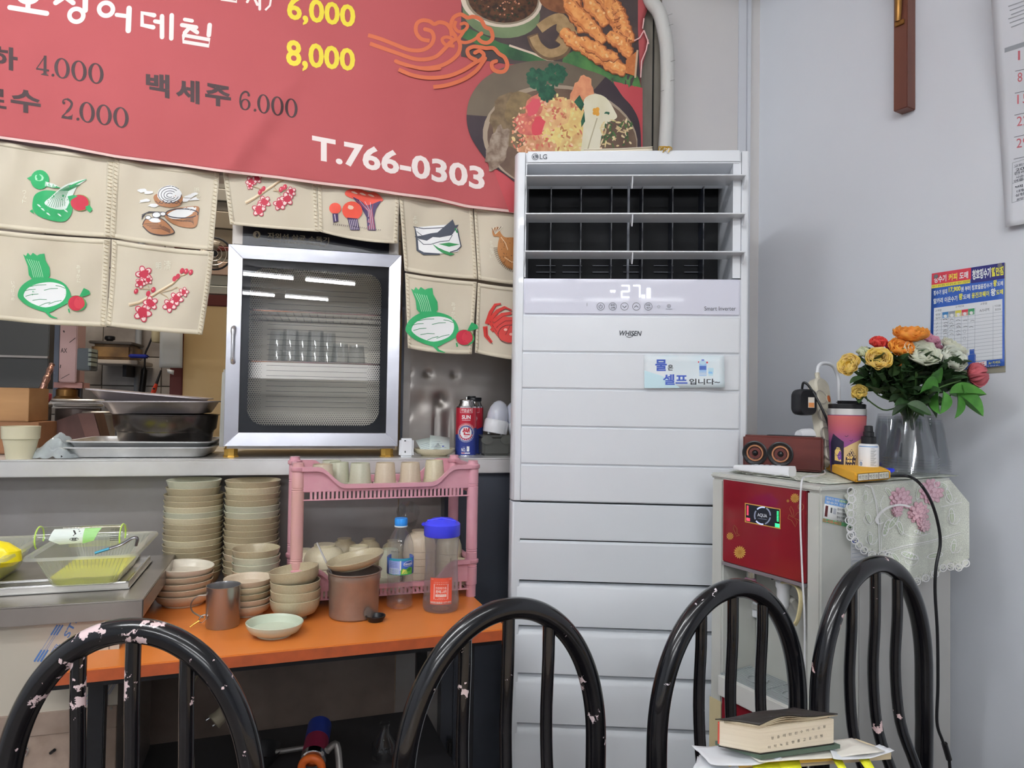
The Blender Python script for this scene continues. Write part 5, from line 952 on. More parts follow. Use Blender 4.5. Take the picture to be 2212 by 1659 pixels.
for k in range(4): MB().box(K, (a_+.002, a_+.012), (-0.80, -0.735), (K.loc(190, 790-k*10, -.74)[1], K.loc(190, 783-k*10, -.74)[1])).build('cooling_fin', mat('slate2', '#6b726c', 0.5, k=0.5), mo)
hd_ = kbox('range_hood', 'dark grey hood and splash panel at the left of the kitchen', 'hood', -80, 106, 640, 838, -1.05, 0.2, mat('dark_hood', '#3a3b3b', 0.4, 0.4, k=0.5)); zh = K.loc(50, 773, -1.05)[1]; MB().box(K, (K.loc(-80, 773, -1.05)[0], K.loc(106, 773, -1.05)[0]), (-1.05, -1.035), (zh, zh+0.008)).build('ledge', M_steel2, hd_)
fo = thing('foil_duct', 'crinkled pinkish foil tube leaning up to the machine column', 'duct', K.px(82, 866, -0.7))
pts = cr([K.px(82, 868, -0.7), K.px(94, 835, -.7), K.px(104, 808, -.72), K.px(112, 788, -.75)], 8); MB().tube(pts, [0.014-0.006*i/24+rnd.uniform(-.002, .002) for i in range(len(pts))], 12).build('foil', mat('pink_foil', '#8a6b60', 0.25, 0.7, k=0.5, var=(60, '#5a4038', .9), bump=(90, .8, .004)), fo)
rc = thing('red_scoop', 'small dark red scoop handle standing in the steel container', 'scoop', K.px(104, 868, -.45)); MB().tube([K.px(98, 872, -.45), K.px(104, 858, -.45), K.px(108, 850, -.45)], [0.006, 0.011, 0.006], 12).build('handle', mat('dark_red_plastic', '#7a2028', .4), rc)
for k, (x, y, w_, h_) in enumerate(((168, 867, 100, 0.012), (170, 877, 92, 0.014))):
    q = K.px(x, y, -0.5); s = scl(q); MBs = MB().lathe(TR(q), [(0.001, -0.004), (w_/2*s*.9, -0.003), (w_/2*s, 0.0), (w_/2*s*1.02, 0.004), (w_/2*s*.97, 0.007), (0.001, 0.003)], 40)
    o = thing('pan_cover', ['upper round steel pan lid behind the knife block', 'lower round steel pan lid behind the knife block'][k], 'lid', q); MBs.build('lid_plate', M_steel, o)
q = K.px(168, 900, -0.5); s = scl(q); o = thing('stock_pot', 'dark stock pot under the two round pan lids', 'pot', Vector((q.x, q.y, zs))) ; zq = K.px(168, 883, -.5).z
MB().lathe(TR(Vector((q.x, q.y, CZ))), [(38*s, 0), (42*s, 0.01), (42*s, zq-CZ), (40*s, zq-CZ), (39*s, 0.01), (0.001, 0.01)], 36).build('pot_body', mat('sooty_steel', '#4d4644', .35, .6, k=.5), o)
# shelf with box pot on the tile wall
S_ = -1.45; shf = kbox('wall_shelf', 'white board shelf on the tiled kitchen wall', 'shelf', 196, 297, 777, 786, S_, 0.28, mat('shelf_white', '#a39c94', 0.5, k=0.55)); a_ = K.loc(255, 800, S_)[0]
MB().box(K, (a_-.008, a_+.008), (S_-.27, S_-.1), (K.loc(255, 812, S_)[1], K.loc(255, 786, S_)[1])).build('bracket', M_dark2, shf)
bp = kbox('square_pot', 'old yellowish square pot with a black-knobbed lid on the kitchen shelf', 'pot', 196, 284, 743, 776.5, S_-.03, 0.2, mat('aged_pot', '#8a6c42', 0.45, k=0.5, var=(8, '#3a2c20', 1)), 'pot_body', .012)
zl = K.loc(240, 741, S_-.03)[1]; aa, bb = K.loc(192, 745, S_-.03)[0], K.loc(286, 745, S_-.03)[0]
MB().box(K, (aa, bb), (S_-.24, S_-.02), (zl-.004, zl+.008)).build('lid', mat('dark_lid', '#4a443e', .35, .5, k=.5), bp, bevel=.004); q = K.px(237, 740, S_-.1); MB().lathe(TR(q), [(.012, 0), (.014, .01), (.022, .014), (.022, .026), (.018, .03)], 16).build('knob', M_blk, bp)
q = K.px(300, 772, S_+.0); o = thing('blue_cloth', 'folded bright blue cloth at the right end of the kitchen shelf', 'cloth', q); MB().wbox(Matrix.Translation(q-Vector((0, 0, .003))) @ Matrix.Rotation(ka, 4, 'Z'), .075, .05, .016).build('fold', mat('blue_cloth', '#26328c', .8, k=.6), o, bevel=.005)
o = thing('water_pipe', 'grey vertical water pipe on the tiled kitchen wall', 'pipe', K.p(K.loc(298, 780, -1.7)[0], -1.7, 0.5)); a_ = K.loc(298, 780, -1.7)[0]
MB().tube([K.p(a_, -1.7, .4), K.p(a_, -1.7, 2.2)], .014, 12).build('pipe_run', mat('pipe_grey', '#7d8186', .4, k=.5), o); MB().tube([K.p(a_, -1.7, K.loc(298, 818, -1.7)[1]), K.p(a_, -1.7, K.loc(298, 812, -1.7)[1])], .0165, 12).build('joint', mat('pipe_grey', '#7d8186'), o)
o = thing('black_hose', 'black cable curling down the kitchen wall beside the grey pipe', 'cable', K.px(310, 845, -1.5))
MB().tube(cr([K.px(x, y, -1.5) for x, y in ((348, 700), (335, 715), (322, 745), (314, 765), (312, 800), (306, 850), (303, 880))], 5), [.004]*20+[.014]*11, 10).build('cable_run', M_blk, o)
q = K.px(340, 738, -1.1); o = thing('spray_gun_bottle', 'cream plastic bottle hanging just below the left curtain', 'bottle', q); s = scl(q); MB().lathe(TR(q+Vector((0, 0, -.006))), [(.004, 0), (11*s, .004), (12*s, .02), (12*s, .09), (6*s, .11)], 20).build('bottle_body', mat('aged_cream', '#a39c80', .4, k=.55), o)
o = thing('hanging_paper', 'blank greyish paper sheet hanging on the kitchen wall beside the tan door', 'paper', K.px(370, 795, -.93)); PQ = [(346, 700), (395, 700), (394, 795), (344, 794)]
MB().grid(lambda u, v: K.px(*bil(PQ, u, v), -.88+.01*math.sin(3*v)), 6, 8).build('sheet', mat('grey_paper', '#a3a8aa', .6, k=.55), o, solid=.0006, fix=False)
MB().add([K.px(x, y, -.87) for x, y in ((360, 797), (376, 800), (375, 810), (362, 805))], [(0, 1, 2, 3)]).build('loose_corner', mat('grey_paper', '#a3a8aa'), o, solid=.0006, fix=False)
p0, p1, p2 = K.px(348, 800, -.9), K.px(338, 829, -.9), K.px(327, 860, -.9); o = thing('gas_lighter', 'orange-red gas lighter with a black nozzle in the kitchen', 'lighter', p2)
MB().tube([p0, p1], [.003, .0055], 10).build('nozzle', M_blk, o); MB().tube([p1, p1*.6+p2*.4, p2], [.008, .012, .011], 12, flat=.6).build('grip', mat('orange_red', '#c8402c', .35), o); MB().tube([p1*.7+p2*.3+K.n*.012, p1*.6+p2*.4+K.n*.013], .004, 8).build('trigger', M_blk, o)
tube_light(K.p(-1.2, -0.9, 0).x, K.p(-1.2, -0.9, 0).y, ka, 11, 0.9, 0.05, (1.0, 0.86, 0.70), 2.45)
# header back and kitchen ceiling are the room ceiling
# ---------------------------------------------------------------- prep table with film-wrapped cabinet, left front
def tpz(x, Y, z): return hz(x, 867.9+0.0157*(x-1106)+(EYE-z)*FPX/Y, z)
SZ = 0.80; sc0 = hz(310, 1294, SZ); S = Fr((sc0.x, sc0.y), ang=math.radians(17.5))
pt = thing('prep_table', 'stainless steel prep table with a film-wrapped cream cabinet below, at the left edge', 'table', S.mat(-0.4, -0.2, 0))
MB().box(S, (-1.3, 0), (-0.42, 0), (SZ-0.004, SZ)).box(S, (-1.3, 0), (-0.004, 0), (SZ-0.037, SZ-0.002)).box(S, (-0.004, 0), (-0.42, 0), (SZ-0.037, SZ-0.002)).build('worktop', mat('prep_steel', '#98948f', .3, .75, k=.72, var=(5, '#7f7975', .8), bump=(10, .1, .003)), pt, bevel=0.0015)
cr_, _ = S.loc(256, 1450, -0.02); zf = S.loc(200, 1527, -0.02)[1]
MB().box(S, (-1.3, cr_), (-0.4, -0.022), (0.06, SZ-0.006)).build('cabinet_body', M_steel2, pt)
cp = MB().box(S, (-1.3, S.loc(233, 1450, -.02)[0]), (-0.022, -0.019), (zf, SZ-0.036)).box(S, (S.loc(236, 1450, -.02)[0], cr_), (-0.022, -0.0195), (zf, SZ-0.036)).build('film_panel', mat('cream_film', '#b4ad9f', 0.3, k=0.84), pt)
lp = MB().box(S, (-1.3, cr_), (-0.022, -0.014), (zf-0.042, zf)).box(S, (S.loc(218, 1600, -.014)[0], cr_), (-0.022, -0.014), (0.06, zf-0.042)).build('lower_frame', mat('greasy_steel', '#9c8c80', 0.4, 0.4, k=0.74, var=(20, '#857468', .8)), pt, bevel=0.001)
MB().box(S, (-1.3, S.loc(217, 1600, -.016)[0]), (-0.022, -0.0165), (0.06, zf-0.043)).build('control_panel', mat('greasy_steel2', '#98887c', 0.45, 0.35, k=0.62, var=(25, '#7e6e62', .9)), pt)
q = S.px(47, 1622, -0.016); Mq = Matrix.Translation(q) @ S.mat().to_3x3().to_4x4() @ Matrix.Rotation(PI/2, 4, 'X')
MB().lathe(Mq, [(0.0125, 0), (0.0125, 0.004), (0.0105, 0.005)], 24).build('lamp_bezel', M_chrome, pt); MB().lathe(Mq, [(0.0095, 0.004), (0.009, 0.008), (0.005, 0.011), (0, 0.012)], 20).build('pilot_lamp', mat('dark_red_lens', '#6a1c22', 0.15), pt)
for x, y in ((240, 1530), (211, 1560)): MB().lathe(Matrix.Translation(S.px(x, y, -0.014)) @ S.mat().to_3x3().to_4x4() @ Matrix.Rotation(PI/2, 4, 'X'), [(0.003, 0), (0.0028, 0.0015)], 10).build('screw', M_steel2, pt)
MB().tube([S.px(109, 1627, -.014), S.px(118, 1620, -.008)], .003, 8).build('toggle_switch', M_blk, pt)
D = Decal(plane_map(S, -0.019), 0.0003); BL = '#4a6ea6'
def stripe(x, y, s=1.0):
    for k in range(3): D.stroke([(x+k*6*s, y), (x+k*6*s-14*s, y+22*s)], 3.4*s, BL)
def thin(x0, y0, x1, y1):
    for k in (0, 7, 11): D.stroke([(x0+k, y0), (x1+k, y1)], 0.8, BL)
stripe(124, 1350); thin(110, 1372, 90, 1404); stripe(90, 1404, 1.15); stripe(213, 1462); thin(225, 1440, 245, 1410); thin(199, 1486, 172, 1528); stripe(254, 1450); thin(240, 1476, 225, 1500)
def vtext(b, x0, y0, x1, y1, w_): dx, dy = x1-x0, y1-y0; l = math.hypot(dx, dy); nx, ny = -dy/l*w_, dx/l*w_; D.text(b, [(x0-nx, y0-ny), (x1-nx, y1-ny), (x1, y1), (x0, y0)], BL, 0.02)
vtext('STE', 148, 1379, 172, 1334, 13); vtext('ST', 216, 1500, 236, 1462, 13); vtext('STEEL', 112, 1420, 130, 1392, 8)
D.build('film_print', pt)
# flat pan lids and yellow-pickle baskets
def add_lid(lab, x0, x1, y0, y1, z, dz, m): pass
o = thing('pan_cover', 'large flat steel pan cover lying on the prep table', 'cover', S.mat(-0.4, -0.2, SZ)); q0 = hz(277, 1268, SZ+.004); aq = (q0-S.o).dot(S.u); dq = (q0-S.o).dot(S.n); qb = hz(312, 1199, SZ+.018); db = (qb-S.o).dot(S.n)
MB().box(S, (-1.25, aq), (db, dq), (SZ+0.001, SZ+0.013)).box(S, (-1.25, aq+.004), (db-.004, dq+.004), (SZ+0.001, SZ+0.003)).build('plate', M_steel, o, bevel=0.002)
MB().box(S, (-1.25, aq), (dq-.006, dq), (SZ+0.012, SZ+0.016)).box(S, (aq-.006, aq), (db, dq), (SZ+0.012, SZ+0.016)).build('raised_edge', M_chrome, o, bevel=0.001)
o = thing('pan_cover', 'smaller steel pan cover lying on the larger one, under the pickle baskets', 'cover', S.mat(-0.4, -0.2, SZ+.013)); MB().box(S, (-1.25, aq-.02), (db+.01, dq-.022), (SZ+0.0132, SZ+0.019)).build('plate', mat('darker_steel', '#86847f', .35, .6, k=.6, var=(8, '#66625c', .8)), o, bevel=0.002)
MB().box(S, (-1.25, aq-.022), (dq-.027, dq-.022), (SZ+0.019, SZ+0.024)).box(S, (aq-.025, aq-.02), (db+.01, dq-.022), (SZ+0.019, SZ+0.024)).build('raised_edge', M_chrome, o, bevel=0.001)
PZT = SZ+0.0195
M_bas = tglass('milky_plastic', (0.94, 0.96, 0.93), 0.25, 0.9, 0.03, 0.33, (0.86, 0.88, 0.80)); M_pick = mat('yellow_brine', '#e0c800', 0.15, k=0.5, sub=0.0)
def basket(nm, lab, a0, a1, d0, d1, h, brine=0.018):
    "a: left/right at the rim, d: back/front at the rim"
    o = thing(nm, lab, 'basket', S.mat((a0+a1)/2, (d0+d1)/2, PZT), 'milky plastic pickle baskets'); M = S.mat((a0+a1)/2, (d0+d1)/2, PZT); L, W_ = a1-a0, d1-d0
    e = lambda f, z: rrect(L-.056*(1-f), W_-.05*(1-f), .016, z, M=M)
    mb = MB(); loft(mb, [e(0, 0.001), e(.12, .004), e(1, h), rrect(L+.03, W_+.02, .02, h+.002, M=M), rrect(L+.034, W_+.024, .02, h-.004, M=M)], True, False); mb.build('basket_wall', M_bas, o, fix=True)
    rb = MB()
    for i in range(22):
        t = (i+.5)/22
        for sgn in (-1, 1):
            rb.tube([M @ Vector(((t-.5)*(L-.06), sgn*(W_-.05)/2*0.995, .004)), M @ Vector(((t-.5)*(L-.012), sgn*W_/2*.985, h-.006))], .0011, 5)
    x = rb.build('ribs', M_bas, o); x['kind'] = 'stuff'
    f = brine/h; mb = MB(); loft(mb, [rrect(L-.060, W_-.054, .016, 0.003, M=M), rrect(L-.060+.05*f, W_-.054+.046*f, .016, brine, M=M)], True, True); mb.build('brine', M_pick, o)
    return o, M
ra0 = (hz(68, 1205, .885)-S.o); ra1 = (hz(282, 1192, .885)-S.o); rbk = (hz(300, 1150, .885)-S.o)
o, MB1 = basket('pickle_basket', 'milky plastic basket with yellow brine, with tongs and a rolled package lying in it', ra0.dot(S.u), ra1.dot(S.u), rbk.dot(S.n), ra0.dot(S.n), .064)
ax0 = ra0.dot(S.u)-.058; basket('pickle_basket', 'milky plastic basket with yellow brine cut off by the left edge of the picture', ax0-.21, ax0, rbk.dot(S.n), ra0.dot(S.n), .064, .04)
q = S.p(ax0-.02, ra0.dot(S.n)-.07, PZT+.055); o = thing('yellow_radish', 'yellow pickled radish piece sticking up in the basket cut off by the left edge', 'pickle', q)
MB().lathe(TR(q+Vector((0, 0, -.016))), [(.03, 0), (.045, .01), (.042, .03), (.02, .045), (0, .05)], 20, sx=1.0, sy=.6).build('slice', mat('pickle_yellow', '#d8b414', .3, k=.6), o)
# clear rolled packages across the baskets
for k, (xa, ya, xb, yb, lab) in enumerate(((97, 1150, 286, 1136, 'clear rolled plastic package with a green and white label lying over the right basket'), (-70, 1166, 37, 1156, 'clear rolled plastic package lying over the left basket'))):
    z = PZT+.076; p0, p1 = tpz(xa, 1.53, z), tpz(xb, 1.60, z); p0.z = p1.z = z
    p0 = S.p((p0-S.o).dot(S.u), ra0.dot(S.n)-.13, z+.004); p1 = S.p((p1-S.o).dot(S.u), ra0.dot(S.n)-.13, z+.004)
    o = thing('rolled_package', lab, 'package', p0); ax = (p1-p0).normalized(); R_ = .029
    def pf(u, v, r=R_): t = -0.9+v*(PI+1.4); return p0+(p1-p0)*u+K.n.cross(Vector((0, 0, 0)))+S.n*(r*math.cos(t))+Vector((0, 0, r*math.sin(t)*.8))
    MB().grid(lambda u, v: pf(u, v), 8, 22).build('film', tglass('clear_film', (.93, .96, .93), .05, 1.5, .06), o, fix=False)
    for u in (.03, .97): MB().tube([pf(u, i/14, R_*1.02) for i in range(15)], .0016, 6).build('rubber_band', mat('lime_band', '#a9c95a', .4), o)
    if k == 0:
        D = Decal(lambda x, y, off: pf(x, y, R_+off), .0005); D.poly([(.18, .2), (.22, .42), (.56, .42), (.56, .12), (.3, .1)], '#c9d2cc'); D.poly([(.56, .42), (.75, .42), (.68, .16), (.55, .1)], '#8fc07a'); D.ell(.46, .2, .05, .035, '#2a2c2a'); D.stroke([(.44, .38), (.47, .3), (.45, .26)], .02, '#2a2c2a'); D.stroke([(.49, .4), (.53, .3)], .016, '#2a2c2a'); D.text('신선 냉장보관', [(.86, .40), (.98, .40), (.98, .32), (.86, .32)], '#2a2c2a')
        for j in range(4): D.rect(.86, .14+.04*j, .98, .155+.04*j, '#4a4c4a')
        D.build('print_label', o, sub=.06)
p = [S.p((hz(x, y, z)-S.o).dot(S.u), (hz(x, y, z)-S.o).dot(S.n), z) for x, y, z in ((205, 1195, .893), (236, 1185, .900), (262, 1176, .906))]
o = thing('tongs', 'steel tongs with a teal grip resting in the right pickle basket', 'tongs', p[0])
MB().tube([p[0], p[1]], .0045, 10, flat=.6).build('teal_grip', mat('teal_plastic', '#2f86a0', .35), o); e = p[2]+S.u*.02+Vector((0, 0, .012)); MB().tube(cr([p[1], p[2], e, e+S.u*.008+Vector((0, 0, -.002)), e+S.u*.006+Vector((0, 0, -.016))], 5), .0055, 10, flat=.5).build('steel_arm', mat('dark_satin', '#77777a', .3, .8), o)
# ---------------------------------------------------------------- orange table
ot = thing('orange_table', 'orange-topped table on black legs, crowded with bowls and bottles', 'table', T.mat(-.43, -.25, 0))
MB().box(T, (-.90, 0), (-.52, 0), (TZ-.012, TZ)).build('tabletop', mat('orange_laminate', '#ca7634', 0.3, k=.78, var=(5, '#c47232', .7), bump=(60, .05, .001)), ot, bevel=.0015)
MB().box(T, (-.90, 0), (-.004, .0005), (TZ-.024, TZ-.0025)).box(T, (-.0035, .0005), (-.52, -.002), (TZ-.024, TZ-.0025)).build('edge_band', mat('orange_edge', '#a8502c', .45, k=.74, var=(40, '#7a4028', .5, 1)), ot)
MB().box(T, (-.895, -.005), (-.515, -.006), (TZ-.034, TZ-.0125)).build('underframe', M_blk, ot)
for a_ in (-.80, -.085):
    for d_ in (-.03, -.49): MB().box(T, (a_-.014, a_+.014), (d_-.014, d_+.014), (0, TZ-.034)).build('leg', M_blk, ot, bevel=.002)
MB().box(T, (-.81, -.07), (-.50, -.02), (.318, .33)).build('lower_shelf', mat('dark_shelf', '#2b2a2c', .5), ot, bevel=.002)
# ---------------------------------------------------------------- bowls and plates
BM = {}; MUSED = {}
def bowl_thing(nm, lab, M, R, h, foot, kind, m, group):
    key = (round(R, 4), round(h, 4), kind); o = thing(nm, lab, 'bowl', M, group)
    if key not in BM:
        mb = MB(); mb.lathe(Matrix.Identity(4), bowl(R, h, foot, kind=kind), 40); b = mb.build('bowl_body', m, None); BM[key] = b.data; bpy.data.objects.remove(b)
    b = bpy.data.objects.new('bowl_body', BM[key]); C.objects.link(b); b.parent = o
    if BM[key].materials[0] != m: b.material_slots[0].link = 'OBJECT'; b.material_slots[0].material = m
    return o
ORD = ['topmost', 'second from the top', 'third from the top', 'fourth from the top', 'fifth from the top', 'sixth from the top', 'seventh from the top', 'eighth from the top', 'ninth from the top', 'tenth from the top', 'eleventh from the top', 'twelfth from the top', 'thirteenth from the top', 'fourteenth from the top', 'fifteenth from the top', 'sixteenth from the top', 'seventeenth from the top', 'eighteenth from the top', 'nineteenth from the top']
def stack(x, Y, n, R, h, pitch, mats_, where, grp, kind=0, foot=.6, top_small=0, tilt=None, jit=.0012, z0=TZ, tint='cream'):
    q = tpz(x, Y, z0)
    for i in range(n):
        r_ = R if i < n-top_small else R*.92; z = q.z+.0004+i*pitch+(0.0 if i < n-top_small else .004*(1 if i == n-top_small else 2))
        M = TR(q.x+rnd.uniform(-jit, jit), q.y+rnd.uniform(-jit, jit), z, rz=rnd.random()*6)
        if i == n-1 and tilt: M = M @ Matrix.Rotation(-M.to_euler().z, 4, 'Z') @ Matrix.Rotation(tilt, 4, 'Y'); M.translation.z += abs(tilt)*R*.9
        lab = '%s bowl, %s of %s' % (tint, ORD[n-1-i], where)
        bowl_thing('melamine_bowl', lab, M, r_, h, r_*foot, kind, mats_[i % len(mats_)], grp)
    return q
mA = [M_cream2, M_cream2, M_cream, M_cream2, M_cream2, M_cream2, M_cream, M_cream2, M_cream2, M_cream2, M_cream, M_cream3, M_cream, M_cream2, M_cream2, M_cream2, M_cream3]
stack(414, 1.86, 17, .0735, .045, .0143, mA, 'the tall left stack', 'bowls of the tall left stack', top_small=2)
stack(541, 1.88, 16, .0708, .045, .0157, [M_cream2, M_cream, M_cream2, M_cream4, M_cream2, M_cream, M_cream2, M_cream2, M_cream2, M_cream2, M_cream3, M_cream3, M_cream2, M_cream2, M_cream, M_cream2], 'the tall stack beside the pink rack', 'bowls of the tall right stack')
stack(551, 1.75, 6, .0572, .045, .0166, [M_cream, M_cream2, M_cream, M_cream3, M_cream3, M_cream2], 'the short middle stack', 'bowls of the short middle stack', foot=.62)
stack(534, 1.64, 5, .0541, .026, .0142, [M_cream4, M_cream4, M_cream2, M_cream, M_cream4], 'the low stack behind the mug', 'bowls of the low stack behind the mug', kind=2, foot=.66)
stack(395, 1.715, 5, .0672, .028, .0150, [M_cream4, M_cream4, M_cream4, M_cream4, mat('pale_melamine', '#cdc6b6', .28, k=.80)], 'the wide stack at the left', 'wide plates at the left end of the table', kind=2, foot=.7, tilt=.05)
stack(637, 1.615, 4, .0555, .046, .0198, [M_cream2]*4, 'the deep stack beside the pot', 'deep bowls left of the pot', kind=1, foot=.48, tilt=-.13)
q = tpz(592, 1.497, TZ); bowl_thing('saucer', 'pale green shallow saucer alone at the front of the orange table', TR(q.x, q.y, q.z+.0004, rz=.3) @ Matrix.Rotation(.03, 4, 'Y'), .0587, .027, .036, 2, mat('mint_melamine', '#bcc5b2', .25, k=.80, var=(200, '#b5c0aa', .3)), None)['category'] = 'saucer'
# steel mug with a ring clip
q = tpz(481, 1.55, TZ); mg = thing('steel_mug', 'stainless steel mug with a looped handle and small snap hook', 'mug', q); r = .0352; h = .089
MB().lathe(TR(q), [(r*.95, 0), (r, .003), (r, h-.002), (r*1.02, h), (r*.97, h), (r*.94, h-.004), (r*.93, .004), (.001, .003)], 40).build('mug_body', mat('mug_steel', '#807f80', .24, .8, k=.6, stretch=(1, 1, .1), bump=(200, .1, .0006)), mg)
L_ = Vector((-.96, -.27, 0)); hp_ = [q+L_*r+Vector((0, 0, .068)), q+L_*(r+.018)+Vector((0, 0, .067)), q+L_*(r+.03)+Vector((0, 0, .052)), q+L_*(r+.026)+Vector((0, 0, .034)), q+L_*(r+.004)+Vector((0, 0, .020))]
MB().tube(cr(hp_, 6), .0042, 8, flat=.35).build('handle', M_steel2, mg)
hk = q+L_*(r+.004)+Vector((0, 0, .02)); MB().tube(cr([hk+Vector((.012, -.012, .004)), hk+Vector((.004, -.016, -.006)), hk+Vector((-.006, -.01, -.004)), hk+Vector((-.004, 0, .004)), hk+Vector((.008, -.006, .008))], 5, True), .0014, 6, closed=True).build('ring', M_chrome, mg)
MB().tube(cr([hk+Vector((-.004, -.012, -.003)), hk+Vector((-.012, -.016, -.008)), hk+Vector((-.020, -.02, -.014))], 5), .0022, 8).build('snap_hook', M_brass, mg)
# dented pot with a saucer and a spoon
q = tpz(764, 1.64, TZ); po_ = thing('steel_pot', 'tall dull steel pot with a scorch mark, holding a spoon under a tilted saucer', 'pot', q); R_ = .0605; hh = .104
M_pot = mat('pot_steel', '#8d8077', .38, .55, k=.6, var=(14, '#6d615a', .8), bump=(60, .15, .0015)); MB().lathe(TR(q), [(R_*.86, 0), (R_*.92, .004), (R_*.96, hh-.02), (R_*.985, hh-.018), (R_*.985, hh-.004), (R_*1.04, hh-.001), (R_*1.04, hh+.001), (R_*.95, hh), (R_*.93, hh-.01), (R_*.88, .004), (.001, .003)], 48).build('pot_body', M_pot, po_)
D = Decal(cyl_map(q, R_*.95), .0006); D.ell(.033, .018, .010, .013, mat('scorch', '#6b6058', .6), 0, 18, .12, 2); D.build('scorch_mark', po_, sub=.006)
M = TR(q+Vector((.006, -.004, hh+.010))) @ Matrix.Rotation(-.19, 4, 'Y') @ Matrix.Rotation(.06, 4, 'X'); bowl_thing('saucer', 'warm cream saucer resting tilted on the rim of the steel pot', M, .0665, .022, .042, 2, M_cream2, None)['category'] = 'saucer'
a, b = q+Vector((-.036, .0, .06)), q+Vector((-.089, -.0, .166)); sp = thing('spoon', 'steel spoon handle sticking out of the pot beside the tilted saucer', 'spoon', a); MB().tube([a, b], .0034, 10, flat=.55).build('handle', M_steel, sp); MB().lathe(Matrix.Translation(a-Vector((-.008, 0, .02))), [(.001, -.016), (.01, -.008), (.013, .004), (.008, .016), (.001, .02)], 14, sy=.35).build('spoon_bowl', M_steel, sp)
q = tpz(811, 1.60, TZ); bc = thing('loose_black_cap', 'small black plastic cap lying in front of the water bottle', 'dish', q); MB().lathe(TR(q), [(.016, 0), (.018, .004), (.0225, .011), (.0225, .013), (.0195, .013), (.016, .004), (.001, .003)], 30).build('cap_body', M_blk, bc); MB().lathe(TR(q), [(.003, .0032), (.004, .007), (.001, .008)], 12).build('stopper', M_blk, bc)  # a loose plastic cap, not a dish
# water bottle
q = tpz(863, 1.71, TZ); wb_ = thing('water_bottle', 'small clear plastic water bottle with a blue cap and blue-green label', 'bottle', q); r = .0318
M_pet = tglass('pet', (.95, .96, .97), .03, 1.8, .06, .07, (.7, .72, .76))
pr = [(.010, .006), (.024, .001), (r*.97, .006), (r, .014)]+[(r-.0008*(1+math.cos(z*420)), z) for z in [.018+.003*i for i in range(20)]]+[(r, .082), (r*.99, .084), (r*.99, .123), (r, .126), (r*1.0, .140), (r*.93, .156), (r*.74, .173), (.0145, .189), (.0128, .194), (.0128, .198), (.0155, .199), (.0155, .2015), (.0128, .202)]
MB().lathe(TR(q), pr, 40, cap=False).build('bottle_body', M_pet, wb_, ang=60); MB().lathe(TR(q), [(.0150, .197), (.0155, .199), (.0155, .212), (.0145, .2145), (.001, .215)], 36).build('cap', mat('bright_blue_cap', '#2f86d8', .35), wb_)
MB().lathe(TR(q), [(.0158, .194), (.0158, .197)], 36).build('neck_ring', mat('neck_white', '#c9d8e6', .3), wb_)
f0 = cyl_map(q, r*.99); MB().grid(lambda u, v: f0(-.075+.15*u, .084+.039*v, .0004), 30, 2).build('label', mat('label_blue', '#3f66b8', .35), wb_, fix=False, solid=.0002)
D = Decal(f0, .0008, .00002); D.rect(-.031, .0845, .001, .118, '#8fa0d6'); D.rect(-.029, .087, -.003, .100, '#c3d2ea'); D.rect(-.030, .117, .032, .1225, '#2f8aa0'); D.rect(-.03, .0842, .032, .0865, '#2f9a52')
for j in range(7): D.rect(-.028, .1025+.002*j, -.006, .1032+.002*j, '#5a6cae')
for j in range(4): D.rect(-.027, .089+.0025*j, -.005, .090+.0025*j, '#6a86b4')
D.rect(-.001, .095, .002, .118, '#cfd6e8'); D.poly([(.001, .0865), (.032, .0865), (.032, .099), (.022, .102), (.014, .097), (.006, .100), (.001, .096)], '#5aa03c'); D.poly([(.003, .0865), (.018, .0865), (.014, .096), (.006, .098)], '#c9c864'); D.ell(.022, .096, .006, .004, '#2f7a34', .3)
D.ell(.020, .110, .013, .0062, '#dfe6f2', .1, 24); D.ell(.020, .110, .0125, .0055, '#2a4f9e', .1, 24); D.text('Natural', [(.0085, .1125), (.031, .1135), (.031, .1065), (.0085, .1065)], '#e6ecf6', .02)
D.text('2025.11.20', [(-.024, .1405), (-.002, .1405), (-.002, .1378), (-.024, .1378)], '#3a3c40'); D.build('label_print', wb_, sub=.004)
# plastic pitcher
q = tpz(952, 1.70, TZ); pt2 = thing('plastic_pitcher', 'frosted plastic pitcher with a deep blue lid and an orange sticker', 'pitcher', q); r = .0435
pr = [(.02, .002), (r*.93, .001), (r*1.0, .008), (r*1.01, .020), (r*.955, .040), (r*.93, .07), (r*.90, .105), (r*.90, .135), (r*.945, .160), (r*.965, .178), (r*.93, .186)]
M_fro = tglass('frosted', (.88, .88, .88), .12, 1.2, .05, .2, (.66, .64, .64)); MB().lathe(TR(q), pr, 44, cap=False).build('pitcher_body', M_fro, pt2, ang=60)
MB().lathe(TR(q), [(.001, .004), (r*.95, .004), (r*.985, .012), (r*.97, .026), (.001, .026)], 40).build('water', tglass('water', (.86, .88, .92), .0, 1.5, .04), pt2)
M_bl = mat('deep_blue_plastic', '#3a3ed0', .35, k=.66); MB().lathe(TR(q), [(r*.97, .176), (r*1.0, .178), (r*1.0, .204), (r*.93, .2075), (r*.55, .2165), (.001, .2175)], 44).build('lid', M_bl, pt2)
MB().box(Fr((q.x, q.y), ang=.05), (-.049, -.03), (-.012, .012), (q.z+.200, q.z+.206)).build('spout_flap', M_bl, pt2, bevel=.002); MB().tube([q+Vector((-.034, -.012, .212)), q+Vector((0, -.016, .2195)), q+Vector((.034, -.012, .212))], .003, 8).build('lid_ridge', M_bl, pt2)
f1 = lambda x, y, off: cyl_map(q, r*.95)(x, y, off+.001); D = Decal(f1, .0006, .00002); OR2 = '#c8503a'; WT = '#e6d6d0'
D.rect(-.026, .022, .026, .084, OR2)
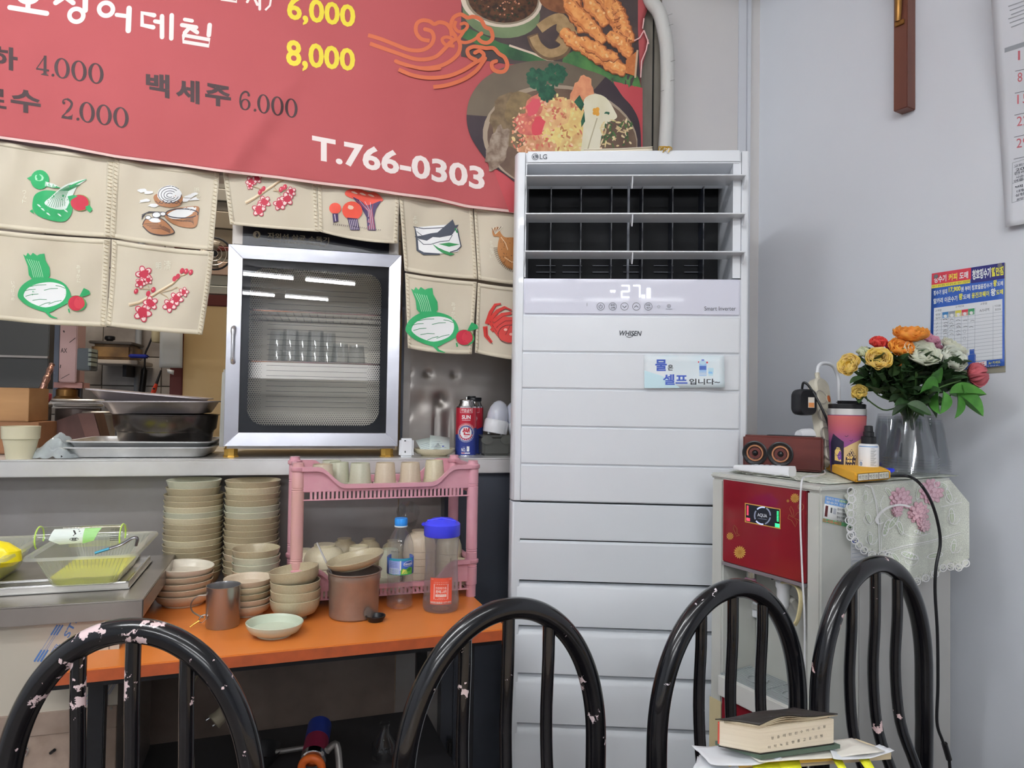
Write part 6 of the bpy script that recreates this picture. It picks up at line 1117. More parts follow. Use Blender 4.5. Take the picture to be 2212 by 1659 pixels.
for (x0, y0, x1, y1) in ((-.0165, .034, .0165, .0353), (-.0165, .0687, .0165, .07), (-.0165, .034, -.0152, .07), (.0152, .034, .0165, .07)): D.rect(x0, y0, x1, y1, WT)
D.text('인천미추홀', [(-.0125, .0635), (.0125, .0635), (.0125, .0575), (-.0125, .0575)], WT, .01); D.text('꿈에그린', [(-.0125, .056), (.0125, .056), (.0125, .0485), (-.0125, .0485)], WT, .02); D.rect(-.0125, .0405, .0125, .046, WT); D.text('모델하우스', [(-.010, .045), (.010, .045), (.010, .0415), (-.010, .0415)], OR2); D.rect(-.006, .037, .008, .0376, WT); D.rect(-.016, .0735, .017, .0745, WT); D.rect(-.024, .0805, -.018, .0812, WT); D.rect(.018, .0805, .024, .0812, WT)
D.rect(-.0245, .0245, .004, .029, WT); D.text('1877-9993', [(.006, .029), (.0245, .029), (.0245, .0245), (.006, .0245)], WT); D.build('sticker', pt2, sub=.005)
# ---------------------------------------------------------------- pink two-tier rack
Rk = Fr((-.505, 1.690), ang=math.radians(19.4)); RL = .432; RD_ = -.19; M_pink = mat('pink_plastic', '#cf9aa4', .38, k=.86, var=(40, '#cc8e9b', .5)); M_pink2 = mat('pink_plastic_yellowed', '#cfa298', .4, k=.86, var=(12, '#cf98a0', .9))
rk = thing('dish_rack', 'pink plastic two-tier dish rack with round posts standing on the orange table', 'rack', Rk.mat(RL/2, RD_/2, TZ))
for a_, d_, m in ((0, 0, M_pink2), (RL, 0, M_pink), (0, RD_, M_pink), (RL, RD_, M_pink)):
    P = [(.0125, 0), (.0125, .03), (.0145, .031), (.0145, .07)]; 
    for z in (.073, .078, .113, .118, .28, .285): P += [(.0145, z), (.0135, z+.001), (.0135, z+.0025), (.0145, z+.0035)]
    P = sorted(P, key=lambda t: t[1])+[(.0145, .338), (.0125, .342), (.0125, .347), (.001, .348)]; b = Rk.p(a_, d_, TZ); MB().lathe(TR(b), P, 24).build('post', m, rk)
def tier(zb, zdip, zc, m, zf=None):
    zf = zf or zb
    o = MB(); n = 40; prof = []
    def top(a): 
        e = .055; f = .055; x = min(a, RL-a); return zc if x < e-.01 else (zdip if x > e+f else zdip+(zc-zdip)*(.5+.5*math.cos(PI*max(0, min(1, (x-e+.01)/(f+.01))))))
    xs = [RL*i/n for i in range(n+1)]; parts = []
    for d_ in (.006, RD_-.006):
        F = [(a, top(a)) for a in xs]
        zl = zb+.018
        MB().prism([Rk.p(a, d_-.0015, z) for a, z in [(0, zl)]+F+[(RL, zl)]], [Rk.p(a, d_+.0015, z) for a, z in [(0, zl)]+F+[(RL, zl)]]).build('basket_wall', m, rk, ang=50)
        lip = MB(); s_ = 1 if d_ > 0 else -1
        for (a, z), (b_, y) in zip(F, F[1:]): lip.add([Rk.p(a, d_-.001*s_, z+.001), Rk.p(b_, d_-.001*s_, y+.001), Rk.p(b_, d_+.010*s_, y+.001), Rk.p(a, d_+.010*s_, z+.001), Rk.p(a, d_-.001*s_, z-.008), Rk.p(b_, d_-.001*s_, y-.008), Rk.p(b_, d_+.010*s_, y-.009), Rk.p(a, d_+.010*s_, z-.009)], [(0, 1, 2, 3), (3, 2, 6, 7), (4, 7, 6, 5), (0, 4, 5, 1)])
        lip.build('rim', m, rk, ang=50)
        sl = MB()
        for i in range(38): a = .03+(RL-.06)*i/37; sl.box(Rk, (a-.0028, a+.0028), (d_-.0015, d_+.0015), (zb, zl+.001))
        sl.box(Rk, (0, RL), (d_-.0025, d_+.002), (zb-.003, zb)); x = sl.build('ribs', m, rk); x['kind'] = 'stuff'
    for a_ in (-.003, RL+.003): MB().box(Rk, (a_-.002, a_+.002), (RD_-.006, .006), (zb, zc)).box(Rk, (a_-.006, a_+.006), (RD_-.012, .012), (zc-.008, zc+.001)).build('end_wall', m, rk, bevel=.001)
    fl = MB()
    for i in range(24): a = RL*(i+.5)/24; fl.box(Rk, (a-.004, a+.004), (RD_, 0), (zf-.002, zf))
    for d_ in (-.002, RD_/2, RD_+.002): fl.box(Rk, (0, RL), (d_-.004, d_+.004), (zf-.004, zf-.001))
    x = fl.build('floor_grid', m, rk); x['kind'] = 'stuff'
    for a_ in (0, RL):
        for d_ in (0, RD_): MB().lathe(TR(Rk.p(a_, d_, zc-.009)), [(.0165, 0), (.018, .002), (.018, .009), (.0165, .0105)], 24).build('collar', m, rk)
tier(.960, .994, 1.036, M_pink, .980); tier(.722, .748, .794, M_pink)
cl = ['inverted cream cup at the front left of the rack\'s top tier', 'inverted pale cup, second at the left of the rack\'s top tier', 'inverted cup behind the two leftmost cups on the top tier', 'inverted pale green cup left of the middle of the top tier', 'inverted pinkish cup in the middle of the top tier', 'inverted pinkish cup right of the middle of the top tier', 'inverted cream cup, rightmost on the top tier, stacked over another']
for i, (x, d, m) in enumerate(((697, -.05, M_cream4), (732, -.10, M_cream3), (716, -.158, M_cream3), (778, -.07, M_cream3), (832, -.07, M_cream4), (886, -.07, M_cream4), (938, -.075, M_cream))):
    aa = Rk.loc(x, 1020, d)[0]; q = Rk.p(aa, d, .9805); cup(q, .0305, .058 if i < 6 else .056, cl[i], m, 'cups on the top tier')
    if i == 6: cup(q+Vector((.0, 0, .0065)), .0290, .056, 'upper cup of the rightmost pair on the top tier', M_cream, 'cups on the top tier')
def inv_stack(x, d, n, R, h, pitch, m, where, z0=.7225, kind=1):
    aa = Rk.loc(x, 1220, d)[0]
    for i in range(n):
        q = Rk.p(aa+rnd.uniform(-.001, .001), d, z0+i*pitch+h+.0006); bowl_thing('melamine_bowl', 'upturned bowl, %s %s' % (ORD[n-1-i], where), Matrix.Translation(q) @ Matrix.Rotation(PI, 4, 'X'), R, h, R*.5, kind, m, 'upturned bowls on the lower tier')
    return Rk.p(aa, d, z0+(n-1)*pitch+h)
inv_stack(700, -.06, 4, .051, .052, .0215, M_cream, 'in the rack\'s big lower left stack'); inv_stack(742, -.150, 4, .036, .045, .022, M_cream2, 'in the stack behind the big one')
inv_stack(657, -.148, 3, .034, .045, .022, M_cream, 'in the stack by the left post')
tp_ = inv_stack(796, -.132, 6, .033, .048, .0125, M_cream2, 'in the rack\'s tight middle stack'); inv_stack(905, -.075, 6, .042, .05, .0175, M_cream4, 'in the tall stack behind bottle and pitcher')
inv_stack(850, -.132, 5, .033, .045, .0145, M_cream2, 'in the stack left of the water bottle'); inv_stack(968, -.10, 5, .036, .048, .0175, M_cream, 'in the stack right behind the pitcher')
q = inv_stack(775, -.04, 2, .034, .04, .016, M_cream, 'in the small stack under the lone cup'); cup(q+Vector((0, 0, .0004)), .0300, .056, 'lone cup upturned on the small bowl stack behind the tilted saucer', M_cream, 'cups on the lower tier')
aa = Rk.loc(840, 1200, -.05)[0]; cup(Rk.p(aa, -.05, .7225), .031, .075, 'tall pale cup upturned left of the water bottle on the lower tier', M_cream3, 'cups on the lower tier'); cup(Rk.p(aa, -.05, .745), .029, .075, 'cup nested over the tall pale cup beside the bottle', M_cream3, 'cups on the lower tier')
aa = Rk.loc(990, 1200, -.05)[0]; cup(Rk.p(aa, -.05, .7225), .027, .062, 'small upturned cup right of the pitcher on the lower tier', M_cream, 'cups on the lower tier')
aa = Rk.loc(885, 1135, -.11)[0]; M = Matrix.Translation(Rk.p(aa, -.13, .888)) @ Matrix.Rotation(1.05, 4, 'X') @ Matrix.Rotation(.1, 4, 'Y')
gl = thing('drinking_glass', 'clear glass lying on its side on top of the upturned bowls', 'glass', M); MB().lathe(M, [(.001, -.03), (.024, -.03), (.0305, .035), (.0295, .035), (.023, -.027), (.001, -.027)], 28, cap=False).build('tumbler', M_gl, gl)
# under the table: torch canister, glass bottle, cables
q = Vector((tpz(690, 1.62, .33).x, 1.62, .33)); o = thing('torch_canister', 'blue and red canister with an orange nozzle ring lying on the table\'s dark lower shelf', 'canister', q+Vector((0, 0, .0)))
p0, p1 = q+Vector((-.022, .10, .085)), q+Vector((-.004, -.03, .052)); ax = (p1-p0).normalized()
MB().tube([p0, p0+ax*.05], .028, 24).build('blue_body', mat('blue_tin', '#2a3a88', .35, .3), o); MB().tube([p0+ax*.05, p0+ax*.10], .0275, 24).build('red_body', mat('red_tin', '#8a2a44', .35, .3), o)
MB().tube([p0+ax*.10, p0+ax*.115, p0+ax*.12], [.0285, .0285, .02], 24).build('neck', M_chrome, o); MB().tube([p1+ax*.0+Vector((.0225*math.cos(t), -.002*math.sin(t), .0225*math.sin(t))) for t in [2*PI*i/24 for i in range(24)]], .009, 10, closed=True).build('orange_ring', mat('orange_plastic', '#c2591f', .4), o)
MB().tube(cr([p0+ax*.11+Vector((.03, 0, .02)), p0+ax*.09+Vector((.05, 0, .02)), p0+ax*.13+Vector((.062, 0, -.01))], 5), .008, 10).build('steel_hook', M_steel2, o)
q = tpz(830, 1.72, .33); o = thing('glass_bottle', 'small clear glass bottle neck under the table, right of the torch', 'bottle', q); MB().lathe(TR(q), [(.02, 0), (.03, .004), (.03, .04), (.012, .062), (.011, .078), (.013, .079), (.013, .084), (.011, .085)], 24, cap=False).build('bottle_body', M_gl, o)
q = tpz(560, 1.68, .33); o = thing('dark_pan', 'dark metal tools lying in the shade on the lower shelf', 'tool', q); MB().lathe(TR(q+Vector((0, 0, .001))), [(.03, 0), (.05, .03), (.052, .035), (.048, .032), (.028, .004), (.001, .003)], 28).build('pan_body', M_dm, o); MB().tube([q+Vector((.04, 0, .03)), q+Vector((.13, -.01, .05))], .006, 8).build('handle', M_steel2, o)
cg = mat('dusty_cable', '#6a6353', .6); o = thing('hanging_plug', 'dusty power plug hanging on its cable below the orange table', 'plug', tpz(478, 1.48, TZ-.036))
pl = [(440, 1425, 1.46), (478, 1440, 1.48), (484, 1480, 1.48), (486, 1510, 1.48), (484, 1528, 1.48)]
pp_ = lambda x, y, Y: CAMP+rayd(x, y)*(Y/rayd(x, y).y)
MB().tube(cr([pp_(*v) for v in pl], 6), .004, 8).build('cable', cg, o); MB().tube([pp_(484, 1528, 1.48), pp_(478, 1545, 1.475), pp_(462, 1560, 1.465)], [.008, .015, .017], 14).build('plug_body', cg, o)
for dx in (0, 14): MB().tube([pp_(457+dx, 1548+dx*.9, 1.462), pp_(444+dx, 1556+dx*.9, 1.452)], .0022, 8).build('pin', M_chrome, o)
o = thing('loose_cable', 'thin dusty cable looping down behind the leftmost chair', 'cable', pp_(500, 1440, 1.5))
MB().tube(cr([pp_(x, y, 1.5) for x, y in ((448, 1425), (485, 1450), (515, 1500), (528, 1560), (534, 1660), (530, 1800))], 6), .0035, 8).build('cable', cg, o); MB().tube(cr([pp_(x, y, 1.5) for x, y in ((442, 1430), (426, 1460), (416, 1500), (418, 1700), (430, 1800))], 6), .0032, 8).build('cable', cg, o)
# ---------------------------------------------------------------- water purifier
M_ppw = mat('purifier_white', '#bfc1bb', .35, k=.84); M_ppg = mat('purifier_grey', '#b3b3b0', .4, k=.92); M_glr = mat('red_glass_panel', '#7a1c26', .08, k=.72, coat=.5, var=(3, '#6a1822', .6)); DPp = .446
pu = thing('water_purifier', 'floor-standing white water purifier with a red floral glass front and lit display', 'water purifier', PFr.mat(-.15, -DPp/2, 0))
fa0, fa1 = PFr.loc(1562, 1130)[0], PFr.loc(1741, 1150)[0]; rz1 = PFr.loc(1650, 1047)[1]; rz0 = PFr.loc(1650, 1236)[1]; tz1 = PFr.loc(1650, 1494)[1]
MB().box(PFr, (-.30, 0), (-DPp, -.12), (0.02, PZ-.012)).build('body', M_ppg, pu, bevel=.002)
MB().box(PFr, (-.303, .002), (-DPp-.002, .003), (PZ-.012, PZ)).build('top_plate', M_ppw, pu, bevel=.004)
MB().box(PFr, (-.30, fa0-.001), (-.122, 0), (.02, PZ-.0125)).build('side_stile', M_ppw, pu, bevel=.004); MB().box(PFr, (fa1+.001, 0), (-.122, 0), (.02, PZ-.0125)).build('side_stile', M_ppw, pu, bevel=.004)
rp = MB().box(PFr, (fa0, fa1), (-.06, .002), (rz0, rz1)).build('red_panel', M_glr, pu, bevel=.002)
MB().box(PFr, (fa0, fa1), (-.06, .001), (rz1+.0005, PZ-.0125)).build('top_strip', M_ppw, pu); MB().box(PFr, (fa0, fa1), (-.06, .004), (rz0-.008, rz0-.0005)).build('silver_strip', mat('silver_strip', '#8f8c92', .3, .5), pu, bevel=.001)
MB().box(PFr, (fa0, fa1), (-.12, -.11), (.1, rz0)).build('recess_back', M_ppw, pu); MB().box(PFr, (fa0, fa1), (-.12, -.058), (rz0-.009, rz0+.04)).build('recess_roof', M_ppg, pu)
tr_ = MB().box(PFr, (fa0-.001, fa1+.001), (-.10, .012), (tz1-.05, tz1-.004)).build('drip_tray', mat('tray_white', '#c3c4c0', .35, k=.7), pu, bevel=.002)
gm = mat('drip_grid_grey', '#8e9596', .4); g_ = MB(); 
for i in range(12): d_ = -.09+i*.0082; g_.box(PFr, (fa0+.006, fa1-.006), (d_, d_+.003), (tz1-.004, tz1-.0005))
for a_ in (fa0+.004, (fa0+fa1)/2, fa1-.006): g_.box(PFr, (a_-.002, a_+.002), (-.092, .006), (tz1-.004, tz1+.0005))
x = g_.build('drip_grid', gm, tr_); x['kind'] = 'stuff'
for f_ in (.3, .72): MB().tube([PFr.p(fa0+(fa1-fa0)*f_+.022*math.cos(t), -.04+.022*math.sin(t), tz1+.0005) for t in [2*PI*i/24 for i in range(24)]], .0018, 6, closed=True).lathe(TR(PFr.p(fa0+(fa1-fa0)*f_, -.04, tz1-.003)), [(.001, 0), (.021, 0), (.021, .002)], 20).build('drip_ring', gm, tr_)
MB().box(PFr, (fa0, fa1), (-.06, .001), (.12, tz1-.052)).build('lower_red_panel', M_glr, pu, bevel=.002); MB().box(PFr, (-.30, 0), (-.11, -.004), (0, .1)).build('kick_plate', M_ppg, pu)
MB().box(PFr, (-.30, fa0-.001), (.0, .0012), (.3, PFr.loc(1550, 1512)[1])).build('yellowed_strip', mat('yellowed_plastic', '#bdb08a', .4, k=.7), pu)
# taps: cream lever with white collar, pink-ringed chrome tap, white switch block
def PT(x, y, d): return PFr.px(x, y, d)
tp = MB(); p = PT(1692, 1262, -.03); M = TR(p-Vector((0, 0, .055))); MB().lathe(M, [(.008, .0), (.013, .012), (.0135, .045), (.016, .05), (.016, .06), (.010, .066)], 20).build('white_tap', M_wht, pu)
MB().tube(cr([PT(1680, 1262, -.022), PT(1700, 1258, -.018), PT(1722, 1268, -.01), PT(1730, 1295, -.004), PT(1724, 1335, .0), PT(1716, 1350, .002)], 5), .0052, 8, flat=.55).build('cream_lever', mat('cream_lever', '#c4b98e', .35), pu)
MB().tube([PT(1700, 1290, -.05), PT(1716, 1300, -.04), PT(1722, 1312, -.05)], .008, 10).build('hose', mat('hose_white', '#a8a7a0', .4), pu)
p = PT(1621, 1262, -.03); M = TR(p); MB().lathe(M, [(.006, -.03), (.010, -.02), (.011, .0), (.011, .006)], 20).build('tap_body', M_wht, pu); MB().lathe(M, [(.0125, .004), (.0125, .013)], 20).build('pink_collar', mat('pink_ring', '#c997b0', .35), pu); MB().wbox(M @ Matrix.Translation((0, 0, .013)), .014, .016, .018).build('chrome_head', M_chrome, pu, bevel=.002)
MB().tube(cr([PT(1650, 1240, -.09), PT(1662, 1236, -.08), PT(1672, 1250, -.08)], 4), .006, 8).build('hose', M_dm, pu)
a_, z_ = PFr.loc(1632, 1318, -.10); sb = MB().box(PFr, (a_-.021, a_+.021), (-.111, -.098), (z_-.018, z_+.018)).build('switch_block', M_wht, pu, bevel=.002); MB().box(PFr, (a_-.014, a_+.014), (-.098, -.094), (z_+.002, z_+.014)).build('button', M_ppg, sb, bevel=.001)
# display and golden flowers on the red panel
D = Decal(plane_map(PFr, .0022), .0005, .00003); GO = '#b98f45'; GO2 = '#8a5a32'
D.quad([(1609, 1086), (1686, 1099), (1686, 1143), (1609, 1128)], GO); D.quad([(1611, 1088.5), (1684, 1101), (1684, 1140.5), (1611, 1126)], '#171c26')
LB = mat('lit_blue', '#b9c4ff', .4, emis=('#a9b6f0', .55)); LR = mat('lit_red', '#ff4a60', .4, emis=('#ff3a50', 1.1)); LG = mat('lit_green', '#40ff90', .4, emis=('#30e880', 1.0))
for k in range(5): t = k*1.257+.2; D.ring(1647, 1114, 17, 18.5, 3, LB if k % 2 else mat('lit_grey', '#8a93a8', .4), 8, t, t+1.05)
D.text('AQUA', [(1636, 1108), (1657, 1111), (1657, 1119.5), (1636, 1116.5)], '#c9ced6', .02); D.quad([(1637, 1119), (1656, 1122), (1656, 1123), (1637, 1120)], '#7a8190')
for k in range(7): D.quad([(1613, 1092+k*3.1), (1617, 1092.6+k*3.1), (1617, 1094.6+k*3.1), (1613, 1094+k*3.1)], LR); D.quad([(1678, 1104+k*3.3), (1682, 1104.6+k*3.3), (1682, 1106.8+k*3.3), (1678, 1106.2+k*3.3)], LG)
D.quad([(1612, 1118), (1620, 1119.5), (1620, 1126), (1612, 1124.5)], LR); D.quad([(1674, 1130), (1684, 1132), (1684, 1140), (1674, 1138)], LG)
def daisy(x, y, r_, n=16):
    for k in range(n): t = 2*PI*k/n; D.poly([(x+.3*r_*math.cos(t-.15), y+.3*r_*math.sin(t-.15)), (x+.75*r_*math.cos(t-.16), y+.82*r_*math.sin(t-.16)), (x+.98*r_*math.cos(t), y+1.05*r_*math.sin(t)), (x+.75*r_*math.cos(t+.16), y+.82*r_*math.sin(t+.16)), (x+.3*r_*math.cos(t+.15), y+.3*r_*math.sin(t+.15))], GO)
    D.ell(x, y, r_*.32, r_*.34, '#a3702c', 0, 12)
daisy(1598, 1193, 14); daisy(1577, 1158, 8.5, 12); daisy(1717, 1076, 10.5, 14); daisy(1702, 1082, 3.5, 8); D.ring(1730, 1095, 6, 7, 1.2, GO2, 14)
for P in ([(1712, 1115), (1706, 1100), (1708, 1093), (1714, 1103), (1715, 1118), (1722, 1108), (1730, 1104)], [(1714, 1118), (1704, 1112), (1702, 1120), (1710, 1124), (1718, 1138), (1722, 1128), (1716, 1119), (1730, 1126), (1728, 1134)], [(1590, 1155), (1584, 1142), (1586, 1134), (1592, 1142), (1592, 1152), (1598, 1156), (1590, 1158)]): D.stroke(P, 1.0, GO2)
D.build('front_print', rp)
# stickers on the side
st1 = thing('price_sticker', 'small printed sticker with blue and green bands on the purifier\'s side', 'sticker', PSd.mat(PSd.loc(1812, 1105)[0], 0, PSd.loc(1812, 1105)[1]))
sm_ = plane_map(PSd, .0008); QS = [(1783, 1071), (1852, 1085), (1850, 1143), (1777, 1127)]
MB().grid(lambda u, v: sm_(*bil(QS, u, v), 0), 2, 2).build('sheet', mat('sticker_white', '#d0d2d2', .4), st1, fix=False, solid=.0004)
bq = lambda u0, v0, u1, v1: [bil(QS, u0, v0), bil(QS, u1, v0), bil(QS, u1, v1), bil(QS, u0, v1)]
D = Decal(sm_, .0005, .00003); D.quad(bq(0, 0, 1, .3), '#6d9ad0'); D.quad(bq(.45, .03, .7, .13), '#7ab08a'); D.quad(bq(0, .86, 1, 1), '#5a9a6a'); D.text('02-438-6633', bq(0, .87, .55, .99), '#c0604a', .02)
D.text('정수기 임대 판매 전문', bq(.04, .04, .8, .13), '#e6e9ee', .02); D.text('정수기 전문점', bq(.04, .17, .8, .27), '#e6e9ee', .02)
for k, (a, b) in enumerate((('정수기임대', '15,000'), ('정수기판매', '200,000'), ('정수기렌트', '9,900'))): v = .36+.15*k; D.text(a, bq(.40, v, .68, v+.09), '#3a3c40', .01); D.text(b, bq(.71, v, .93, v+.09), '#b03a3a', .02)
D.text('A/S 전문점', bq(.40, .80, .9, .86), '#3a3c40'); D.quad(bq(.04, .36, .12, .78), '#5a2226'); D.quad(bq(.20, .40, .25, .6), '#4a4c50'); D.quad(bq(.28, .40, .37, .62), '#a9adb5'); D.build('sticker_print', st1)
st2 = thing('record_sheet', 'paper record sheet with blue bars on the purifier\'s side, partly under the lace', 'paper', PSd.mat(PSd.loc(1880, 1160)[0], 0, PSd.loc(1880, 1160)[1])); Q2 = [(1838, 1062), (1935, 1050), (1935, 1240), (1838, 1240)]
MB().grid(lambda u, v: sm_(*bil(Q2, u, v), 0), 2, 2).build('sheet', mat('record_paper', '#c3c7cb', .5), st2, fix=False, solid=.0004)
D = Decal(sm_, .0005, .00003); D.quad([(1840, 1168), (1935, 1160), (1935, 1165), (1840, 1173)], '#3550a8'); D.quad([(1840, 1100), (1935, 1093), (1935, 1096), (1840, 1104)], '#6a86b8')
for k in range(7): D.stroke([(1840, 1180+k*8), (1935, 1172+k*8)], .7, '#8a92a8')
D.build('sheet_print', st2)
# ---------------------------------------------------------------- lace cloth
def lacemat(nm, col, thr, scale, body):
    m = mat(nm, col, .85, k=.80); nt = m.node_tree; N = nt.nodes; L = nt.links; tc = N['Texture Coordinate'] if 'Texture Coordinate' in N else N.new('ShaderNodeTexCoord')
    vo = N.new('ShaderNodeTexVoronoi'); vo.feature = 'DISTANCE_TO_EDGE'; vo.inputs['Scale'].default_value = scale; L.new(tc.outputs['Object'], vo.inputs['Vector'])
    lt = N.new('ShaderNodeMath'); lt.operation = 'LESS_THAN'; lt.inputs[1].default_value = thr; L.new(vo.outputs['Distance'], lt.inputs[0])
    mr = N.new('ShaderNodeMapRange'); mr.inputs[3].default_value = body; mr.inputs[4].default_value = 1.0; L.new(lt.outputs[0], mr.inputs[0]); L.new(mr.outputs[0], N['Principled BSDF'].inputs['Alpha']); return m
M_lace = lacemat('lace_ground', '#ccd0c5', .10, 260, .80); M_laceh = lacemat('lace_border', '#d3d5cb', .13, 110, .12)
lc = thing('lace_cloth', 'white lace cloth with pink flowers draped over the water purifier', 'tablecloth', PSd.mat(.25, -.1, PZ))
def topf(u, v): # over the top plate
    a = .04+u*(.50-.04); d = -.012-v*.27; return PSd.p(a, d, PZ+.0022+.0025*max(0, noise.noise(Vector((u*7, v*6, 9)))))
MB().grid(topf, 30, 20).build('cloth_top', mat('lace_top', '#ccd0c6', .85, k=.82, var=(90, '#aab0a2', .9, 2)), lc, solid=.0008, fix=False)
MB().grid(lambda u, v: topf(u*.93-.06+.01*math.sin(v*40), 0)*(1) if False else PFr.p(-.285+.26*u, -.04-.06*v+(.008*abs(math.sin(u*22)))*(1-v), PZ+.0016+.006*math.exp(-((u-.05)/.12)**2)*(1-v)+.009*math.exp(-((u-.62)/.10)**2)*(1-v)), 60, 5).build('cloth_front_fringe', M_laceh, lc, solid=.0006, fix=False)
LB_ = [(1832, 1118), (1838, 1150), (1850, 1176), (1872, 1196), (1895, 1205), (1915, 1196), (1935, 1222), (1950, 1250), (1972, 1262), (1990, 1254), (2010, 1248), (2030, 1236), (2045, 1222), (2062, 1230), (2080, 1226), (2094, 1212)]
def lowY(x):
    for (x0, y0), (x1, y1) in zip(LB_, LB_[1:]):
        if x <= x1: return y0+(y1-y0)*(x-x0)/(x1-x0)
    return LB_[-1][1]
def topY(x): return 1051-(x-1833)*.062 if x < 2053 else 1037+(x-2053)*1.2
def lw(x, y): t = max(0, (y-1050)/180); return .006+.010*t*(1+math.sin(x*.045+.6))+.014*t*math.exp(-((x-1998+.25*(y-1100))/16)**2)+(.0 if x < 2040 else .02*(x-2040)/50)+.004*noise.noise(Vector((x*.03, y*.02, 8)))
lf = lambda x, y, off: PSd.px(x, y, lw(x, y)+off)
def lg(u, v): x = 1832+u*(2094-1832); y0, y1 = topY(x), lowY(x)-7; return lf(x+ (1-u)**8*8*math.sin(v*14), y0+(y1-y0)*v, 0)
MB().grid(lg, 90, 50).build('cloth_side', M_lace, lc, fix=False)
def scal(P, w_=17): # scalloped open border
    mb = MB(); 
    mb.grid(lambda u, v: (lambda k, f: lf(P[k][0]*(1-f)+P[k+1][0]*f+ (0), P[k][1]*(1-f)+P[k+1][1]*f+(v*w_-w_*.25), .001))(min(len(P)-2, int(u*(len(P)-1))), u*(len(P)-1)-min(len(P)-2, int(u*(len(P)-1)))), 120, 4); return mb
eb = [(x, lowY(x)-12+2.5*abs(math.sin(x*.13))) for x in range(1846, 2095, 6)]; scal(eb).build('lace_edge', M_laceh, lc, fix=False)
D = Decal(lf, .0012, .0001); LW = '#d9dbd2'; LP = '#c9a9b4'; LGn = '#a3ad98'
pts = []; 
for i in range(len(LB_)-1):
    (x0, y0), (x1, y1) = LB_[i], LB_[i+1]; L_ = math.hypot(x1-x0, y1-y0); n = max(1, int(L_/13))
    for k in range(n): cx, cy = x0+(x1-x0)*(k+.5)/n, y0+(y1-y0)*(k+.5)/n-2; D.ring(cx, cy, 7.5, 7.5, 2.2, LW, 14); D.ring(cx, cy, 3.5, 3.5, .8, LW, 10)
for k in range(7): D.ring(1838+2*math.sin(k*2), 1062+k*16, 7.5, 9, 2.4, LW, 14); D.ring(1846, 1062+k*16, 4, 5, .9, LW, 10)
D.stroke([(1868, 1048), (1882, 1050), (1892, 1085), (1898, 1130), (1900, 1190)], 2.2, LW); D.stroke([(1872, 1048), (1886, 1056), (1896, 1090), (1902, 1130), (1904, 1190)], 1.2, LW)
D.stroke([(1905, 1192), (1950, 1180), (2008, 1169), (2075, 1150)], 2.0, LW); D.stroke([(1905, 1196), (1950, 1184), (2008, 1173), (2076, 1154)], 1.1, LW); D.stroke([(2032, 1095), (2055, 1090), (2078, 1085)], 1.5, LW)
def lflow(cx, cy, r_, n=8, col=LP, seed=0):
    r = random.Random(seed)
    for ring_, q in ((1.0, n+3), (.66, n), (.36, 5)):
        for k in range(q):
            t = 2*PI*k/q+ring_*2+r.random()*.2; D.ell(cx+r_*ring_*.68*math.cos(t), cy+r_*ring_*.72*math.sin(t), r_*.34, r_*.22, '#b58c99', t, 12); D.ell(cx+r_*ring_*.68*math.cos(t), cy+r_*ring_*.72*math.sin(t), r_*.29, r_*.17, col, t, 12)
    D.ell(cx, cy, r_*.12, r_*.14, '#a9808c', 0, 10)
def lleaf(x, y, l, a, col=LGn): D.ell(x, y, l, l*.36, LW, a, 16); D.ell(x, y, l*.86, l*.26, col, a, 14); D.stroke([(x-l*.8*math.cos(a), y-l*.8*math.sin(a)), (x+l*.8*math.cos(a), y+l*.8*math.sin(a))], .8, LW)
for x, y, l, a in ((1915, 1140, 20, 1.9), (1930, 1128, 18, 2.2), (1945, 1140, 16, 1.3), (1985, 1064, 16, 1.8), (1922, 1065, 15, .9), (1870, 1072, 13, 1.6), (1876, 1118, 14, 1.2), (1880, 1162, 14, 1.5), (2050, 1070, 16, 1.2), (2056, 1115, 18, 1.5), (1965, 1200, 20, .3), (2060, 1180, 16, 1.7), (1935, 1205, 14, .9), (2020, 1200, 18, -.2), (2038, 1048, 12, .5), (1988, 1150, 14, .2)): lleaf(x, y, l, a)
lflow(1946, 1078, 25, seed=1); lflow(1984, 1108, 24, seed=2, col='#ceaab2'); lflow(2012, 1062, 27, seed=3); lflow(1996, 1134, 15, seed=4, col='#d3b2ba'); lflow(1938, 1104, 13, seed=5)
for cx, cy, r_ in ((1872, 1075, 14), (1876, 1120, 15), (1881, 1163, 15), (1967, 1205, 18), (2062, 1182, 14), (2052, 1075, 14), (2058, 1118, 16), (2025, 1045, 10)):
    D.stroke([(cx+r_*(1-.12*i/3)*math.cos(i*.42), cy+r_*(1-.12*i/3)*math.sin(i*.42)*1.05) for i in range(14)], 1.2, LW)
for k in range(40): t = -.4+k*.09; D.ell(1912+30*math.cos(t+2.2)+k*.9, 1100+30*math.sin(t+1.9)+k*.6, 4, 1.6, LW, t, 8)
D.stroke([tuple(q) for q in cr([(1910, 1070), (1902, 1090), (1912, 1112), (1930, 1125), (1950, 1150), (1975, 1160), (2000, 1155), (2012, 1150)], 4)], 1.1, LW); D.build('lace_flowers', lc, sub=9, k=.70)
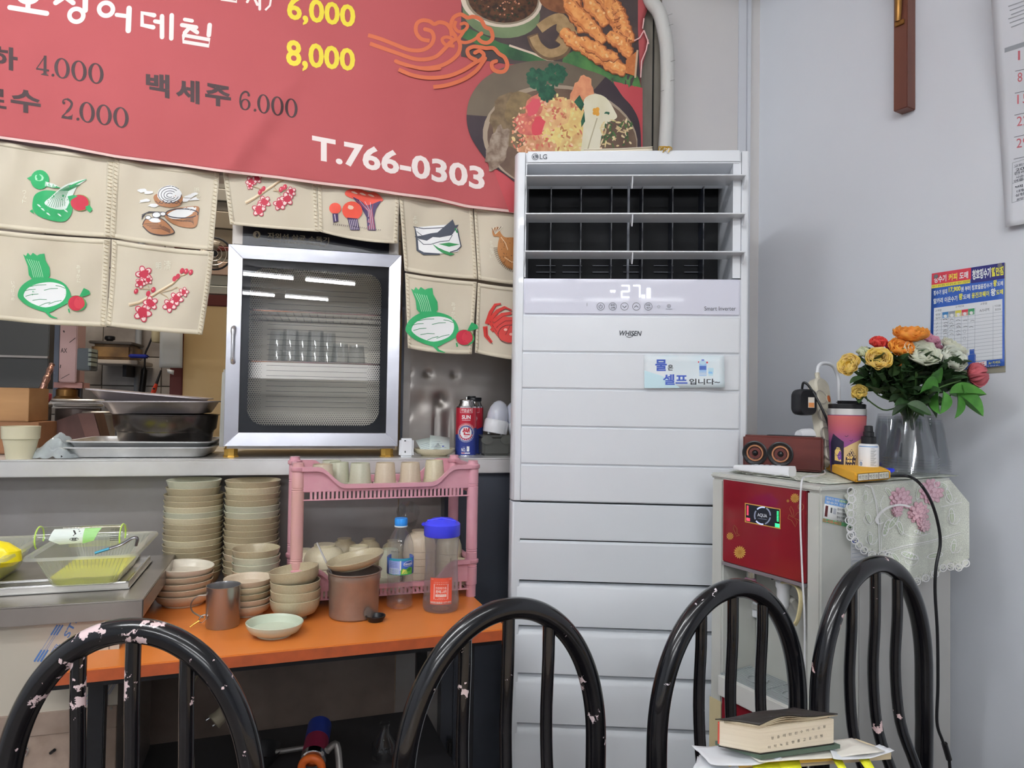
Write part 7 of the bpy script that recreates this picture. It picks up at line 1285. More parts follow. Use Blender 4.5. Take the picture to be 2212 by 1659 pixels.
# ---------------------------------------------------------------- things on the purifier
TP = PZ+.0055
q1, q0_ = hz(1778, 1021, TP), hz(1604, 1011, TP); sp_u = (q1-q0_); sp_l = sp_u.length; sf = Fr((q0_.x, q0_.y), u=(sp_u.x, sp_u.y)); sh = .082
sk = thing('speaker_box', 'small red-brown wooden speaker with two copper-ringed cones', 'speaker', sf.mat(sp_l/2, -.03, TP)); M_rw = mat('rosewood', '#5a2a24', .3, k=.66, var=(18, '#3e1a18', .9), stretch=(.25, 1, 1), coat=.3)
MB().box(sf, (0, sp_l), (-.045, 0), (TP, TP+sh)).build('cabinet', M_rw, sk, bevel=.005, seg=3); MB().box(sf, (.055, sp_l-.02), (-.04, -.008), (TP+sh-.0005, TP+sh+.0015)).build('top_strip', M_blk, sk, bevel=.0005)
for x in (1631, 1686):
    a_ = sf.loc(x, 978)[0]; Mc = sf.mat(a_, 0, TP+sh*.47) @ Matrix.Rotation(PI/2, 4, 'X'); cone = MB().lathe(Mc, [(.0295, .0), (.0298, .0035), (.027, .0045), (.0205, .001)], 36, cap=False).build('cone_frame', M_blk, sk)
    MB().lathe(Mc, [(.0205, .001), (.0195, .0035), (.0165, .0035), (.0155, .001)], 36, cap=False).build('copper_ring', mat('copper_ring', '#b07a5a', .3, .6), cone); MB().lathe(Mc, [(.016, .001), (.010, -.002), (.0078, -.001), (.005, .004), (0, .0052)], 30, cap=False).build('cone', mat('cone_black', '#141518', .18), cone)
    for t in (.8, 2.35, 3.95, 5.5): MB().lathe(Mc @ Matrix.Translation((.026*math.cos(t), .026*math.sin(t), .004)), [(.0016, 0), (.001, .001)], 8).build('screw', M_dm, cone)
# remote control
rA, rB = hz(1583, 1019, TP), hz(1703, 1031, TP); ru = (rB-rA); rf = Fr((rA.x, rA.y), u=(ru.x, ru.y)); rl = ru.length
rm = thing('remote_control', 'white remote control lying in front of the speaker', 'remote', rf.mat(rl/2, -.02, TP)); mb = MB()
for_ = [(0, .006, .015), (.2, .004, .017), (1.0, .0005, .023)]
loft(mb, [[rf.p(rl*t, d, TP+z) for d, z in ((-.002, lo), (.0, (lo+hi)/2), (-.003, hi), (-.030, hi), (-.034, (lo+hi)/2), (-.030, lo))] for t, lo, hi in for_], True, True); mb.build('case', M_wht, rm, bevel=.001)
for i in range(5):
    for j in range(2): p = rf.p(rl*(.34+.1*i), -.010-.012*j, TP+.0165+.0065*(.14+.1*i)); MB().lathe(TR(p), [(.0042, 0), (.0042, .0018), (.003, .0022)], 12, sx=1.2).build('key', mat('key_grey', '#b9bcc2', .4), rm)
# power strip leaning on the wall side, adapter and plug
pa, pb = CAMP+rayd(1793, 1003)*(1.70/rayd(1793, 1003).y), CAMP+rayd(1767, 822)*(1.78/rayd(1767, 822).y); pa.z = max(pa.z, TP+.012)
ps_ = thing('power_strip', 'off-white power strip standing upright behind the speaker, with orange lit switches', 'power strip', pa); ax = (pb-pa).normalized(); rt = Vector((.88, .47, 0)); rt = (rt-ax*rt.dot(ax)).normalized(); nn = rt.cross(ax); nn = nn if nn.y < 0 else -nn
Mp = Matrix(((rt.x, ax.x, nn.x, pa.x), (rt.y, ax.y, nn.y, pa.y), (rt.z, ax.z, nn.z, pa.z), (0, 0, 0, 1))); PLn = (pb-pa).length
mb = MB(); loft(mb, [rrect(.050, PLn+.01, .024, -.012, 6, Mp @ Matrix.Translation((0, PLn/2, 0))), rrect(.050, PLn+.01, .024, .008, 6, Mp @ Matrix.Translation((0, PLn/2, 0))), rrect(.042, PLn, .020, .013, 6, Mp @ Matrix.Translation((0, PLn/2, 0)))], True, True); mb.build('housing', mat('aged_white', '#bdb9aa', .35, var=(30, '#a39c8a', .6)), ps_, ang=30)
MO = mat('amber_switch', '#a0522a', .3); MO2 = mat('amber_lit', '#ff5a20', .3, emis=('#ff5a18', 1.4))
for k in range(4):
    y = PLn*(.10+.22*k); MB().lathe(Mp @ Matrix.Translation((.010, y, .012)), [(.0085, 0), (.0085, .0025), (.007, .003)], 20, sy=1.5, sx=.8).build('switch_bezel', mat('aged_white', '#bdb9aa'), ps_); MB().lathe(Mp @ Matrix.Translation((.010, y, .0145)), [(.0055, 0), (.005, .003), (.002, .004)], 16, sy=1.7, sx=.8).build('switch', MO2 if k == 0 else MO, ps_)
    MB().lathe(Mp @ Matrix.Translation((-.013, y, .012)), [(.0185, 0), (.0185, .002), (.016, .002), (.0155, -.004), (.001, -.004)], 24, cap=False).build('socket', mat('socket_grey', '#98938a', .4), ps_)
MB().tube([Mp @ Vector((0, PLn+.0, .0)), Mp @ Vector((0, PLn+.02, .0))], .006, 10).build('strain_relief', mat('aged_white', '#bdb9aa'), ps_)
cpts = [Mp @ Vector((0, PLn+.018, 0))]+[CAMP+rayd(x, y)*(Y/rayd(x, y).y) for x, y, Y in ((1768, 792, 1.80), (1778, 785, 1.82), (1798, 790, 1.84), (1810, 815, 1.85), (1812, 850, 1.83), (1812, 900, 1.80))]
MB().tube(cr(cpts, 6), .0045, 10).build('cord', M_wht, ps_)
p = CAMP+rayd(1736, 868)*(1.72/rayd(1736, 868).y); Ma = TR(p, rz=-.2) if False else Matrix.Translation(p) @ Matrix.Rotation(.15, 4, 'Z'); ad = thing('power_adapter', 'black power adapter with an orange label plugged into the power strip', 'adapter', Ma)
mb = MB(); Mq_ = Ma @ Matrix.Translation((0, 0, -.001)) @ Matrix.Rotation(PI/2, 4, 'X'); loft(mb, [rrect(.044*f, .062*f, .015*f, z, 5, Mq_) for f, z in ((.9, -.022), (1.0, -.017), (1.04, .0), (1.0, .019), (.92, .0225))], True, True); mb.build('case', mat('matt_black', '#15161a', .4), ad); MB().wbox(Ma @ Matrix.Translation((.006, -.0232, -.014)), .016, .0006, .025).build('label_sticker', mat('adapter_label', '#c3bfb6', .5), ad); MB().wbox(Ma @ Matrix.Translation((.006, -.0236, -.013)), .014, .0006, .011).build('orange_patch', mat('adapter_orange', '#c88550', .5), ad)
MB().tube(cr([p+Vector((-.004, -.0, .032)), p+Vector((-.003, -.006, .046)), p+Vector((.006, -.012, .040)), p+Vector((.020, -.022, .012)), p+Vector((.040, -.030, -.035)), p+Vector((.052, -.025, -.07)), p+Vector((.056, -.02, -.11))], 6), .003, 8).build('cord', M_blk, ad)
MB().tube([p+Vector((.012, .016, -.004)), p+Vector((.032, .03, -.004))], .010, 10).build('plug_pins', M_dm, ad)
p = CAMP+rayd(1738, 942)*(1.735/rayd(1738, 942).y); pg = thing('white_plug', 'round white mains plug in the power strip, seen over the speaker', 'plug', p); MB().tube([p+Vector((-.018, -.008, 0)), p+Vector((-.006, -.004, 0)), p+Vector((.016, .004, 0))], [.014, .018, .019], 20).build('plug_body', M_wht, pg); MB().tube([p+Vector((-.018, -.008, -.004)), p+Vector((-.032, -.012, -.012))], .006, 10).build('cord_boot', M_wht, pg)
# tumbler
def tq(x, Y, z=TP): return tpz(x, Y, z)
q = tq(1829, 1.66); tu = thing('travel_tumbler', 'travel tumbler with a purple and orange haunted house print and black lid', 'tumbler', q); r0, r1 = .0335, .0415; hT = .150
MB().lathe(TR(q), [(r0, 0), (r0+.001, .003), (r1, hT-.012)], 44).build('printed_body', mat('tumbler_base', '#7a4a78', .15, coat=.5), tu); MB().lathe(TR(q), [(r1+.0004, hT-.014), (r1+.001, hT), (r1-.002, hT+.001)], 44).build('steel_rim', M_steel, tu); MB().lathe(TR(q), [(r1-.001, hT), (r1-.0005, hT+.010), (r1-.004, hT+.012), (.001, hT+.012)], 40).build('black_lid', M_blk, tu); MB().wbox(TR(q+Vector((.006, 0, hT+.011))), .052, .03, .008).build('slide_tab', M_blk, tu, bevel=.003)
fT = lambda x, y, off: cyl_map(q, r0+(r1-r0)*min(1, max(0, y/(hT-.012))))(x, y, off+.0004)
D = Decal(fT, .0004, .00003); B_ = 26
for k in range(B_):
    t = k/(B_-1); c0_ = [(0x5a, 0x42, 0x86), (0x66, 0x42, 0x86), (0x78, 0x44, 0x80), (0xa0, 0x50, 0x62), (0xb0, 0x5c, 0x58)]; i_ = min(3, int(t*4)); f_ = t*4-i_; c_ = '#%02x%02x%02x' % tuple(int(c0_[i_][j]*(1-f_)+c0_[i_+1][j]*f_) for j in range(3)); y = .002+(hT-.018)*k/B_; D.rect(-.055, y, .055, y+(hT-.018)/B_+.0003, c_)
D.poly([(-.040, .002), (-.040, .070), (-.031, .092), (-.006, .074), (-.006, .002)], '#221f36'); D.poly([(-.006, .002), (-.006, .060), (.010, .070), (.034, .082), (.034, .002)], '#b9a478'); D.poly([(-.004, .002), (-.002, .040), (.010, .058), (.020, .040), (.014, .002)], '#2a2338'); D.poly([(-.027, .030), (-.027, .052), (-.021, .061), (-.015, .060), (-.011, .052), (-.011, .028)], '#c9b06a'); D.poly([(-.016, .030), (-.021, .040), (-.014, .054), (-.011, .048), (-.011, .028)], '#6a3f8e')
D.rect(.001, .026, .011, .042, '#c9b06a'); D.rect(.0055, .026, .0065, .042, '#2a2338'); D.rect(.001, .033, .011, .0345, '#2a2338'); D.ring(-.019, .050, .008, .008, .0008, '#4a3a28', 14); D.stroke([(.006, .078), (.009, .076), (.012, .079)], .0012, '#22203a'); D.stroke([(-.004, .088), (-.001, .086), (.003, .089)], .0012, '#22203a'); D.ell(-.012, .006, .004, .005, '#d9d6dc'); D.rect(-.03, .002, -.016, .006, '#c9a860'); D.build('print', tu, sub=.006)
# spray bottle
q = tq(1876, 1.60); sb_ = thing('spray_bottle', 'small white spray bottle with a black nozzle and blue stripe', 'bottle', q); r = .0215
MB().lathe(TR(q), [(r*.96, 0), (r, .003), (r, .066), (r*.9, .071), (r*.6, .073)], 32).build('bottle_body', M_wht, sb_); MB().lathe(TR(q), [(.0155, .071), (.0155, .088), (.0115, .089), (.0115, .098), (.0095, .100), (.0085, .112), (.006, .113)], 28).build('nozzle', M_blk, sb_)
D = Decal(cyl_map(q, r), .0004, .00002); D.rect(-.022, .0655, .022, .067, '#3a7ab8'); D.ell(-.0165, .027, .0035, .0048, '#3a6a9a', n=14); D.ell(-.0165, .0265, .0024, .0034, '#d6dade', n=14); D.ell(-.0165, .026, .0009, .0011, '#3a6a9a', n=8); D.rect(-.021, .0345, -.012, .035, '#3a6a9a'); D.rect(-.021, .0185, -.012, .019, '#3a6a9a')
for k in range(17): D.rect(.004, .024+.0021*k, .017-.002*((k*7) % 4), .0247+.0021*k, '#6a6e76')
D.rect(.004, .0615, .013, .0622, '#4a4e56'); D.rect(-.020, .0155, -.010, .0163, '#4a4e56'); D.rect(.0, .002, .016, .008, '#5a6068'); D.build('print', sb_, sub=.005)
# mustard pouch
c = [hz(1847, 1043, TP), hz(1924, 1036, TP), hz(1850, 1003, TP), hz(1783, 1015, TP)]; po = thing('mustard_pouch', 'mustard felt pencil pouch with three handwritten name stickers on its end', 'pouch', c[0]); ht = .021; mb = MB()
cen = sum(c, Vector())/4; lo = []
for s_, z in ((.97, 0), (1.0, .004), (1.0, ht-.004), (.965, ht)): lo.append([cen+(v-cen)*s_+Vector((0, 0, z)) for v in c])
loft(mb, lo, True, True); mb.build('felt_body', mat('mustard_felt', '#dc9c30', .85, k=.68, bump=(500, .3, .0006)), po, bevel=.003, seg=3)
en_ = (c[1]-c[0]); nrm_ = en_.cross(Vector((0, 0, 1))).normalized(); nrm_ = nrm_ if nrm_.y < 0 else -nrm_; D = Decal(lambda x, y, off: c[0]+en_*x+Vector((0, 0, y*ht))+nrm_*(off+.0003), .0007, .0001); D.rect(.06, .16, .94, .84, '#2e2a28')
for k in range(3): D.rect(.07+.29*k, .2, .345+.29*k, .8, '#d6d2c6'); D.text('박진원', [(.09+.29*k, .70), (.325+.29*k, .70), (.325+.29*k, .30), (.09+.29*k, .30)], '#3a3632')
D.build('name_stickers', po)
sc2 = thing('blue_scissors', 'bright blue scissor handles sticking out behind the mustard pouch', 'scissors', hz(1905, 1010, TP)); MBl = mat('scissor_blue', '#2434b8', .3)
for x, y in ((1912, 1017), (1890, 1004)): p = hz(x, y, TP+.012); MB().tube([p+Vector((.016*math.cos(t), .012*math.sin(t), .002*math.cos(t))) for t in [2*PI*i/20 for i in range(20)]], .0045, 8, closed=True).build('finger_loop', MBl, sc2)
MB().tube([hz(1895, 1012, TP+.008), hz(1850, 1008, TP+.006), hz(1830, 1002, TP+.005)], .003, 8).build('blade', M_steel, sc2)
# clear plastic cups stacked upside down, used as a vase
M_cup = tglass('clear_cup', (.90, .91, .92), .04, 1.6, .05, .05, (.7, .72, .74))
def cupstack(x, Y, lab, n, rb, rt_, h, pitch):
    q = tq(x, Y); o = thing('plastic_cup_stack', lab, 'cups', q, 'stacks of clear plastic cups')
    for i in range(n):
        z = i*pitch; MB().lathe(TR(q+Vector((0, 0, z))), [(rb*1.03, 0), (rb*1.05, .002), (rb*1.03, .004), (rb*.985, .0045), (rt_*1.06, h-.012), (rt_, h-.004), (rt_*.96, h), (rt_*.8, h+.0005)], 40, cap=False).build('cup', M_cup, o)
    return q
cupstack(1926, 1.70, 'stack of clear plastic cups upside down, behind the spray bottle', 4, .049, .031, .122, .006)
qv = cupstack(1966, 1.66, 'stack of clear plastic cups upside down holding the artificial flowers', 7, .058, .033, .106, .006); cupstack(2004, 1.735, 'stack of clear plastic cups upside down beside the flower stack', 5, .048, .030, .115, .006)
# ---------------------------------------------------------------- artificial flowers
M_lf = mat('leaf_dark', '#34502c', .45, k=.7, var=(60, '#243a22', .9)); M_lf2 = mat('leaf_bright', '#4f8a3c', .35, k=.7, var=(50, '#3a6e2c', .9)); M_stem = mat('stem_green', '#3e5a2e', .5)
def pp3(x, y, Y): d = rayd(x, y); return CAMP+d*(Y/d.y)
def leafmesh(nm, L, W_, m, curl=.25, ser=.0):
    mb = MB(); n = 10
    def f(u, v): t = u; w_ = W_*math.sin(PI*t**.8)**.8*(1+ser*math.sin(t*60)); s_ = (v-.5)*2; return Vector((L*t, s_*w_/2, -curl*L*t*t+abs(s_)*w_*.25))
    return mb.grid(f, n, 4).build(nm, m, None, fix=False)
lfs = [leafmesh('leaf', .034, .026, M_lf, .3, .08), leafmesh('leaf', .040, .024, M_lf, .15, .06), leafmesh('leaf', .052, .034, M_lf2, .25, .03)]
lfm = [o.data for o in lfs]
for o in lfs: bpy.data.objects.remove(o)
def orient(p, direction, roll_=0):
    q = Vector(direction).to_track_quat('X', 'Z'); return Matrix.Translation(p) @ q.to_matrix().to_4x4() @ Matrix.Rotation(roll_, 4, 'X')
def blossom(o, c, axis, r, ca, cb, openk=1.0, layers=4, seed=0):
    "cupped petals in whorls round the axis"
    rr_ = random.Random(seed); A_ = Vector(axis).normalized(); q = A_.to_track_quat('Z', 'Y').to_matrix().to_4x4(); k = 0
    ma = mat('petal_'+ca.strip('#'), ca, .6, k=.84, var=(70, cb, .9), sub=.15)
    for l in range(layers):
        f = 1-l/layers*.75; n = max(3, int(6-l*.6)); tilt = (1.15*openk)*f+.12
        for i in range(n):
            t = 2*PI*(i+.5*l)/n+rr_.uniform(-.15, .15); R_ = r*(f*.55+.55); sc_ = rr_.uniform(.88, 1.08)
            def pf(u, v):
                s_ = (u-.5)*2; w_ = R_*.72*math.sin(PI*(.12+.80*v))**.7*sc_; x = s_*w_; y = R_*1.05*v; z = .34*R_*(v*v)*(1.2-openk*.4)+.20*R_*s_*s_-.03*r*l
                z += .05*R_*math.sin(s_*5+k)*v; a_ = PI/2-tilt; yy = y*math.cos(a_)-z*math.sin(a_); zz = y*math.sin(a_)+z*math.cos(a_)
                return Matrix.Translation(c) @ q @ Matrix.Rotation(t, 4, 'Z') @ Vector((x, yy*.92+.03*r, zz*.78-.25*r))
            MB().grid(pf, 5, 6).build('petal', ma, o, fix=False, solid=.0006); k += 1
    MB().lathe(Matrix.Translation(c) @ q, [(.001, -.25*r), (.26*r, -.18*r), (.30*r, 0), (.2*r, .16*r), (.001, .2*r)], 12).build('heart', ma, o)
    MB().lathe(Matrix.Translation(c) @ q, [(.001, -.38*r), (.20*r, -.3*r), (.26*r, -.12*r), (.1*r, 0)], 12).build('calyx', M_stem, o)
FL = [(1967, 728, 1.58, 33, '#e09a3c', '#d87a2c', (-.1, -.35, 1), .95, 'orange-yellow flower at the very top of the bouquet'), (1897, 744, 1.60, 19, '#cf3a36', '#c8463a', (-.2, -.5, .8), .5, 'red flower left of the top of the bouquet'), (1924, 752, 1.63, 16, '#c43a48', '#b53240', (.1, -.4, .8), .5, 'small crimson flower right of the red one'), (1944, 757, 1.57, 27, '#e2a03a', '#dc7f34', (0, -.7, .7), .8, 'orange flower just below the topmost one'),
      (1866, 762, 1.57, 16, '#b9c2a2', '#c8ccae', (-.4, -.6, .6), .3, 'pale green flower bud at the upper left'), (1838, 790, 1.58, 25, '#dcc04a', '#d8bc84', (-.9, -.5, .4), .8, 'yellow flower hanging at the far left'), (1897, 779, 1.55, 27, '#dcbc4a', '#d9c088', (-.3, -.8, .5), .85, 'yellow flower left of centre'), (1989, 768, 1.56, 34, '#c6cab6', '#d0d3c3', (0, -.8, .7), 1.0, 'wide white flower in the middle'),
      (2004, 742, 1.62, 24, '#bf8296', '#c08ca0', (.1, -.5, .8), .7, 'mauve pink flower above the white ones'), (2016, 757, 1.66, 20, '#b97a90', '#c08ca0', (.2, -.5, .6), .7, 'second mauve pink flower, lower behind the white ones'), (2056, 755, 1.62, 27, '#c9ccb8', '#d0d2c0', (.4, -.5, .8), .9, 'white flower at the upper right'), (2051, 779, 1.57, 32, '#d2d6ca', '#c6cabb', (.3, -.8, .5), .8, 'white flower at the right, over the pink rose'),
      (2101, 812, 1.56, 31, '#c0646c', '#b55862', (.9, -.5, .25), .38, 'pink rose on the far right'), (1857, 848, 1.56, 18, '#d9c270', '#d0b45c', (-.5, -.7, .3), .7, 'small pale yellow flower drooping over the tumbler'), (1945, 790, 1.56, 10, '#cf7a34', '#c86a2c', (0, -.9, .3), .3, 'tiny orange bud among the leaves')]
vt = qv+Vector((0, 0, .147))
for i, (x, y, Y, rp_, ca, cb, axd, ok, lab) in enumerate(FL):
    c = pp3(x, y, Y+.05); r = 1.18*rp_*scl(c); o = thing('artificial_flower', lab, 'flower', vt, 'artificial flowers in the clear cups'); mid = vt*.45+c*.55+Vector((0, 0, -.02))
    MB().tube(cr([vt+Vector((0, 0, -.05)), vt+(c-vt)*.15, mid, c-Vector(axd).normalized()*r*.35], 5), .0017, 7).build('stem', M_stem, o); blossom(o, c, axd, r, ca, cb, ok, 5 if rp_ > 15 else 3, i)
    for k in range(3):
        b = c-Vector(axd).normalized()*r*.5; d_ = Vector((rnd.uniform(-1, 1), rnd.uniform(-.8, .3), rnd.uniform(-.7, .2))); l = bpy.data.objects.new('leaf', lfm[k % 2]); C.objects.link(l); l.parent = o; l.matrix_basis = world(o).inverted() @ (orient(b, d_, rnd.uniform(-.5, .5)) @ Matrix.Scale(.55+.4*rnd.random(), 4))
fg = thing('bouquet_leaves', 'dense dark green leaves of the artificial bouquet above the clear cups', 'leaves', vt)
for k in range(270):
    t = k/270; u, v_ = rnd.random(), rnd.random(); x = 1868+u*190; y = 785+v_*100; wv = 1-abs((x-1965)/120)**2*.5
    if y > 872-abs(x-1965)*.30: y = 866-abs(x-1965)*(.2+.25*v_)
    c = pp3(x, y, 1.60+rnd.random()*.14); d_ = (c-(vt+Vector((0, .02, -.02)))).normalized()+Vector((rnd.uniform(-.9, .9), rnd.uniform(-.9, .2), rnd.uniform(-.7, .7))); l = bpy.data.objects.new('leaf', lfm[rnd.randrange(2)]); C.objects.link(l); l.parent = fg; l.matrix_basis = world(fg).inverted() @ (orient(c, d_, rnd.uniform(-.8, .8)) @ Matrix.Scale(.8+.6*rnd.random(), 4))
for k in range(28):
    c = pp3(1915+rnd.random()*100, 846+rnd.random()*30, 1.57+rnd.random()*.12); l = bpy.data.objects.new('leaf', lfm[rnd.randrange(2)]); C.objects.link(l); l.parent = fg; l.matrix_basis = world(fg).inverted() @ (orient(c, Vector((rnd.uniform(-1, 1), rnd.uniform(-.6, .4), rnd.uniform(-.5, .5))), rnd.uniform(-1.2, 1.2)) @ Matrix.Scale(1.0+.4*rnd.random(), 4))
for k in range(14): a = 2*PI*k/14; MB().tube([vt+Vector((0, 0, -.04)), vt+Vector((.05*math.cos(a), .04*math.sin(a), .05)), vt+Vector((.09*math.cos(a), .06*math.sin(a), .09))], .0016, 6).build('stem', M_stem, fg)
rl_ = thing('rose_leaves', 'bright green rose leaves hanging out to the right of the bouquet', 'leaves', vt); hub = pp3(2035, 835, 1.58)
MB().tube(cr([vt, pp3(2010, 850, 1.6), hub, pp3(2075, 822, 1.58)], 5), .0018, 7).build('stem', M_stem, rl_)
for (x0, y0, x1, y1, s_) in ((2028, 838, 1972, 838, 1.05), (2032, 828, 2020, 790, .95), (2030, 845, 2015, 888, .95), (2038, 845, 2044, 890, .95), (2066, 850, 2078, 900, 1.0), (2072, 852, 2132, 892, 1.35), (2050, 850, 2128, 842, 1.25), (2070, 835, 2090, 845, .5)):
    a, b = pp3(x0, y0, 1.58), pp3(x1, y1, 1.55); l = bpy.data.objects.new('leaf', lfm[2]); C.objects.link(l); l.parent = rl_; q = orient(a, b-a, -.9 if x1 > 2030 else .9); l.matrix_basis = world(rl_).inverted() @ (q @ Matrix.Scale((b-a).length/.052, 4))
# cables hanging down from the purifier top
wc = thing('white_cable', 'thin white charging cable hanging down the purifier front', 'cable', hz(1740, 1035, TP)); MB().tube(cr([hz(1778, 1012, TP+.002), hz(1782, 1022, TP+.002), hz(1765, 1028, TP+.003), hz(1740, 1030, TP+.004)]+[PFr.px(x, y, .006) for x, y in ((1732, 1040), (1729, 1080), (1729, 1130), (1731, 1190), (1734, 1260), (1738, 1340), (1738, 1480))], 5), .0019, 8).build('cable', M_wht, wc)
bc2 = thing('black_cable', 'black power cable running over the lace and down beside the purifier', 'cable', hz(1925, 1030, TP)); MB().tube(cr([hz(1912, 1030, TP+.004), hz(1935, 1028, TP+.005), hz(1965, 1030, TP+.004)]+[PSd.px(x, y, .050) for x, y in ((1990, 1048), (2012, 1085), (2026, 1130), (2031, 1175), (2022, 1225), (2020, 1280), (2025, 1370), (2026, 1480), (2024, 1560), (2036, 1600), (2050, 1640), (2053, 1700))], 6), .0033, 10).build('cable', M_blk, bc2)
MB().tube([PSd.px(2040, 1606, .05), PSd.px(2050, 1640, .05)], .006, 10).build('cable_joint', M_blk, bc2)
# ---------------------------------------------------------------- right wall: crucifix, calendar, leaflet
dcr = .008
while dcr < .05 and RW.loc(1960, 100, dcr)[0] < RW.loc(1978, 100, 0)[0]: dcr += .001
ca0, ca1 = RW.loc(1930, 100, dcr)[0], RW.loc(1960, 100, dcr)[0]; cz = RW.loc(1945, 236, dcr)[1]; M_cw = mat('cross_wood', '#6a4030', .4, k=.7, var=(10, '#54312a', .8), stretch=(1, 1, .15))
cx = thing('crucifix', 'brown wooden crucifix with a bronze figure, high on the right wall', 'crucifix', RW.mat((ca0+ca1)/2, 0, cz)); MB().box(RW, (ca0, ca1), (0.0005, dcr), (cz, 2.52)).build('upright', M_cw, cx, bevel=.002)
MB().box(RW, (ca0-.085, ca1+.085), (.0005, dcr-.002), (2.375, 2.375+(ca1-ca0))).build('crossbeam', M_cw, cx, bevel=.002)
am = (ca0+ca1)/2; fz = RW.loc(1940, 48, dcr)[1]; M_br = mat('bronze', '#8a6434', .35, .7); MB().tube([RW.p(am-.003, dcr+.006, fz), RW.p(am, dcr+.010, fz+.02), RW.p(am+.002, dcr+.012, fz+.06), RW.p(am-.004, dcr+.012, fz+.10), RW.p(am, dcr+.012, fz+.13), RW.p(am, dcr+.010, fz+.175)], [.007, .008, .009, .012, .012, .010], 12).build('figure', M_br, cx)
for s_ in (-1, 1): MB().tube([RW.p(am+s_*.01, dcr+.010, 2.38), RW.p(am+s_*.05, dcr+.006, 2.40), RW.p(am+s_*.08, dcr+.003, 2.405)], [.005, .004, .003], 8).build('arm', M_br, cx)
MB().box(RW, (am-.012, am+.012), (dcr, dcr+.006), (fz-.012, fz)).build('foot_block', M_br, cx, bevel=.001)
cm = lambda x, y, off: RW.px(x, y, .012+.045*max(0, (260-y)/260)**1.5+.012*max(0, (y-430)/60)+.006*math.sin(y*.012)+off)
cal = thing('wall_calendar', 'white paper wall calendar with red Sunday dates at the right edge of the picture', 'calendar', RW.mat(RW.loc(2250, 490)[0], 0, RW.loc(2250, 490)[1]))
CQ = lambda u, v: (2136+(2172-2136)*v**.9+u*(470), -60+v*(551)-u*(90*(1-v)+88*v)+0)
MB().grid(lambda u, v: cm(*CQ(u, v), 0), 24, 40).build('sheet', mat('calendar_paper', '#c3c6cc', .5, var=(3, '#bcc0c6', .6)), cal, fix=False, solid=.0006); MB().grid(lambda u, v: cm(*CQ(u, .93+v*.07), -.004+.003*v), 24, 4).build('back_sheet', mat('calendar_back', '#8a8f98', .6), cal, fix=False, solid=.0006)
D = Decal(cm, .0008, .00003); CRd = '#b5606a'; CG = '#6a6e76'
D.quad([(2170, 104), (2330, 52), (2330, 62), (2170, 114)], '#8b9096')
for k, s_ in enumerate(('1', '8', '15', '22', '29')):
    y = 108+k*47.5; x = 2199-k*.8; wq = 4.5 if s_ == '1' else (10 if len(s_) == 1 else 25); D.text(s_, [(x, y+2), (x+wq, y+2-wq*.16), (x+wq, y+22-wq*.16), (x, y+22)], CRd, .0); D.stroke([(x-6, y+46), (x+20, y+40)], 1.4, CG)
    for j in range(1, 6): n_ = int(s_)+j; D.text(str(n_), [(x+34*j, y-14*j), (x+34*j+16, y-14*j-6), (x+34*j+16, y-14*j+14), (x+34*j, y-14*j+20)], CG if n_ < 32 else '#c3c6cc')
for k in range(6): D.stroke([(2178+(k % 3)*3, 14+k*9), (2240, -8+k*9)], 2.2, '#8f939a')
D.stroke([(2187, 352), (2186, 438)], 1, '#8b9096'); D.stroke([(2187, 352), (2260, 330)], 1, '#8b9096'); D.stroke([(2187, 396), (2260, 372)], 1, '#8b9096'); D.stroke([(2186, 438), (2260, 415)], 1, '#8b9096')
for k, s_ in enumerate(('교회의 해', '2025', '전례력', '사순 부활', '연중시기')): D.text(s_, [(2190+(k % 2)*4, 357+k*8), (2232, 346+k*8), (2232, 352+k*8), (2190+(k % 2)*4, 363+k*8)], '#4a4e56', .01)
for k, s_ in enumerate(('백 일', '대림 시기', '성탄 시기', '본당 사무실')): D.text(s_, [(2193+(k % 2)*3, 402+k*9), (2236, 390+k*9), (2236, 396+k*9), (2193+(k % 2)*3, 408+k*9)], '#4a4e56', .01)
D.build('calendar_print', cal, sub=30)
pf_ = lambda x, y, off: RW.px(x, y, .002+.010*max(0, (y-740)/60)**2*(1 if x > 2100 else .3)+off); PQ4 = [(2013, 591), (2170, 567), (2170, 790), (2008, 806)]
ps = thing('purifier_leaflet', 'blue and red Korean leaflet with a service record table, pinned to the right wall', 'poster', RW.mat(RW.loc(2090, 800)[0], 0, RW.loc(2090, 800)[1]))
pq = lambda u, v: bil(PQ4, u, v); MB().grid(lambda u, v: RW.px(*bil([(2016, 600), (2172, 568), (2172, 804), (2012, 815)], u, v), .0012), 3, 3).build('back_sheet', mat('leaflet_back', '#a8a796', .6), ps, fix=False, solid=.0004)
MB().grid(lambda u, v: pf_(*pq(u, v), 0), 10, 14).build('sheet', mat('leaflet_blue', '#2f57a8', .4), ps, fix=False, solid=.0004)
PB = lambda u0, v0, u1, v1: [pq(u0, v0), pq(u1, v0), pq(u1, v1), pq(u0, v1)]
D = Decal(pf_, .0006, .00003); PW = '#cfd4dc'; PY = '#d8d048'
D.quad(PB(0, 0, .54, .115), '#c03a48'); D.quad(PB(.54, 0, 1, .155), '#2c2c6e'); D.quad(PB(0, .115, .53, .15), '#d3c84a'); D.quad(PB(.04, .35, .97, .93), '#ccd0d4')
D.text('정수기', PB(.03, .03, .20, .10), PW, .03); D.text('커피', PB(.23, .03, .35, .10), PY, .03); D.text('도매', PB(.38, .03, .50, .10), PW, .03); D.text('청호정수기', PB(.555, .025, .81, .125), PW, .045); D.text('할인점', PB(.82, .03, .985, .12), PY, .045)
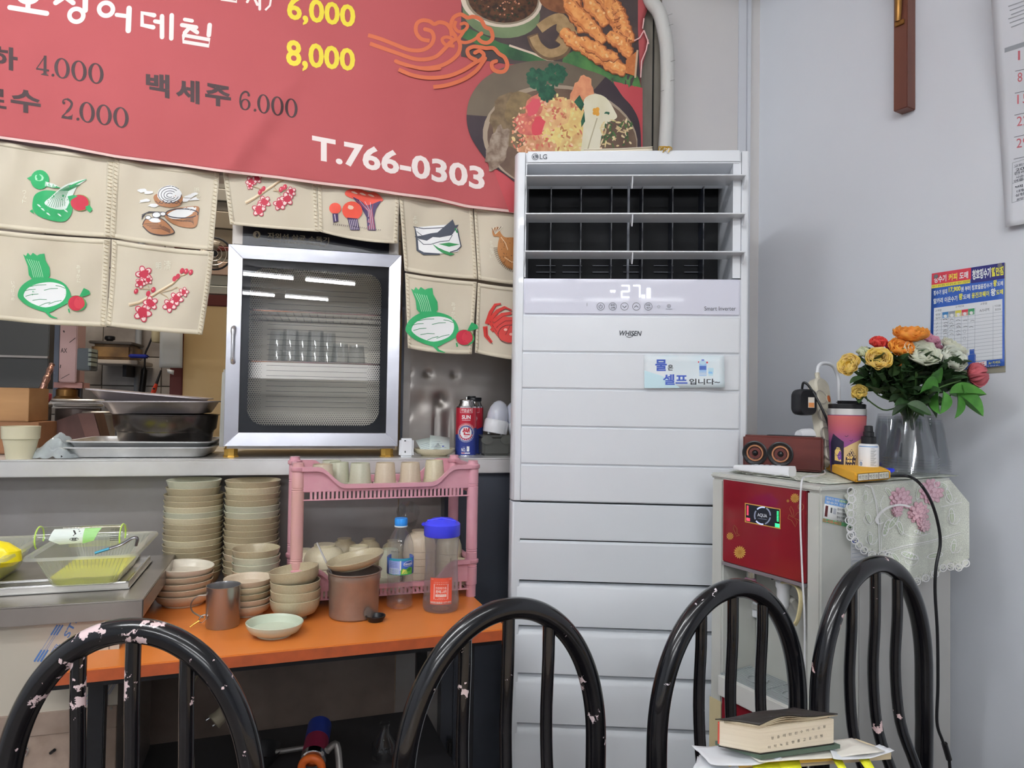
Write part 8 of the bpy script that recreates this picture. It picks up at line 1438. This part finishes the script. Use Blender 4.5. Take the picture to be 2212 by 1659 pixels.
D.text('정수기 임대 판매, 이전 설치, A/S · 청호기 취급업체', PB(.01, .122, .52, .143), '#2a2a3a'); D.text('정수기 임대', PB(.03, .175, .215, .225), PW, .03); D.text('17,900', PB(.235, .165, .40, .22), PY, .04); D.text('원 부터 청호얼음정수기', PB(.405, .175, .83, .225), PW, .03); D.text('왕', PB(.845, .155, .895, .22), PY, .04); D.text('도매', PB(.90, .175, .98, .22), PW, .03)
D.text('알카리 이온수기', PB(.03, .255, .355, .31), PW, .03); D.text('왕', PB(.375, .24, .43, .305), PY, .04); D.text('도매', PB(.435, .255, .53, .305), PW, .03); D.text('웅진코웨이', PB(.55, .25, .79, .305), PY, .03); D.text('왕', PB(.81, .235, .88, .31), PW, .04); D.text('도매', PB(.885, .255, .98, .305), PY, .03)
for k, c_ in enumerate(('#3a78b0', '#8a9098', '#c9c04a', '#c03a48', '#3a8a5a')): D.quad(PB(.155+.088*k, .405, .24+.088*k, .43), c_); D.quad(PB(.155+.088*k, .43, .24+.088*k, .465), ('#7aa0c0', '#a8b0b0', '#c9c890', '#c88a80', '#6aa080')[k]); u = .197+.088*k; D.ell(*pq(u, .447), 3.6, 3.6, '#d6d8da', 0, 12)
D.text('고객명', PB(.055, .37, .14, .392), '#4a4e56'); D.text('고객번호', PB(.33, .358, .45, .378), '#4a4e56'); D.text('교환월', PB(.67, .36, .76, .382), '#4a4e56'); D.text('방문', PB(.065, .41, .13, .432), '#4a4e56'); D.text('일자', PB(.065, .445, .13, .467), '#4a4e56'); D.text('A/S내역', PB(.66, .42, .79, .45), '#4a4e56'); D.text('다음', PB(.87, .40, .95, .42), '#4a4e56'); D.text('점검일', PB(.87, .435, .95, .455), '#4a4e56')
for k in range(14): v = .475+.0345*k; D.stroke([pq(.04, v), pq(.97, v)], .55, '#8d949e')
for u in (.145, .235, .325, .415, .505, .60, .845): D.stroke([pq(u, .40), pq(u, .93)], .55, '#8d949e')
r = random.Random(9)
for k in range(26): u, v = .16+.09*(k % 5 if k > 14 else k % 3)+r.random()*.02, .48+.012*(k % 15); D.stroke([pq(u, v), pq(u+.03, v-.006), pq(u+.055, v+.003)], .8, '#4a4a52')
for u, v in ((.19, .66), (.19, .70), (.28, .69), (.46, .62), (.46, .69), (.37, .76), (.46, .80), (.28, .76), (.37, .64)): x, y = pq(u, v); D.ring(x, y, 2.8, 3.4, .5, '#8a8e96', 12)
for k in range(12): D.stroke([pq(.075, .52+.0345*k), pq(.095, .50+.0345*k)], .6, '#5a6070')
D.text('대성물', PB(.62, .935, .74, .975), '#b83a48', .02) if False else (D.quad(PB(.61, .935, .76, .982), '#c9c6ca'), D.text('대성몰', PB(.625, .942, .745, .975), '#b83a48', .03)); D.text('.kr', PB(.78, .945, .83, .972), PY); D.text('키세요.', PB(.84, .945, .95, .972), PY, .01); D.text('포토앱', PB(.50, .948, .59, .97), PY); D.text('032-438-0082 (우편번호)', PB(.5, .983, .93, .997), PW); D.build('leaflet_print', ps, sub=16)
for x, y in ((2022, 597), (2160, 573)): MB().lathe(Matrix.Translation(RW.px(x, y, .0035)) @ RW.mat().to_3x3().to_4x4() @ Matrix.Rotation(PI/2, 4, 'X'), [(.0055, 0), (.005, .0015), (0, .002)], 18).build('pin', mat('grey_pin', '#6a6a6e', .5), ps)
# small scuffs on the wall paint
fg['kind'] = 'thing'
# ---------------------------------------------------------------- chairs
def chair(x, Y, H, ang, lab, chips, W_=.362, seatgrp='black tubular chairs along the table'):
    b = tpz(x, Y, .75); M = Matrix.Translation((b.x, b.y, 0)) @ Matrix.Rotation(ang, 4, 'Z'); r = .0165; hw = W_/2-r; zt = H-r; zb = zt-.235
    m = mat('chair_black_%d' % x, '#0d0e12', .2, coat=.35, chips=chips, k=.72); o = thing('dining_chair', lab, 'chair', M, seatgrp)
    P = [(-hw-.02, .05, .02), (-hw-.008, .02, .3), (-hw, 0, .5), (-hw, 0, zb-.04)]
    A_ = [(-hw*math.cos(t)*(1 if True else 1), 0, zb+(zt-zb)*math.sin(t)**.92 if math.sin(t) > 0 else zb) for t in [PI*i/36 for i in range(37)]]
    pts = [Vector(p) for p in P]+[Vector(p) for p in A_]+[Vector((-p[0], p[1], p[2])) for p in reversed(P)]
    MB().tube([M @ p for p in cr(pts, 2)], r, 18).build('back_frame', m, o)
    for k in (-1, 0, 1):
        xs = k*.072; zz = zb+(zt-zb)*math.sqrt(max(0, 1-(xs/hw)**2))-.006
        MB().tube([M @ p for p in cr([(xs, 0, zz), (xs, 0, .80), (xs, .004, .70), (xs, -.006, .60), (xs*1.0, -.035, .53), (xs*1.0, -.055, .47), (xs, -.055, .44)], 4)], .0098, 12).build('spindle', m, o)
    sc_ = [(0.163*math.cos(t), -.215+.175*math.sin(t), .445) for t in [2*PI*i/36 for i in range(36)]]
    MB().tube([M @ Vector(p) for p in sc_], .011, 10, closed=True).build('seat_ring', m, o)
    MB().lathe(M @ Matrix.Translation((0, -.215, .445)), [(.155, 0), (.161, .012), (.153, .03), (.10, .042), (0, .045)], 40, sy=1.05).build('seat', mat('seat_vinyl', '#3a2c28', .45), o)
    for sx in (-1, 1): MB().tube([M @ Vector(p) for p in ((sx*.12, -.33, .44), (sx*.14, -.35, .2), (sx*.15, -.37, .012))], .0115, 10).build('front_leg', m, o)
    for sx in (-1, 1): MB().tube([M @ Vector(p) for p in ((sx*hw, .0, .445), (sx*.155, -.12, .445))], .009, 8).build('seat_arm', m, o)
    MB().tube([M @ Vector(p) for p in ((-hw-.01, .025, .24), (0, -.1, .23), (hw+.01, .025, .24))], .008, 8).build('stretcher', m, o)
    return o
chair(283, .937, .905, .0, 'black tubular chair with badly flaked paint on its arched back, at the left edge', (27, '#cfb9ba', 1.06, .72, .90, .10))
chair(1096, 1.07, .903, .50, 'black arched chair with light scuffs along the crown, in front of the tall air conditioner', (34, '#cdbcbe', 1.12, .80, .90, .085))
chair(1582, 1.209, .903, .50, 'black arched chair almost free of scuffs, in front of the red-panelled water purifier', (38, '#c9c0c4', 1.15, .82, .90, .06))
chair(1890, 1.326, .922, .54, 'black arched chair under the lace cloth, nearest the right wall', (26, '#d0b5b4', 1.115, .70, .92, .05))
# ---------------------------------------------------------------- table under the books, and the books
TB = .70
tb_ = thing('dining_table', 'pale table edge carrying the pile of books, below the picture', 'table', (.5, .6, 0))
MB().box(Wd, (-.25, .95), (-.955, -.28), (TB-.025, TB)).build('tabletop', mat('table_laminate', '#b9a48a', .35), tb_, bevel=.003)
for x in (-.19, .87):
    for y in (.36, .88): MB().tube([(x, y, 0), (x, y, TB-.025)], .018, 12).build('leg', M_blk, tb_)
def quadbook(nm, lab, cat, px4, z0, z1, m, part='body', group=None, bevel=0.0):
    q = [hz(x, y, z0) for x, y in px4]; o = thing(nm, lab, cat, q[0], group); MB().prism(q, [v+Vector((0, 0, z1-z0)) for v in q]).build(part, m, o, bevel=bevel); return o, q
M_page = mat('page_edge', '#c9c1b0', .7, k=.72, var=(3, '#bdb4a2', .7), stretch=(.3, .3, 60), bump=(5, .5, .001))
o, q = quadbook('notebook', 'thick notebook with yellowish page edges at the bottom of the pile', 'book', [(1590, 1668), (1925, 1640), (1850, 1612), (1560, 1630)], TB+.001, TB+.012, mat('note_pages', '#c2b394', .7))
o, q = quadbook('yellow_envelope', 'yellow paper folder with frayed edges under the white sheets', 'paper', [(1575, 1660), (1880, 1637), (1830, 1608), (1560, 1628)], TB+.0125, TB+.017, mat('yellow_folder', '#cfa84a', .6))
for k, (x, y, w_) in enumerate(((1660, 1652, 26), (1700, 1646, 30), (1868, 1640, 12), (1812, 1644, 10), (1640, 1656, 14))):
    c_ = hz(x, y, TB+.0172); s = scl(c_); o = thing('sticky_note', ['bright yellow sticky note sticking out at the front of the pile, leftmost but one', 'bright yellow sticky note in the middle of the front edge of the pile', 'bright yellow sticky note at the right end of the pile', 'small yellow sticky note left of the rightmost one', 'bright yellow sticky note furthest left in the pile'][k], 'note', c_, 'yellow sticky notes in the pile')
    MB().add([c_+Vector((-w_*s, .006, 0)), c_+Vector((w_*s, .006, 0)), c_+Vector((w_*s*.8, -.018, -.006)), c_+Vector((-w_*s*.9, -.014, -.005))], [(0, 1, 2, 3)]).build('note', mat('sticky_yellow', '#e2cf2c', .6, k=.66), o, solid=.0005, fix=False)
def sheet(lab, px4, z, m, cat='paper', cur=.004, nm='paper_sheet', grp='loose sheets in the pile'):
    q = [hz(x, y, z) for x, y in px4]; o = thing(nm, lab, cat, q[0], grp)
    MB().grid(lambda u, v: (q[0]*(1-u)+q[1]*u)*(1-v)+(q[3]*(1-u)+q[2]*u)*v+Vector((0, 0, cur*(abs(2*u-1)**2)+.0015*noise.noise(Vector((u*4, v*5, z*99))))), 12, 8).build('sheet', m, o, solid=.0006, fix=False); return o
sheet('white sheet sticking out to the left of the pile', [(1535, 1660), (1690, 1648), (1620, 1602), (1494, 1620)], TB+.020, M_pap, cur=.006)
sheet('white sheet with ragged front edge under the small notebook', [(1640, 1650), (1912, 1628), (1840, 1600), (1580, 1612)], TB+.0225, mat('paper_warm', '#cfccc2', .6), cur=.003)
sheet('thin white sheet curling at the far right of the pile', [(1800, 1648), (1932, 1631), (1900, 1618), (1790, 1622)], TB+.0195, M_pap, cur=.006)
for k in range(4): sheet(['lowest','third','second','topmost'][k]+' of the curled loose pages at the lower left of the pile', [(1500-k*3, 1676), (1600, 1672), (1580, 1640-k), (1506+k*4, 1640-k*3)], TB+.004+.003*k, M_pap, cur=.004)
o, q = quadbook('green_booklet', 'thin dark green booklet directly under the thick black book', 'book', [(1645, 1641), (1815, 1617), (1760, 1597), (1545, 1609)], TB+.027, TB+.0325, mat('dark_green_cover', '#4a5c50', .5))
z0, z1 = TB+.034, TB+.0685
c0 = hz(1642, 1628, z0); cR = hz(1802, 1606, z0); cL = hz(1552, 1611, z0); cB = cL+cR-c0
bb_ = thing('thick_book', 'thick well-worn book with a limp black cover, on top of the pile', 'book', c0)
q4 = [c0, cR, cB, cL]; MB().prism(q4, [v+Vector((0, 0, z1-z0)) for v in q4]).build('page_block', M_page, bb_, bevel=.001)
def cov(u, v):
    p = (c0*(1-u)+cR*u)*(1-v)+(cL*(1-u)+cB*u)*v; e = ((p-(c0+cB)/2)*.06); bu = .010*math.exp(-((u-.35)/.3)**2)*(1-v)**.6+.004*u
    return p+e+Vector((0, 0, z1-z0+.0012+bu+.0012*math.sin(u*9+v*3)))
MB().grid(cov, 22, 12).build('cover', mat('black_leather', '#26221f', .45, bump=(150, .3, .001)), bb_, solid=.0014, fix=False)
for k in range(3): MB().grid(lambda u, v: (lambda p: p-Vector((0, 0, .0022+.0028*k*math.exp(-((u-.35)/.35)**2))))(cov(u, v*.8)), 18, 3).build('loose_page', mat('aged_page', '#b3a78f', .7), bb_, solid=.0005, fix=False)
MB().prism([v-Vector((0, 0, .0012)) for v in q4], [v for v in q4]).build('back_cover', mat('black_leather', '#26221f'), bb_)
MB().tube([cL+(c0-cL)*.0+Vector((0, 0, .003)), cL+Vector((0, 0, z1-z0-.002))], .0012, 6).build('red_headband', mat('red_thread', '#b5483a', .7), bb_)
nrm = (cR-c0).cross(Vector((0, 0, 1))).normalized(); D = Decal(lambda x, y, off: c0+(cR-c0)*x+Vector((0, 0, y*(z1-z0)))+nrm*off, .0006)
for i, c_ in enumerate('창출레민신수여사삼왕'): D.tbox(c_, .14+.078*i, .60+.02*i, .035, -.11, '#4a4640'); 
for i, c_ in enumerate('마막눅요행롬고갈엡빌'): D.tbox(c_, .10+.078*i, .26+.02*i, .035, -.11, '#4a4640')
D.build('index_letters', bb_)
